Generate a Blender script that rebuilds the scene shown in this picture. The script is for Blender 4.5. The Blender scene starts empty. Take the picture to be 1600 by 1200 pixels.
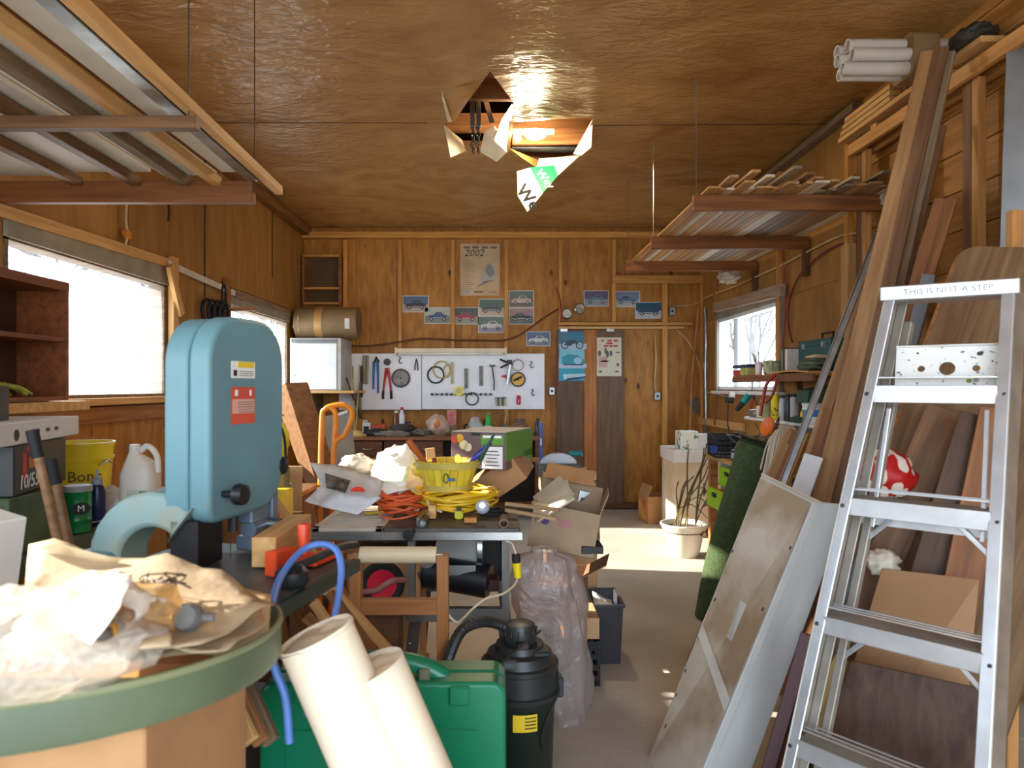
import bpy, bmesh, math, random
from mathutils import Vector, Matrix, Euler, noise
from mathutils.geometry import delaunay_2d_cdt
random.seed(7)
SC = bpy.context.scene
COL = SC.collection

# ---------------------------------------------------------------- camera, light, exposure
F, VX, VY, CZ = 1120.0, 780.0, 604.0, 1.41          # focal length and vanishing point in photo pixels, eye height
cam_d = bpy.data.cameras.new('camera'); cam = bpy.data.objects.new('camera', cam_d); COL.objects.link(cam)
cam.location = (0, 0, CZ); cam.rotation_euler = (math.pi/2, 0, 0)
cam_d.sensor_width = 36; cam_d.lens = F/1600*36
cam_d.shift_x = (800-VX)/1600; cam_d.shift_y = (VY-600)/1600
cam_d.clip_start = .05
cam_d.dof.use_dof = True; cam_d.dof.focus_distance = 4.5; cam_d.dof.aperture_fstop = 5.0
SC.camera = cam
SC.view_settings.view_transform = 'Standard'; SC.view_settings.look = 'None'
SC.view_settings.gamma = 1; SC.view_settings.use_curve_mapping = False
SC.view_settings.exposure = 2.75
SC.cycles.use_denoising = True
SC.cycles.max_bounces = 10; SC.cycles.diffuse_bounces = 6; SC.cycles.transparent_max_bounces = 12
SC.cycles.caustics_reflective = False; SC.cycles.caustics_refractive = False
SC.cycles.sample_clamp_indirect = 6

w = bpy.data.worlds.new('world'); SC.world = w; w.use_nodes = True
bg = w.node_tree.nodes['Background']
bg.inputs[0].default_value = (.68, .83, 1.0, 1); bg.inputs[1].default_value = 1.25

sun_d = bpy.data.lights.new('sun', 'SUN'); sun = bpy.data.objects.new('sun', sun_d); COL.objects.link(sun)
sun_d.energy = 3.3; sun_d.angle = .012; sun_d.color = (1.0, .9, .76)
SUN_EL, SUN_AZ = math.radians(24), math.radians(-8)
sdir = Vector((math.cos(SUN_EL)*math.cos(SUN_AZ), math.cos(SUN_EL)*math.sin(SUN_AZ), -math.sin(SUN_EL)))
sun.rotation_euler = sdir.to_track_quat('-Z', 'Y').to_euler()
sun.location = (-6, 2, 6)

# room dimensions (metres)
XL, XR, YB, YF, ZC = -2.27, 2.34, 8.32, -1.6, 3.25
def portal(name, loc, rot, sx, sy):
    l = bpy.data.lights.new(name, 'AREA'); l.shape = 'RECTANGLE'; l.size = sx; l.size_y = sy; l.cycles.is_portal = True
    o = bpy.data.objects.new(name, l); COL.objects.link(o); o.location = loc; o.rotation_euler = rot
portal('portal', (XL-.09, 4.085, 1.73), (0, -math.pi/2, 0), .8, 1.62)
portal('portal', (XL-.09, 6.83, 1.73), (0, -math.pi/2, 0), .8, 1.76)
portal('portal', (XL-.09, .45, 1.73), (0, -math.pi/2, 0), .8, 2.1)
portal('portal', (XR+.09, 6.8, 1.75), (0, math.pi/2, 0), .75, 1.74)
portal('portal', (0, YF-.09, 1.4), (math.pi/2, 0, 0), 4.2, 2.8)

# ---------------------------------------------------------------- helpers
def P(px, py, d): return Vector(((px-VX)*d/F, d, CZ-(py-VY)*d/F))
def onz(px, py, z):                                   # where the ray through a pixel meets height z
    return P(px, py, (CZ-z)*F/(py-VY))
def onx(px, py, x):                                   # ... meets the plane X = x
    return P(px, py, x*F/(px-VX))
def lerp(a, b, t): return a+(b-a)*t
PI = math.pi
def rad(a): return math.radians(a)

def lin(c):
    r = []
    for k in c:
        k = k/255.0
        r.append(k/12.92 if k <= .04045 else ((k+.055)/1.055)**2.4)
    return (r[0], r[1], r[2], 1)
MATS = {}
def _new(name):
    m = bpy.data.materials.new(name); m.use_nodes = True
    nt = m.node_tree; b = nt.nodes['Principled BSDF']
    return m, nt, b
def nd(nt, t, **kw):
    n = nt.nodes.new(t)
    for k, v in kw.items(): setattr(n, k, v)
    return n
def mat(name, c, rough=.6, metal=0, var=.12, scale=6, bump=.0, bscale=None, spec=None, c2=None, mapscale=(1,1,1), rnd=.0, detail=4, lo=.35, hi=.65, emit=0):
    """plain material: base colour varied by noise towards c2 (or a darker shade), optional fine relief"""
    if name in MATS: return MATS[name]
    m, nt, b = _new(name); L = nt.links.new
    b.inputs['Roughness'].default_value = rough; b.inputs['Metallic'].default_value = metal
    if spec is not None: b.inputs['Specular IOR Level'].default_value = spec
    a = lin(c); d = lin(c2) if c2 else tuple(x*(1-var*1.6) for x in a[:3])+(1,)
    if c2 is None: a = tuple(min(1, x*(1+var*.5)) for x in a[:3])+(1,)
    tc = nd(nt, 'ShaderNodeTexCoord'); mp = nd(nt, 'ShaderNodeMapping'); mp.inputs['Scale'].default_value = mapscale
    L(tc.outputs['Object'], mp.inputs['Vector'])
    vec = mp.outputs['Vector']
    oi = nd(nt, 'ShaderNodeObjectInfo')
    if rnd:
        ad = nd(nt, 'ShaderNodeVectorMath', operation='ADD'); ml = nd(nt, 'ShaderNodeMath', operation='MULTIPLY'); ml.inputs[1].default_value = 37
        L(oi.outputs['Random'], ml.inputs[0]); L(vec, ad.inputs[0]); L(ml.outputs[0], ad.inputs[1]); vec = ad.outputs[0]
    n = nd(nt, 'ShaderNodeTexNoise'); n.inputs['Scale'].default_value = scale; n.inputs['Detail'].default_value = detail
    L(vec, n.inputs['Vector'])
    r = nd(nt, 'ShaderNodeValToRGB'); e = r.color_ramp.elements
    e[0].position = lo; e[0].color = d; e[1].position = hi; e[1].color = a
    L(n.outputs[0], r.inputs[0]); out = r.outputs[0]
    if rnd:
        hs = nd(nt, 'ShaderNodeHueSaturation'); mr = nd(nt, 'ShaderNodeMapRange')
        mr.inputs['To Min'].default_value = 1-rnd; mr.inputs['To Max'].default_value = 1+rnd
        L(oi.outputs['Random'], mr.inputs[0]); L(mr.outputs[0], hs.inputs['Value']); L(out, hs.inputs['Color']); out = hs.outputs[0]
    L(out, b.inputs['Base Color'])
    if emit:
        b.inputs['Emission Color'].default_value = lin(c); b.inputs['Emission Strength'].default_value = emit
    if bump:
        n2 = nd(nt, 'ShaderNodeTexNoise'); n2.inputs['Scale'].default_value = bscale or scale*3; n2.inputs['Detail'].default_value = 6
        L(vec, n2.inputs['Vector'])
        bp = nd(nt, 'ShaderNodeBump'); bp.inputs['Strength'].default_value = bump; bp.inputs['Distance'].default_value = .02
        L(n2.outputs[0], bp.inputs['Height']); L(bp.outputs[0], b.inputs['Normal'])
    MATS[name] = m; return m
def wood(name, c, c2, rough=.55, stretch=(1.1, 16, 16), rnd=.15, knots=0, knot_c=(90,45,18), bump=.15, scale=2.2, axis=0):
    """grain runs along local X (axis 0), Y (1) or Z (2)"""
    if name in MATS: return MATS[name]
    m, nt, b = _new(name); L = nt.links.new
    b.inputs['Roughness'].default_value = rough; b.inputs['Specular IOR Level'].default_value = .3
    s = list(stretch); s[0], s[axis] = s[axis], s[0]
    if axis != 0: s = [stretch[1]]*3; s[axis] = stretch[0]
    tc = nd(nt, 'ShaderNodeTexCoord'); mp = nd(nt, 'ShaderNodeMapping'); mp.inputs['Scale'].default_value = s
    oi = nd(nt, 'ShaderNodeObjectInfo'); ml = nd(nt, 'ShaderNodeMath', operation='MULTIPLY'); ml.inputs[1].default_value = 53
    ad = nd(nt, 'ShaderNodeVectorMath', operation='ADD')
    L(tc.outputs['Object'], mp.inputs[0]); L(oi.outputs['Random'], ml.inputs[0]); L(mp.outputs[0], ad.inputs[0]); L(ml.outputs[0], ad.inputs[1])
    n = nd(nt, 'ShaderNodeTexNoise'); n.inputs['Scale'].default_value = scale; n.inputs['Detail'].default_value = 5; n.inputs['Distortion'].default_value = .4
    L(ad.outputs[0], n.inputs['Vector'])
    r = nd(nt, 'ShaderNodeValToRGB'); e = r.color_ramp.elements
    e[0].position = .32; e[0].color = lin(c2); e[1].position = .66; e[1].color = lin(c)
    L(n.outputs[0], r.inputs[0]); out = r.outputs[0]
    if knots:
        v = nd(nt, 'ShaderNodeTexVoronoi'); v.inputs['Scale'].default_value = knots
        mk = nd(nt, 'ShaderNodeMapping'); ks = [1.6]*3; ks[axis] = .8; mk.inputs['Scale'].default_value = ks
        L(tc.outputs['Object'], mk.inputs[0]); L(mk.outputs[0], v.inputs['Vector'])
        rk = nd(nt, 'ShaderNodeValToRGB'); k = rk.color_ramp.elements
        k[0].position = .07; k[0].color = (1,1,1,1); k[1].position = .13; k[1].color = (0,0,0,1)
        L(v.outputs['Distance'], rk.inputs[0])
        mx = nd(nt, 'ShaderNodeMix', data_type='RGBA'); L(rk.outputs[0], mx.inputs[0]); L(out, mx.inputs[6]); mx.inputs[7].default_value = lin(knot_c); out = mx.outputs[2]
    hs = nd(nt, 'ShaderNodeHueSaturation'); mr = nd(nt, 'ShaderNodeMapRange')
    mr.inputs['To Min'].default_value = 1-rnd; mr.inputs['To Max'].default_value = 1+rnd
    L(oi.outputs['Random'], mr.inputs[0]); L(mr.outputs[0], hs.inputs['Value']); L(out, hs.inputs['Color'])
    L(hs.outputs[0], b.inputs['Base Color'])
    bp = nd(nt, 'ShaderNodeBump'); bp.inputs['Strength'].default_value = bump; bp.inputs['Distance'].default_value = .01
    L(n.outputs[0], bp.inputs['Height']); L(bp.outputs[0], b.inputs['Normal'])
    MATS[name] = m; return m
def film(name, c, clear=.5, rough=.25, trans=True, bump=.3, bscale=14):
    """thin plastic sheet: part see-through, part milky"""
    if name in MATS: return MATS[name]
    m = bpy.data.materials.new(name); m.use_nodes = True; nt = m.node_tree; L = nt.links.new
    nt.nodes.clear(); out = nd(nt, 'ShaderNodeOutputMaterial')
    t = nd(nt, 'ShaderNodeBsdfTransparent'); d = nd(nt, 'ShaderNodeBsdfDiffuse'); tl = nd(nt, 'ShaderNodeBsdfTranslucent'); g = nd(nt, 'ShaderNodeBsdfGlossy')
    for s in (t, d, tl): s.inputs[0].default_value = lin(c)
    g.inputs['Roughness'].default_value = rough
    m1 = nd(nt, 'ShaderNodeMixShader'); m2 = nd(nt, 'ShaderNodeMixShader'); m3 = nd(nt, 'ShaderNodeMixShader')
    m1.inputs[0].default_value = .5; L(d.outputs[0], m1.inputs[1]); L(tl.outputs[0], m1.inputs[2])
    m2.inputs[0].default_value = .12; L(m1.outputs[0], m2.inputs[1]); L(g.outputs[0], m2.inputs[2])
    m3.inputs[0].default_value = clear; L(m2.outputs[0], m3.inputs[1]); L(t.outputs[0], m3.inputs[2])
    L(m3.outputs[0], out.inputs[0])
    if bump:
        tc = nd(nt, 'ShaderNodeTexCoord'); n = nd(nt, 'ShaderNodeTexNoise'); n.inputs['Scale'].default_value = bscale; n.inputs['Detail'].default_value = 5; n.inputs['Distortion'].default_value = 1.2
        bp = nd(nt, 'ShaderNodeBump'); bp.inputs['Strength'].default_value = bump; bp.inputs['Distance'].default_value = .03
        L(tc.outputs['Object'], n.inputs[0]); L(n.outputs[0], bp.inputs['Height'])
        for s in (d, g): L(bp.outputs[0], s.inputs['Normal'])
    MATS[name] = m; return m

class G:
    """collects geometry for ONE mesh"""
    def __init__(s): s.v = []; s.f = []; s.m = []; s.k = 0
    def mi(s, k): s.k = k; return s
    def add(s, vs, fs, M=None):
        o = len(s.v)
        for q in vs:
            q = Vector(q); s.v.append(M @ q if M is not None else q)
        for q in fs: s.f.append([o+i for i in q]); s.m.append(s.k)
        return s
    def hexa(s, c, M=None):                           # c: bottom loop of 4, top loop of 4
        return s.add(c, [(3,2,1,0),(4,5,6,7),(0,1,5,4),(1,2,6,5),(2,3,7,6),(3,0,4,7)], M)
    def box(s, c, sz, M=None):
        x, y, z = c; a, b, d = sz[0]/2, sz[1]/2, sz[2]/2
        return s.hexa([(x-a,y-b,z-d),(x+a,y-b,z-d),(x+a,y+b,z-d),(x-a,y+b,z-d),(x-a,y-b,z+d),(x+a,y-b,z+d),(x+a,y+b,z+d),(x-a,y+b,z+d)], M)
    def span(s, a, b, M=None):
        return s.box([(a[i]+b[i])/2 for i in range(3)], [abs(b[i]-a[i]) for i in range(3)], M)
    def cyl(s, p0, p1, r0, r1=None, n=16, caps=True, M=None):
        p0, p1 = Vector(p0), Vector(p1); r1 = r0 if r1 is None else r1
        ax = (p1-p0).normalized(); u = ax.orthogonal().normalized(); w_ = ax.cross(u)
        vs = []
        for p, r in ((p0, r0), (p1, r1)):
            for i in range(n):
                t = 2*PI*i/n; vs.append(p+u*math.cos(t)*r+w_*math.sin(t)*r)
        fs = [(i, (i+1) % n, n+(i+1) % n, n+i) for i in range(n)]
        if caps: fs += [tuple(range(n-1, -1, -1)), tuple(range(n, 2*n))]
        return s.add(vs, fs, M)
    def tube(s, pts, r, n=6, closed=False, M=None, ry=None):
        pts = [Vector(p) for p in pts]; N = len(pts); vs = []; fs = []
        u = None
        for i, p in enumerate(pts):
            a = pts[i-1] if (i or closed) else p; b = pts[(i+1) % N] if (i < N-1 or closed) else p
            t = (b-a).normalized() if (b-a).length > 1e-9 else Vector((0,0,1))
            if u is None: u = t.orthogonal().normalized()
            u = (u-t*u.dot(t)); u = u.normalized() if u.length > 1e-6 else t.orthogonal().normalized()
            w_ = t.cross(u); rr = r[i] if isinstance(r, (list, tuple)) else r
            for k in range(n):
                q = 2*PI*k/n; vs.append(p+u*math.cos(q)*rr+w_*math.sin(q)*(rr if ry is None else ry))
        for i in range(N if closed else N-1):
            j = (i+1) % N
            for k in range(n): fs.append((i*n+k, i*n+(k+1) % n, j*n+(k+1) % n, j*n+k))
        if not closed: fs += [tuple(range(n-1, -1, -1)), tuple(range((N-1)*n, N*n))]
        return s.add(vs, fs, M)
    def lathe(s, prof, n=24, c=(0,0,0), M=None, sy=1.0):
        vs = []; fs = []; N = len(prof)
        for r, z in prof:
            for i in range(n):
                t = 2*PI*i/n; vs.append((c[0]+r*math.cos(t), c[1]+r*math.sin(t)*sy, c[2]+z))
        for j in range(N-1):
            for i in range(n): fs.append((j*n+i, j*n+(i+1) % n, (j+1)*n+(i+1) % n, (j+1)*n+i))
        ring_ = tuple(prof[0]) == tuple(prof[-1])
        if prof[0][0] > 1e-6 and not ring_: fs.append(tuple(range(n-1, -1, -1)))
        if prof[-1][0] > 1e-6 and not ring_: fs.append(tuple(range((N-1)*n, N*n)))
        return s.add(vs, fs, M)
    def prism(s, poly, h, M=None, z0=0):              # outline in local XY, extruded along Z
        n = len(poly)
        vs = [(x, y, z0) for x, y in poly]+[(x, y, z0+h) for x, y in poly]
        fs = [tuple(range(n-1, -1, -1)), tuple(range(n, 2*n))]+[(i, (i+1) % n, n+(i+1) % n, n+i) for i in range(n)]
        return s.add(vs, fs, M)
    def poly(s, pts, M=None): return s.add(pts, [tuple(range(len(pts)))], M)
    def grid(s, fn, nu, nv, M=None, wrap=False):
        vs = [fn(i/nu, j/nv) for j in range(nv+1) for i in range(nu+1)]
        fs = [(j*(nu+1)+i, j*(nu+1)+i+1, (j+1)*(nu+1)+i+1, (j+1)*(nu+1)+i) for j in range(nv) for i in range(nu)]
        return s.add(vs, fs, M)
    def ball(s, c, r, n=12, m=8, sz=(1,1,1), M=None):
        pr = [(max(1e-7, math.sin(PI*i/m)), -math.cos(PI*i/m)) for i in range(m+1)]
        vs = []; fs = []
        for a, z in pr:
            for i in range(n):
                t = 2*PI*i/n; vs.append((c[0]+a*math.cos(t)*r*sz[0], c[1]+a*math.sin(t)*r*sz[1], c[2]+z*r*sz[2]))
        for j in range(m):
            for i in range(n): fs.append((j*n+i, j*n+(i+1) % n, (j+1)*n+(i+1) % n, (j+1)*n+i))
        return s.add(vs, fs, M)
    def mesh(s, name, mats, smooth=0):
        me = bpy.data.meshes.new(name); me.from_pydata([tuple(q) for q in s.v], [], s.f)
        for m in (mats if isinstance(mats, (list, tuple)) else [mats]): me.materials.append(m)
        me.polygons.foreach_set('material_index', s.m)
        if smooth:
            me.polygons.foreach_set('use_smooth', [True]*len(me.polygons))
            me.set_sharp_from_angle(angle=rad(smooth))
        me.update(); return me
    def build(s, name, mats, parent=None, M=None, smooth=0, bevel=0, seg=1, solid=0, sub=0, label=None, cat=None, group=None, kind=None):
        o = bpy.data.objects.new(name, s.mesh(name, mats, smooth)); COL.objects.link(o)
        fin(o, parent, M, label, cat, group, kind)
        if solid: md = o.modifiers.new('thick', 'SOLIDIFY'); md.thickness = solid; md.offset = 0
        if bevel: md = o.modifiers.new('bevel', 'BEVEL'); md.width = bevel; md.segments = seg; md.limit_method = 'ANGLE'; md.angle_limit = rad(40)
        if sub: md = o.modifiers.new('sub', 'SUBSURF'); md.levels = sub; md.render_levels = sub
        return o
def fin(o, parent=None, M=None, label=None, cat=None, group=None, kind=None):
    if M is not None: o.matrix_basis = M
    if parent is not None: o.parent = parent
    if label: o['label'] = label
    if cat: o['category'] = cat
    if group: o['group'] = group
    if kind: o['kind'] = kind
    return o
def thing(name, label, cat, M=None, group=None, kind=None, loc=None):
    o = bpy.data.objects.new(name, None); COL.objects.link(o); o.empty_display_size = .05
    if loc is not None: M = Matrix.Translation(loc)
    return fin(o, None, M, label, cat, group, kind)
def T(x, y=None, z=None):
    return Matrix.Translation(Vector(x) if y is None else Vector((x, y, z)))
def RZ(a): return Matrix.Rotation(rad(a), 4, 'Z')
def RX(a): return Matrix.Rotation(rad(a), 4, 'X')
def RY(a): return Matrix.Rotation(rad(a), 4, 'Y')
def frame(o, x, y_hint):                              # matrix at o with local X along x and local Z as near y_hint as can be
    x = Vector(x).normalized(); h = Vector(y_hint); z = (h-x*h.dot(x)).normalized(); y = z.cross(x)
    m = Matrix((x, y, z)).transposed().to_4x4(); m.translation = o; return m
def board(name, p0, p1, wd, th, m, hint=(0,0,1), parent=None, bevel=.002, **kw):
    """plank from p0 to p1; wd across, th along the hint direction; local X is its length"""
    p0, p1 = Vector(p0), Vector(p1); L_ = (p1-p0).length
    g = G().box((0,0,0), (L_, wd, th))
    return g.build(name, m, parent, frame((p0+p1)/2, p1-p0, hint), bevel=bevel, **kw)
def copy_tree(o, parent=None, M=None, label=None, group=None):
    c = o.copy(); COL.objects.link(c)
    if parent is not None: c.parent = parent
    if M is not None: c.matrix_basis = M
    if label: c['label'] = label
    if group: c['group'] = group
    for ch in [k for k in o.children if k != c]: copy_tree(ch, c)
    return c
def text(s, size, m, parent, M, name='lettering', align='CENTER', ext=.0006, bold=0, sx=1.0, shear=0):
    cu = bpy.data.curves.new(name, 'FONT'); cu.body = s; cu.size = size; cu.align_x = align; cu.align_y = 'CENTER'
    cu.extrude = ext; cu.offset = bold; cu.resolution_u = 2; cu.shear = shear
    t_o = bpy.data.objects.new(name, cu); cu.materials.append(m)
    me = bpy.data.meshes.new_from_object(t_o); bpy.data.objects.remove(t_o)
    o = bpy.data.objects.new(name, me); COL.objects.link(o)
    return fin(o, parent, M @ Matrix.Diagonal((sx, 1, 1, 1)))
def carton(name, sz, M, m, label, cat='box', t=.004, open_top=False, flaps=(), group=None, lid=None, tape=None, parent=None):
    """cardboard box, origin at the middle of its base; open ones are hollow with flaps (side, angle)"""
    a, b, h = sz[0]/2, sz[1]/2, sz[2]
    r = thing(name, label, cat, M, group)
    if open_top:
        g = G().box((0,0,t/2), (2*a, 2*b, t))
        for s in (-1, 1):
            g.box((s*(a-t/2), 0, h/2), (t, 2*b, h)); g.box((0, s*(b-t/2), h/2), (2*a-2*t, t, h))
        g.build('body', m, r)
        for side, ang, ln in flaps:                   # side x+,x-,y+,y-
            s = 1 if side[1] == '+' else -1
            if side[0] == 'x': Mf = T(s*(a-t/2), 0, h) @ RY(s*ang); G().box((0, 0, ln/2), (t, 2*b-.006, ln)).build('flap', m, r, Mf)
            else: Mf = T(0, s*(b-t/2), h) @ RX(-s*ang); G().box((0, 0, ln/2), (2*a-.006, t, ln)).build('flap', m, r, Mf)
    else:
        G().box((0,0,h/2), (2*a, 2*b, h)).build('body', m, r, bevel=.003)
    if tape: G().box((0,0,h+.0006), (2*a+.001, .05, .0012)).build('tape', tape, r)
    return r
# ---------------------------------------------------------------- materials of the setting
ply = wood('plywood_orange', (184,128,56), (154,100,36), knots=3.2, rough=.5, stretch=(2.2,9,9), rnd=.07, axis=2)
sheath = wood('sheathing_brown', (168,122,64), (146,102,48), knots=0, rough=.6, stretch=(1,4,4), rnd=.06, axis=2)
shiplap = wood('shiplap_orange', (178,124,60), (146,96,40), knots=2.2, rough=.55, axis=1, rnd=.1)
studm = wood('stud_pine', (204,150,80), (178,122,56), knots=2.5, rough=.55, rnd=.08)
lightpine = wood('light_pine', (216,172,112), (192,142,84), knots=1.6, rough=.6, rnd=.1)
darkwood = wood('dark_wood', (112,74,44), (78,48,28), rough=.6)
midwood = wood('mid_wood', (158,108,64), (122,78,42), rough=.6)
greywood = wood('grey_wood', (142,118,92), (106,84,62), rough=.75)
concrete = mat('concrete', (196,190,178), c2=(164,156,142), rough=.7, scale=1.6, detail=8, bump=.12, bscale=30, lo=.3, hi=.7)
galv = mat('galvanised_steel', (168,172,174), rough=.35, metal=.9, var=.15, scale=12)
steel = mat('steel', (190,190,188), rough=.3, metal=1, var=.1, scale=10)
darksteel = mat('dark_steel', (70,68,66), rough=.45, metal=.7, var=.2, scale=10)
blackp = mat('black_plastic', (26,26,28), rough=.45, var=.2)
blackr = mat('black_rubber', (22,22,22), rough=.7, var=.2)
white = mat('white_paint', (232,232,230), rough=.5, var=.05)
cream = mat('cream_plastic', (228,214,186), rough=.5, var=.06)
cardb = mat('cardboard', (178,132,88), rough=.8, var=.08, scale=9)
cardb2 = mat('cardboard_pale', (200,160,116), rough=.8, var=.07, scale=9)
cardin = mat('cardboard_dark', (140,100,66), rough=.85, var=.1)
tapeb = mat('packing_tape', (196,148,92), rough=.3, var=.05)

# kraft-faced film of the ceiling: glossy, wrinkled
def kraft_film():
    m, nt, b = _new('kraft_film'); L = nt.links.new
    tc = nd(nt, 'ShaderNodeTexCoord'); mp = nd(nt, 'ShaderNodeMapping'); mp.inputs['Scale'].default_value = (1.0, 1.3, 1)
    mp.inputs['Rotation'].default_value = (0, 0, .12)
    L(tc.outputs['Object'], mp.inputs[0])
    n = nd(nt, 'ShaderNodeTexNoise'); n.inputs['Scale'].default_value = 2.2; n.inputs['Detail'].default_value = 5; n.inputs['Distortion'].default_value = 1.6
    L(mp.outputs[0], n.inputs[0])
    mp2 = nd(nt, 'ShaderNodeMapping'); mp2.inputs['Scale'].default_value = (3.2, 6.5, 1); mp2.inputs['Rotation'].default_value = (0, 0, -.5); L(tc.outputs['Object'], mp2.inputs[0])
    n2 = nd(nt, 'ShaderNodeTexNoise'); n2.inputs['Scale'].default_value = 3.0; n2.inputs['Detail'].default_value = 4; n2.inputs['Distortion'].default_value = 1.0
    L(mp2.outputs[0], n2.inputs[0])
    r = nd(nt, 'ShaderNodeValToRGB'); e = r.color_ramp.elements; e[0].position = .3; e[0].color = lin((160,118,64)); e[1].position = .7; e[1].color = lin((184,142,86))
    L(n.outputs[0], r.inputs[0]); L(r.outputs[0], b.inputs['Base Color'])
    b.inputs['Roughness'].default_value = .26; b.inputs['Specular IOR Level'].default_value = .75
    ad = nd(nt, 'ShaderNodeMath', operation='ADD'); L(n.outputs[0], ad.inputs[0]); L(n2.outputs[0], ad.inputs[1])
    bp = nd(nt, 'ShaderNodeBump'); bp.inputs['Strength'].default_value = .32; bp.inputs['Distance'].default_value = .04
    L(ad.outputs[0], bp.inputs['Height']); L(bp.outputs[0], b.inputs['Normal'])
    return m
kraft = kraft_film()

# ---------------------------------------------------------------- floor, ground, walls
G().span((XL-.1, YF-.1, -.12), (XR+.1, YB+.1, 0)).build('floor', concrete, label='worn pale concrete shop floor', kind='structure')
G().span((-40, -40, -.3), (40, 40, -.15)).build('ground', mat('winter_ground', (214,212,206), c2=(150,146,134), rough=.9, scale=.5), label='pale winter ground outside the workshop', kind='structure')

WT = .1
def wall_with_holes(name, x0, x1, holes, label, m):
    """wall in the YZ plane between x0 and x1, holes = (y0,y1,z0,z1) in order of y"""
    g = G(); y = YF
    for (a, b, c, d) in holes:
        g.span((x0, y, 0), (x1, a, ZC+.5)); g.span((x0, a, 0), (x1, b, c)); g.span((x0, a, d), (x1, b, ZC+.5)); y = b
    g.span((x0, y, 0), (x1, YB+.1, ZC+.5))
    return g.build(name, m, label=label, kind='structure')
WL = [(-.6, 1.5, 1.335, 2.12), (3.28, 4.89, 1.335, 2.12), (5.95, 7.70, 1.335, 2.12)]
WR = [(5.93, 7.66, 1.38, 2.12)]
wl = wall_with_holes('wall_left', XL-WT, XL-.012, WL, 'brown boarded side wall with plastic covered windows', sheath)
wr = wall_with_holes('wall_right', XR+.012, XR+WT, WR, 'orange boarded side wall with one plastic covered window', sheath)
wb = G().span((XL-WT, YB+.014, 0), (XR+WT, YB+WT, ZC+.5)).build('wall_back', ply, label='orange plywood end wall with exposed studs', kind='structure')
g = G(); g.span((XL-WT, YF-WT, 0), (-2.1, YF, ZC+.5)); g.span((2.1, YF-WT, 0), (XR+WT, YF, ZC+.5)); g.span((-2.1, YF-WT, 2.8), (2.1, YF, ZC+.5))
g.build('wall_front', sheath, label='front wall around the open vehicle doorway', kind='structure')
# roof space
rf = G(); rf.span((XL-WT, YF-WT, 3.95), (XR+WT, YB+WT, 4.02))
for s in (YF-WT, YB): rf.span((XL-WT, s, ZC+.5), (XR+WT, s+WT, 3.95))
for s in (XL-WT, XR): rf.span((s, YF, ZC+.5), (s+WT, YB, 3.95))
roof = rf.build('roof', darkwood, label='dark timber roof above the torn ceiling', kind='structure')
for y in (4.05, 4.66, 5.27, 5.88):
    board('joist', (XL, y+.2, 3.42), (XR, y+.2, 3.42), .04, .14, midwood, parent=roof)

# back wall: plywood sheets, studs, plates
xs = [XL, -1.66, -.44, .70, XR]
for a, b in zip(xs, xs[1:]):
    if a == .70:                                      # beside the sliding door
        G().span((-(b-a)/2+.002, 0, -ZC/2+.0), ((b-a)/2-.002, .014, ZC/2)).build('plywood_sheet', ply, wb, T((a+b)/2, YB, ZC/2))
    else:
        G().span((-(b-a)/2+.002, 0, -ZC/2), ((b-a)/2-.002, .014, ZC/2)).build('plywood_sheet', ply, wb, T((a+b)/2, YB, ZC/2))
def bx(px): return (px-VX)*YB/F
def bz(py): return CZ-(py-VY)*YB/F
def bstud(px, y0, y1, wpx=6, dp=.07, m=None, name='stud'):
    x = bx(px); board(name, (x, YB-dp/2, bz(y1)), (x, YB-dp/2, bz(y0)), wpx*YB/F, dp, m or studm, hint=(0,-1,0), parent=wb)
for px in (541, 626, 708, 791, 875): bstud(px, 376, 800)
bstud(958, 376, 506); bstud(1037, 440, 790, 8)
bstud(1098, 380, 790, 10)
board('top_plate', (XL, YB-.045, bz(369)), (XR, YB-.045, bz(369)), .08, .07, studm, hint=(0,0,1), parent=wb)
board('header', (bx(872), YB-.06, bz(507)), (bx(1078), YB-.06, bz(507)), .08, .035, studm, parent=wb)
board('header', (bx(872), YB-.075, bz(513)), (bx(1066), YB-.075, bz(513)), .05, .03, lightpine, parent=wb)
board('blocking', (bx(955), YB-.05, bz(438)), (bx(1132), YB-.05, bz(438)), .07, .09, studm, hint=(0,0,1), parent=wb)
# the dark niche with shelves by the corner
ng = thing('wall_niche', 'dark open shelf niche between studs high in the corner', 'shelf', T(bx(507), YB, bz(440)))
G().span((bx(479)-bx(507), -.02, bz(475)-bz(440)), (bx(535)-bx(507), -.005, bz(403)-bz(440))).build('back_panel', mat('niche_dark', (96,70,44), rough=.8), ng)
for py in (403, 453, 476): G().span((bx(479)-bx(507), -.15, bz(py)-bz(440)-.012), (bx(535)-bx(507), -.005, bz(py)-bz(440)+.012)).build('shelf', studm, ng)
for px in (479, 535): G().span((bx(px)-bx(507)-.012, -.15, bz(476)-bz(440)), (bx(px)-bx(507)+.012, -.005, bz(403)-bz(440))).build('side', midwood, ng)

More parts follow.
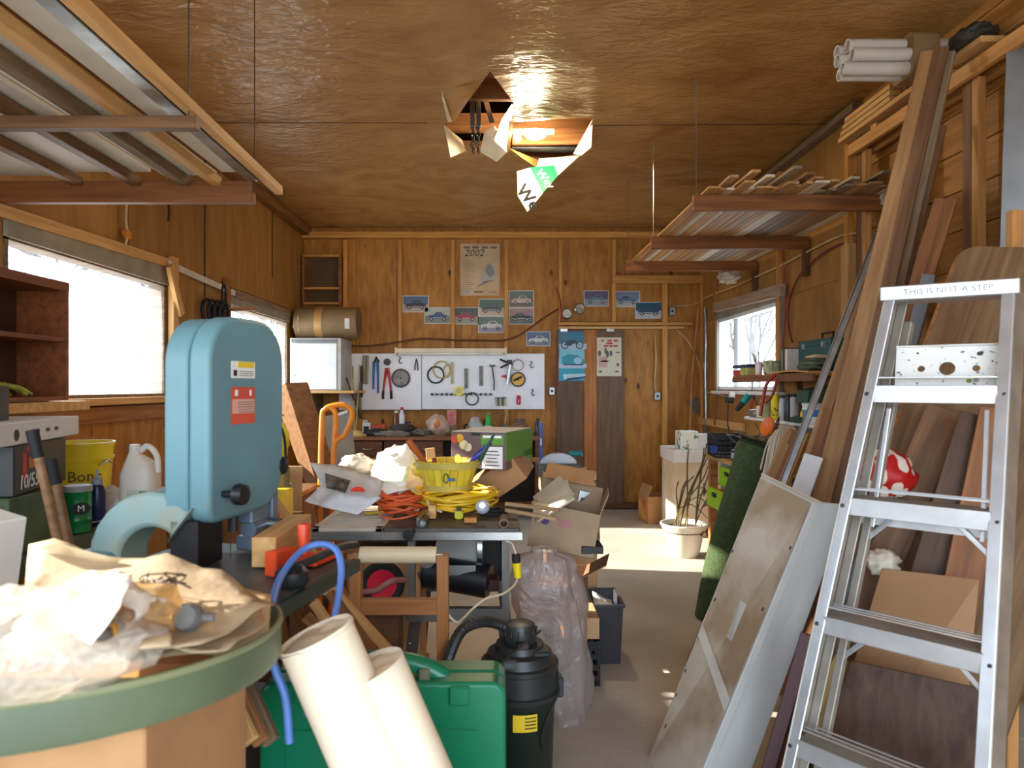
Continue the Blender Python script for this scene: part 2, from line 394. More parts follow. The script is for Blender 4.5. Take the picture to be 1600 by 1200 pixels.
# left wall panels above and below the windows
seams = [YF, -.4, .8, 2.0, 3.2, 4.37, 4.92, 5.5, 6.45, 7.16, YB]
for a, b in zip(seams, seams[1:]):
    G().span((0, -(b-a)/2+.004, -.5), (.012, (b-a)/2-.004, .5)).build('wall_panel', sheath, wl, T(XL-.012, (a+b)/2, 2.75))
for a, b in zip(seams, seams[1:]):
    G().span((0, -(b-a)/2+.003, -.6), (.012, (b-a)/2-.003, .665)).build('wall_panel', ply, wl, T(XL-.012, (a+b)/2, .62))
for a, b in ((1.5, 3.28), (4.89, 5.95), (7.70, YB), (YF, -.6)):
    G().span((0, -(b-a)/2+.003, -.48), (.012, (b-a)/2-.003, .48)).build('wall_panel', sheath, wl, T(XL-.012, (a+b)/2, 1.77))
for y, z0, z1 in ((4.37,2.2,3.05),(5.52,2.1,3.2),(7.16,2.5,3.2)):
    G().span((0,-.006,z0),(.006,.006,z1)).build('seam_strip', blackr, wl, T(XL, y, 0))
board('trim_rail', (XL+.02, 1.3, 2.15), (XL+.02, 4.92, 2.25), .06, .03, lightpine, hint=(1,0,0), parent=wl)
board('sill_rail', (XL+.03, YF, 1.325), (XL+.03, YB, 1.325), .06, .04, lightpine, hint=(0,0,1), parent=wl)
board('lower_rail', (XL+.02, 2.9, 1.25), (XL+.02, 6.0, 1.25), .09, .03, midwood, hint=(1,0,0), parent=wl)
board('brace', onx(265, 415, XL+.06), onx(283, 492, XL+.06), .07, .03, lightpine, hint=(1,0,0), parent=wl)
for y in (4.93, 5.9): board('window_stud', (XL+.03, y, 1.33), (XL+.03, y, 2.3), .08, .04, lightpine if y<5 else midwood, hint=(1,0,0), parent=wl)
board('corner_plate', (XL+.045, YF, ZC-.05), (XL+.045, YB, ZC-.05), .09, .1, midwood, hint=(0,0,1), parent=wl)
# white slotted rail and grey conduit along the wall above the windows
a, b, c = onx(262, 412, XL+.03), onx(366, 458, XL+.03), onx(452, 489, XL+.03)
board('shelf_track', a, b, .045, .02, mat('white_metal', (214,208,196), rough=.4, var=.08), hint=(1,0,0)).parent = None
o = bpy.data.objects['shelf_track']; fin(o, label='white slotted metal track screwed along the wall between windows', cat='rail')
board('pipe_batten', b, c, .06, .03, greywood, hint=(1,0,0), label='grey weathered batten above the far side window', cat='batten')

# right wall: sheets far off, shiplap planks near
rs = [4.75, 5.93, 7.16, YB]
for a, b in zip(rs, rs[1:]):
    G().span((0, -(b-a)/2+.003, -.55), (.012, (b-a)/2-.003, .55)).build('wall_panel', sheath, wr, T(XR, (a+b)/2, 2.7))
    G().span((0, -(b-a)/2+.003, -.69), (.012, (b-a)/2-.003, .68)).build('wall_panel', sheath, wr, T(XR, (a+b)/2, .69))
for a, b in ((4.75, 5.93), (7.66, YB)): G().span((0, -(b-a)/2+.003, -.37), (.012, (b-a)/2-.003, .37)).build('wall_panel', sheath, wr, T(XR, (a+b)/2, 1.755))
z = 0
while z < ZC:
    h = .2
    G().span((0, -3.16, .003), (.016, 3.17, h-.004)).build('shiplap_plank', shiplap, wr, T(XR-.004, 1.575, z))
    z += h
for y in (4.75, 5.93, 7.66):
    board('stud', (XR-.02, y, 1.0 if y > 7 else 0), (XR-.02, y, ZC), .05, .045, studm if y < 7 else midwood, hint=(1,0,0), parent=wr)
board('batten', onx(1093, 657, XR-.02), onx(1162, 668, XR-.02), .08, .03, lightpine, hint=(1,0,0), parent=wr)
board('stud_stub', onx(1326, 382, XR-.05), onx(1326, 530, XR-.05), .09, .06, lightpine, hint=(1,0,0), parent=wr)

# ---------------------------------------------------------------- windows: frame, pane, plastic sheet
pane_film = film('window_plastic', (250,252,255), clear=.84, rough=.4, bump=.25, bscale=5)
greyfab = mat('grey_wrap', (150,140,122), rough=.8, var=.15, scale=5, bump=.2)
def window(n, side, y0, y1, z0, z1, label, mull=()):
    s = 1 if side > 0 else -1; x = XR if s > 0 else XL
    r = thing('window_%d' % n, label, 'window', T(x, (y0+y1)/2, z0), kind='structure')
    hw = (y1-y0)/2; h = z1-z0; xo = s*.05
    fr = G()
    for q in (-1, 1): fr.span((xo-.05, q*hw, 0), (xo+.05, q*(hw-.035), h))
    fr.span((xo-.05, -hw, 0), (xo+.05, hw, .03)); fr.span((xo-.05, -hw, h-.03), (xo+.05, hw, h))
    fr.build('window_frame', white if n == 4 else greywood, r)
    for m_ in mull: G().span((xo+s*.0, m_-.07, .03), (xo+s*.05, m_+.07, h-.03)).build('mullion', white, r)
    def fn(u, v):
        y = lerp(-hw+.01, hw-.01, u); z = lerp(.005, h-.005, v)
        return (s*(.012+.02*noise.noise(Vector((y*1.5, z*1.5, n)))), y, z)
    G().grid(fn, 24, 12).build('plastic_sheet', pane_film, r, smooth=60)
    return r
w1 = window(1, -1, *WL[1], 'wide side window covered with milky plastic behind the shelf')
w2 = window(2, -1, *WL[2], 'far side window with milky plastic beside the white cabinet')
w3 = window(3, -1, *WL[0], 'near side window with plastic beside the camera')
w4 = window(4, 1, *WR[0], 'plastic covered window above the green drawer bench', mull=(.45,))
# grey strip of wrap hanging below the trims
for par, p, q, hh in ((w1, 3.28, 4.89, .11), (w2, 5.95, 7.70, .09)):
    G().span((0, p-(p+q)/2, 2.12-.0-1.335-.02), (.02, q-(p+q)/2, 2.12+hh-1.335)).build('wrap_strip', greyfab, par)
# right window: pole of timber and grey wrap around it
G().span((-.03, -.93, .735), (-.005, .9, .86)).build('wrap_strip', greyfab, w4)
G().span((-.03, -.90, -.02), (-.005, -.80, .86)).build('wrap_strip', greyfab, w4)
G().span((-.03, .82, -.02), (-.005, .9, .86)).build('wrap_strip', greyfab, w4)
G().span((-.06, -.92, -.045), (.0, .92, -.015)).build('sill', white, w4)
a, b = onx(1118, 481, XR-.05), onx(1223, 453, XR-.05)
board('curtain_board', a, b, .1, .05, wood('board_pinkgrey', (176,150,126), (140,112,90)), hint=(1,0,0), label='pinkish grey board mounted over the bench window', cat='board')

# ---------------------------------------------------------------- ceiling film with the torn opening
def cz(px, py): q = onz(px, py, ZC); return (q.x, q.y)
H1 = [cz(*p) for p in ((766,109),(803,165),(798,190),(792,228),(776,249),(748,238),(722,220),(694,198),(712,189))]
H2 = [cz(*p) for p in ((802,189),(927,184),(914,215),(899,240),(868,248),(830,243),(797,232))]
def inside(p, poly):
    c = False; n = len(poly)
    for i in range(n):
        (x1, y1), (x2, y2) = poly[i], poly[(i+1) % n]
        if (y1 > p[1]) != (y2 > p[1]) and p[0] < (x2-x1)*(p[1]-y1)/(y2-y1)+x1: c = not c
    return c
pts = []; edges = []
for H in (H1, H2):
    k = len(pts); n = len(H); pts += [Vector(p) for p in H]; edges += [(k+i, k+(i+1) % n) for i in range(n)]
nx, ny = 40, 84
for i in range(nx+1):
    for j in range(ny+1):
        p = (lerp(XL, XR, i/nx), lerp(YF, YB, j/ny))
        if min((Vector(p)-Vector(q)).length for q in H1+H2) > .045: pts.append(Vector(p))
vs, es, fs, *_ = delaunay_2d_cdt(pts, edges, [], 0, 1e-5)
g = G(); SEAM = 4.97
def czh(x, y):
    hole = min(math.hypot(x-.0, (y-4.9)*.8), 2)
    sag = .03*noise.noise(Vector((x*1.1, y*1.6, 0)))+.014*noise.noise(Vector((x*3.2, y*5, 3)))
    edge = min(1, min(x-XL, XR-x, y-YF, YB-y)/.3)
    return ZC+max(0, edge)*sag-.02*math.exp(-((y-SEAM)/.06)**2)*0
g.add([(p.x, p.y, czh(p.x, p.y)) for p in vs],
      [tuple(reversed(f)) for f in fs if not any(inside(sum((vs[i] for i in f), Vector((0,0)))/len(f), H) for H in (H1, H2))])
ceil = g.build('ceiling', kraft, label='glossy wrinkled brown film ceiling torn open at a lamp', kind='structure', smooth=50)
board('seam_tape', (XL, SEAM, ZC-.012), (-.5, SEAM-.02, ZC-.02), .012, .004, darkwood, parent=ceil)
board('seam_tape', (.66, SEAM+.05, ZC-.012), (XR, SEAM, ZC-.02), .012, .004, darkwood, parent=ceil)
paper = mat('flap_paper', (236,224,198), rough=.6, var=.08, scale=10)
kraft_flap = mat('flap_kraft', (188,138,70), rough=.4, var=.12, scale=6)
green = mat('print_green', (22,128,74), rough=.5, var=.04); ink = mat('print_black', (20,20,20), rough=.5, var=0); red = mat('print_red', (196,40,32), rough=.5, var=.04)
blue = mat('print_blue', (40,90,170), rough=.5, var=.04); whitep = mat('print_white', (240,240,238), rough=.6, var=.02); yellow = mat('print_yellow', (238,206,40), rough=.5, var=.04)
def flap(pts, mts, name='flap'):
    """hanging scrap: fan of points (px, py, depth), crumpled a little"""
    V = [P(*p) for p in pts]; c = sum(V, Vector())/len(V)+Vector((0, -.03, .01))
    g = G(); n = len(V)
    g.add(V+[c], [(i, (i+1) % n, n) for i in range(n)])
    return g.build(name, mts, ceil, solid=.002)
flap([(694,196,5.0),(722,219,5.3),(728,236,5.2),(704,246,5.0)], paper)
flap([(690,142,4.5),(746,130,4.3),(734,152,4.45),(712,188,4.95),(704,190,4.97)], kraft_flap)
flap([(688,143,4.5),(690,141,4.45),(706,190,4.95),(700,191,4.9)], paper)
flap([(757,206,5.1),(772,196,5.1),(790,215,5.2),(792,238,5.2),(776,253,5.25),(750,237,5.2)], paper)
flap([(765,238,5.3),(792,226,5.3),(796,180,5.0),(815,180,5.0),(800,162,4.8),(784,186,4.9)], paper)
flap([(926,186,5.0),(924,230,5.2),(908,243,5.4),(896,240,5.5),(911,213,5.3)], paper)
flap([(797,232,5.5),(840,250,5.75),(838,262,5.7),(815,246,5.5)], kraft_flap)
# the printed scrap: white with a green band and big letters
A, B_, C_, D_ = P(838,262,5.62), P(906,243,5.66), P(825,331,5.45), P(808,268,5.55)
flp = G()
q = lambda u, v: lerp(lerp(P(808,268,5.6), P(880,244,5.66), u), lerp(P(820,326,5.45), P(832,327,5.44), u), v)
q1, q2, q3, q4 = P(810,270,5.6), P(842,252,5.68), P(904,244,5.66), P(828,330,5.44)
flp.add([P(808,268,5.6), P(828,262,5.6), P(848,302,5.48), P(824,331,5.44), P(809,306,5.5)], [(0,1,2,3,4)])
flp.mi(1).add([P(828,262,5.6), P(866,258,5.62), P(872,274,5.56), P(848,302,5.48)], [(0,1,2,3)])
flp.mi(0).add([P(838,262,5.62), P(842,248,5.7), P(906,243,5.66), P(872,274,5.56), P(866,258,5.62)], [(0,1,2,3,4)])
scrap = flp.build('printed_scrap', [paper, green], ceil, solid=.002)
def px_frame(p0, p1, up_px, d):                       # local X from pixel p0 to p1 at depth d, facing the camera
    a, b = P(*p0, d), P(*p1, d); return frame(a, b-a, (0,-1,0)), (b-a).length
Mx, ln = px_frame((821,304), (838,325), None, 5.42)
text('We', .13, ink, ceil, T(P(825,309,5.33)) @ Mx.to_3x3().to_4x4(), bold=.004)
text('Wey', .085, whitep, ceil, T(P(851,279,5.40)) @ Mx.to_3x3().to_4x4(), shear=.2)

# opener bars and chain up in the hole, lamp
r = thing('door_opener', 'grey metal opener rails with hanging chain in the torn ceiling', 'door opener', T(P(745,200,4.9)))
bp_ = P(745,200,4.9)
for px in (737.5, 747): board('rail', P(px,138,4.95)-bp_, P(px+1,199,4.88)-bp_, .032, .03, galv, hint=(0,-1,0), parent=r)
board('cross_bar', P(735,138,4.97)-bp_, P(790,134,4.97)-bp_, .04, .03, galv, hint=(0,-1,0), parent=r)
board('link_arm', P(757,150,4.95)-bp_, P(769,192,4.92)-bp_, .035, .006, galv, hint=(0,-1,0), parent=r)
for i in range(9):
    for px in (739, 747):
        g = G(); rr = [(.014*math.cos(t)*.7, 0, .022*math.sin(t)) for t in [2*PI*k/8 for k in range(8)]]
        g.tube(rr, .0035, 5, closed=True).build('chain_link', darksteel, r, T(P(px+(i%3-1)*1.2, 199+i*4.6, 4.88)-bp_) @ RZ(90*(i % 2)+20))
lamp_e = mat('bulb_glow', (255,236,200), var=0, emit=62)
r = thing('ceiling_lamp', 'bare glowing twin lamp hanging in the ceiling tear', 'lamp', T(P(830,214,5.2)))
lp = P(830,214,5.2)
G().cyl((-.13,.06,.06), (.17,.06,.06), .022).build('holder', white, r, smooth=40)
G().ball((-.1,0,0), .028, sz=(1,1,1.2)).build('bulb', lamp_e, r, smooth=80)
G().ball((.03,0,.02), .05, sz=(1.6,.8,.8)).build('bulb', lamp_e, r, smooth=80)
G().cyl((-.1,.03,.03), (-.1,.06,.06), .014).build('socket', white, r)
board('ceiling_blocking', P(800,207,5.6), P(926,205,5.6), .2, .03, midwood, hint=(0,-1,0), label='brown board showing through the ceiling tear behind the lamp', cat='board')
o = G().cyl(P(800,230,5.72), P(905,232,5.72), .035, n=14).build('dark_pipe', darksteel, smooth=40, label='dark pipe lying across the lower edge of the ceiling tear', cat='pipe')
# ---------------------------------------------------------------- soft shapes
def crumple(outline, amp=.01, step=.03, freq=9, seed=0, lift=0):
    """thin sheet with the given 3-D outline, wrinkled by noise; returns a G"""
    V = [Vector(p) for p in outline]; n = len(V); c = sum(V, Vector())/n
    nn = Vector()
    for i in range(n):
        a, b = V[i], V[(i+1) % n]; nn += (a-c).cross(b-c)
    nn.normalize(); u = (V[1]-V[0]); u = (u-nn*u.dot(nn)).normalized(); w_ = nn.cross(u)
    P2 = [Vector(((p-c).dot(u), (p-c).dot(w_))) for p in V]; H = [(p-c).dot(nn) for p in V]
    poly = [(p.x, p.y) for p in P2]
    pts = []; hs = []; edges = []
    for i in range(n):                                # subdivided rim
        a, b = P2[i], P2[(i+1) % n]; k = max(1, int((b-a).length/step))
        for j in range(k): pts.append(a.lerp(b, j/k)); hs.append(lerp(H[i], H[(i+1) % n], j/k))
    m = len(pts); edges = [(i, (i+1) % m) for i in range(m)]
    x0, x1 = min(p.x for p in P2), max(p.x for p in P2); y0, y1 = min(p.y for p in P2), max(p.y for p in P2)
    x = x0+step/2
    while x < x1:
        y = y0+step/2
        while y < y1:
            q = Vector((x+random.uniform(-.25,.25)*step, y+random.uniform(-.25,.25)*step))
            if inside(q, poly) and min((q-r_).length_squared for r_ in pts[:m]) > (step*.5)**2: pts.append(q)
            y += step
        x += step
    vs, es, fs, *_ = delaunay_2d_cdt(pts, edges, [], 1, 1e-6)
    g = G(); out = []
    for p in vs:
        ws = 0; h = 0
        for i in range(n):
            w0 = 1/((p-P2[i]).length_squared+1e-4); ws += w0; h += w0*H[i]
        h = h/ws
        t = c+u*p.x+w_*p.y
        h += amp*noise.noise(t*freq+Vector((seed, 0, 0)))+amp*.5*noise.noise(t*freq*2.3+Vector((0, seed, 0)))+lift
        out.append(t+nn*h)
    return g.add(out, [tuple(f) for f in fs])
def blob(c, r, amp=.15, freq=2.0, seed=0, n=28, m=18, flat=None, M=None, ridge=.0):
    """crumpled bag or bundle: displaced ellipsoid, optionally flattened at height flat (fraction of r.z below centre)"""
    g = G(); vs = []; fs = []
    for j in range(m+1):
        a = PI*j/m
        for i in range(n):
            t = 2*PI*i/n; d = Vector((math.sin(a)*math.cos(t), math.sin(a)*math.sin(t), -math.cos(a)))
            s = 1+amp*noise.noise(d*freq+Vector((seed*3.1, seed, 0)))+amp*.5*noise.noise(d*freq*2.7+Vector((0, seed*1.7, 5)))
            if ridge: s += ridge*abs(noise.noise(Vector((t*3, a*.8, seed))))
            z = d.z*s
            if flat is not None: z = max(z, -flat)
            vs.append((c[0]+d.x*s*r[0], c[1]+d.y*s*r[1], c[2]+z*r[2]))
    for j in range(m):
        for i in range(n): fs.append((j*n+i, j*n+(i+1) % n, (j+1)*n+(i+1) % n, (j+1)*n+i))
    return g.add(vs, fs, M)
def smooth_path(pts, k=6, closed=False):
    """Catmull-Rom through the points"""
    pts = [Vector(p) for p in pts]; n = len(pts); out = []
    for i in range(n if closed else n-1):
        p0 = pts[i-1] if (i or closed) else pts[0]; p1 = pts[i]; p2 = pts[(i+1) % n]; p3 = pts[(i+2) % n] if (i+2 < n or closed) else pts[-1]
        for j in range(k):
            t = j/k
            out.append(.5*((2*p1)+(-p0+p2)*t+(2*p0-5*p1+4*p2-p3)*t*t+(-p0+3*p1-3*p2+p3)*t**3))
    if not closed: out.append(pts[-1])
    return out
def coil(c, r, turns, h, wob, seed=0, k=22, sy=1.0, tilt=0):
    """loosely heaped cable loops around c"""
    rnd = random.Random(seed); pts = []
    ph = rnd.random()*6; 
    for i in range(turns):
        rr = r*(1+rnd.uniform(-wob, wob)); ox, oy = rnd.uniform(-wob, wob)*r*.5, rnd.uniform(-wob, wob)*r*.5; hz = h*rnd.random()
        for j in range(k):
            t = 2*PI*j/k
            pts.append(Vector((c[0]+ox+rr*math.cos(t+ph), c[1]+(oy+rr*math.sin(t+ph))*sy, c[2]+hz+h*.3*math.sin(2*t+i)+tilt*rr*math.sin(t+ph))))
    # soften the jumps between turns
    q = []
    for i in range(len(pts)):
        a = pts[max(0, i-3):i+4]; q.append(sum(a, Vector())/len(a))
    return q
def rounded(w_, h, r, k=5, corners=(1,1,1,1)):
    """outline of a rectangle centred at 0 with rounded corners (bottom-left, bottom-right, top-right, top-left)"""
    o = []
    for (sx, sy, a0), on in zip(((-1,-1,180),(1,-1,270),(1,1,0),(-1,1,90)), corners):
        rr = r*on if on else .0005
        cx, cy = sx*(w_/2-rr), sy*(h/2-rr)
        for i in range(k+1):
            a = rad(a0+90*i/k); o.append((cx+rr*math.cos(a), cy+rr*math.sin(a)))
    return o
# ================================================================ left side of the shop
teal = mat('bandsaw_teal', (104,150,160), rough=.45, var=.14, scale=4, c2=(98,132,136), lo=.3, hi=.7)
tealdust = mat('bandsaw_dusty', (128,160,160), rough=.6, c2=(150,150,128), scale=7)
olive = mat('olive_enamel', (86,98,72), rough=.5, var=.15, scale=6)
tanpaper = mat('tan_paper', (190,168,136), rough=.85, var=.1, scale=12, bump=.1, bscale=60)
tanpaper2 = mat('cream_paper', (214,190,150), rough=.8, var=.1, scale=10)
plasticw = film('white_bag', (245,243,238), clear=.12, rough=.35, bump=.5, bscale=18)
clearbag = film('clear_bag', (236,230,222), clear=.55, rough=.2, bump=.7, bscale=16)
castgrey = mat('cast_grey', (92,88,84), rough=.5, metal=.4, var=.2, scale=8)
# ---- workbench along the window wall
wbn = thing('workbench', 'long olive edged workbench below the side windows', 'workbench', T(-1.84, 2.9, 0))
G().span((-.42, -1.3, .86), (.42, .75, .9)).build('bench_top', mat('bench_grey', (128,126,114), rough=.6, var=.2), wbn, bevel=.004)
G().span((.42, -1.3, .845), (.435, .75, .905)).build('edge_strip', olive, wbn)
for x in (-.38, .38):
    for y in (-1.25, .7): G().span((x-.035, y-.035, 0), (x+.035, y+.035, .86)).build('leg', midwood, wbn)
G().span((-.4, -1.28, .25), (.4, .73, .28)).build('lower_shelf', midwood, wbn)
# ---- brown open bookcase in front of the window
bc = thing('bookcase', 'brown open bookcase standing before the near side window', 'bookcase', T(-2.12, 2.9, 1.345))
bw = wood('bookcase_brown', (128,72,38), (98,52,26), rough=.45, axis=1)
Lb, Db, Hb = .86, .24, .545
G().span((-.12, -.43, 0), (-.108, .43, Hb)).build('back_panel', mat('bookcase_back', (74,42,24), rough=.6), bc)
for y in (-.43, .408): G().span((-.108, y, 0), (.12, y+.022, Hb)).build('side_panel', bw, bc)
G().span((-.108, -.43, Hb-.04), (.122, .43, Hb)).build('top_panel', bw, bc)
for z in (0, .27): G().span((-.108, -.408, z), (.115, .408, z+.02)).build('shelf', bw, bc)
G().span((-.14, -.5, -.045), (.15, .55, -.003)).build('ledge', lightpine, bc)
g = G()
for i in range(7): g.tube(smooth_path([(-2.06+random.uniform(-.03,.03), 2.62+.04*i, 1.37), (-2.04, 2.7+.05*i, 1.4+random.random()*.03), (-2.03+random.uniform(-.04,.02), 2.9+.03*i, 1.375)], 4), .011, 6)
g.build('strap_bundle', mat('lime_strap', (176,170,40), rough=.6, c2=(60,62,36), scale=18), smooth=60, label='bundle of lime and black webbing straps in the bookcase', cat='straps')
# ---- stack of cartons on the bench
blk = mat('carton_black', (34,30,30), rough=.45, var=.15); wht = mat('carton_white', (222,222,220), rough=.6, var=.04); blu = mat('carton_blue', (28,92,170), rough=.4, c2=(70,130,190), scale=5)
gry = mat('carton_grey', (66,64,66), rough=.5, var=.1)
def cornerbox(p, u, w_, h, yaw):                      # box whose near vertical edge stands at p; u along the right-hand face, w_ along the left-hand face
    return T(p) @ RZ(yaw) @ T(-w_/2, u/2, 0)
p = P(22, 777, 2.12)
b = carton('hardware_carton', (.40, .40, .15), cornerbox(p, .40, .40, .15, 12), blk, 'black carton marked 10/55 under the long white carton')
text('10/55', .062, whitep, b, T(.2015, -.1, .035) @ RZ(90) @ RX(90), shear=.15)
G().box((.2005,-.06,.135),(.001,.11,.018)).build('red_band', red, b); G().box((.2005,-.13,.085),(.001,.025,.08)).build('picture_panel', red, b)
G().box((.2008,-.05,.092),(.001,.10,.035)).build('orange_panel', mat('print_orange', (200,110,40)), b)
for k in range(5): G().box((-.05,-.2006,.06+.012*k),(.12-.02*(k%2),.001,.004)).build('print_line', gry, b)
G().span((p.x-.42, p.y-.02, .902), (p.x+.0, p.y+.2, p.z-.002)).build('green_carton', mat('carton_green', (70,96,52), rough=.5, c2=(44,54,36)), bevel=.003, label='green carton at the bottom of the bench carton stack', cat='box')
p2 = P(0, 716, 2.05); b = carton('long_carton', (.36, .62, .068), T(-1.66, 2.30, p.z+.152) @ RZ(12), wht, 'long white carton lying on the black carton')
for yy in (-.05, .03, .1): G().box((.1805, yy, .034), (.001, .03, .012)).build('printed_mark', gry, b)
G().cyl((.1803,-.2,.03), (.181,-.2,.03), .018).build('printed_dot', ink, b)
b = carton('lamp_carton', (.30, .26, .108), T(-1.68, 2.12, p.z+.222) @ RZ(9), gry, 'blue and grey lamp carton on top of the carton stack')
G().box((.0,-.1305,.054),(.30,.001,.1)).build('blue_panel', blu, b)
G().box((.1506,.0,.054),(.001,.235,.1)).build('dark_panel', mat('panel_dark', (50,48,50), rough=.4), b)
G().tube(smooth_path([(.1515,.04,.02),(.1515,.0,.03),(.1515,.0,.06),(.1515,.03,.075),(.1515,.02,.09)],4), .006, 5).build('printed_lamp', whitep, b)
G().box((.1508,-.1,.054),(.001,.012,.085)).build('printed_strip', whitep, b)
# ---- tins, bucket, bottles
def lath(name, prof, M, mts, label, cat, n=28, smooth=40, **kw):
    return G().lathe(prof, n).build(name, mts, None, M, smooth=smooth, label=label, cat=cat, **kw)
yel = mat('bucket_yellow', (238,214,28), rough=.35, var=.06)
bk = thing('yellow_bucket', 'yellow plastic bucket lettered Bond on the window bench', 'bucket', T(-1.79, 3.06, .902))
G().lathe([(.108,0),(.118,.1),(.125,.2),(.131,.2),(.131,.212),(.127,.212),(.131,.262),(.136,.262),(.136,.272),(.126,.272),(.116,.05),(.0,.012)],36).build('body', yel, bk, smooth=40)
t_ = text('Bonc', .062, mat('print_brown', (84,62,20)), bk, T(.0,-.1245,.105) @ RX(84), ext=.0004)
t_.matrix_basis = T(.078,-.1,.135) @ RZ(37) @ RX(84)
G().tube([(.13*math.cos(t),.13*math.sin(t)-.02,.20-.05*abs(math.sin(t))) for t in [PI*k/14-.4 for k in range(15)]], .003, 5).build('handle', steel, bk)
tin = thing('green_tin', 'shiny green tin with a grey lid on the bench edge', 'tin', T(-1.47, 2.5, .905))
gm = mat('tin_green', (12,120,58), rough=.25, var=.12, scale=4)
G().lathe([(.044,0),(.045,.004),(.044,.008),(.044,.038),(.0455,.042),(.044,.046),(.044,.085),(.0455,.089),(.044,.093),(.044,.138),(.045,.141)],28).build('body', gm, tin, smooth=30)
G().lathe([(.046,.141),(.046,.158),(.043,.161),(0,.161)],28).build('lid', mat('tin_lid', (150,146,136), rough=.5), tin, smooth=30)
G().prism([(.03*math.cos(t), .021*math.sin(t)) for t in [2*PI*k/20 for k in range(20)]], .002, T(.03,-.034,.085) @ RZ(40) @ RX(90)).build('label_oval', ink, tin)
text('M', .03, whitep, tin, T(.0335,-.0375,.085) @ RZ(40) @ RX(90), ext=.0008)
gb = thing('glue_bottle', 'dark blue glue bottle with a grey nozzle behind the green tin', 'bottle', T(-1.475, 2.63, .905))
G().lathe([(.026,0),(.028,.01),(.028,.12),(.022,.14),(.012,.146)],20).build('body', mat('bottle_navy', (30,44,96), rough=.3), gb, smooth=40)
G().lathe([(.018,.146),(.018,.166),(.006,.172),(.004,.2),(.002,.202)],16).build('cap', mat('cap_grey', (150,156,166), rough=.4), gb, smooth=40)
jug = thing('white_jug', 'off white plastic jug with handle behind the bandsaw', 'jug', T(-1.36, 2.72, .905))
jm = mat('jug_white', (226,218,204), rough=.45, var=.06)
g = G()
for z, s in ((0,.95),(.01,1),(.16,1),(.2,.9),(.245,.42),(.25,.3)): pass
sec = [(0,.058),(.008,.062),(.175,.062),(.215,.05),(.25,.02),(.262,.018)]
vs = []; fs = []; no = 16
for z, r_ in sec:
    for x, y in rounded(2*r_*1.05, 2*r_*.85, r_*.5, 3): vs.append((x-(.022 if z > .23 else .0), y, z))
for j in range(len(sec)-1):
    for i in range(no): fs.append((j*no+i, j*no+(i+1) % no, (j+1)*no+(i+1) % no, (j+1)*no+i))
fs.append(tuple(range(no-1,-1,-1))); fs.append(tuple(range((len(sec)-1)*no, len(sec)*no)))
g.add(vs, fs).build('body', jm, jug, smooth=50)
G().cyl((-.022,0,.262),(-.022,0,.285),.02,n=18).build('cap', jm, jug, smooth=40)
G().tube(smooth_path([(0,0,.262),(.03,0,.278),(.062,0,.24),(.066,0,.18)],4), .012, 8).build('handle', jm, jug, smooth=60)
G().box((.01,-.0535,.08),(.07,.001,.08)).build('label', mat('label_pale', (206,204,190)), jug); G().box((.035,-.0538,.09),(.03,.0012,.05)).build('label_patch', green, jug)
blob((-1.52, 2.80, .955), (.10, .07, .06), .35, 2.6, 3, flat=.85).build('plastic_bag', plasticw, smooth=60, label='crumpled white plastic bag beside the yellow bucket', cat='bag')
crumple([(-1.46,2.56,.92),(-1.38,2.78,.922),(-1.45,2.92,.93),(-1.58,2.7,.925)], .012, .03).build('paper_sheet', whitep, smooth=60, solid=.001, label='white paper sheet curling on the bench behind the tin', cat='paper')
carton('cardboard_tray', (.16,.2,.03), T(-1.5, 2.98, .903), cardb, 'low cardboard tray under the white plastic bag', open_top=True)
# two tool handles with black grips leaning on the bench
hm = wood('handle_wood', (150,112,78), (112,80,52), rough=.5)
for nm, a, b_, lab in (('axe_handle', (50,672,2.0), (96,868,1.8), 'wooden tool handle with black tip leaning before the black carton'), ('shovel_handle', (80,718,2.08), (112,868,1.9), 'thicker wooden tool handle leaning beside the green tin')):
    A, B2 = P(*a), P(b_[0], b_[1], a[2]); dirn = (B2-A).normalized(); B2 = A+dirn*(A.z/(-dirn.z)) if dirn.z < 0 else B2
    h_ = thing(nm, lab, 'handle', T(B2)); A_ = A-B2
    G().tube([Vector((0,0,.01)), A_*.3, A_*.7, A_*.94], [.014,.015,.014,.0125], 10).build('shaft', hm, h_, smooth=60)
    G().tube([A_*.94, A_*1.0], [.016,.017], 10).build('grip', blackr, h_, smooth=60)
# paper bag and printed white carton in the near left corner
b = carton('seed_bag', (.30,.30,.22), T(-1.16, 1.34, .96) @ RZ(-18) @ RY(10), mat('sack_white', (232,228,220), rough=.5, var=.05), 'white printed carton in the near left corner', open_top=False)
G().box((0,-.1505,.06),(.29,.001,.008)).build('red_stripe', red, b); G().box((.1505,0,.06),(.001,.29,.008)).build('red_stripe', red, b); G().box((.1505,0,.03),(.001,.29,.03)).build('green_stripe', mat('print_lime', (150,180,80)), b)
G().span((-1.34,1.16,0),(-.98,1.52,.93)).build('barrel_stand', midwood, bevel=.006, label='wooden stand under the white printed carton', cat='stand')
# ---- round green lid used as a tray
LC = Vector((-.632, 1.03, 1.003)); LM = T(LC) @ RX(-4)
ld = thing('drum_lid', 'big round olive green drum lid used as a tray', 'lid', LM)
R_ = .30
G().lathe([(0,.0),(R_-.02,.0),(R_-.012,.004),(R_-.01,.05),(R_+.0,.055),(R_+.004,.05),(R_+.006,.012),(R_+.003,.0),(0,-.0)],64).build('pan', olive, ld, smooth=35)
G().tube([((R_+.003)*math.cos(t),(R_+.003)*math.sin(t),.053) for t in [2*PI*k/64 for k in range(64)]], .005, 6, closed=True).build('rolled_rim', mat('olive_pale', (122,126,92), rough=.45), ld, smooth=60)
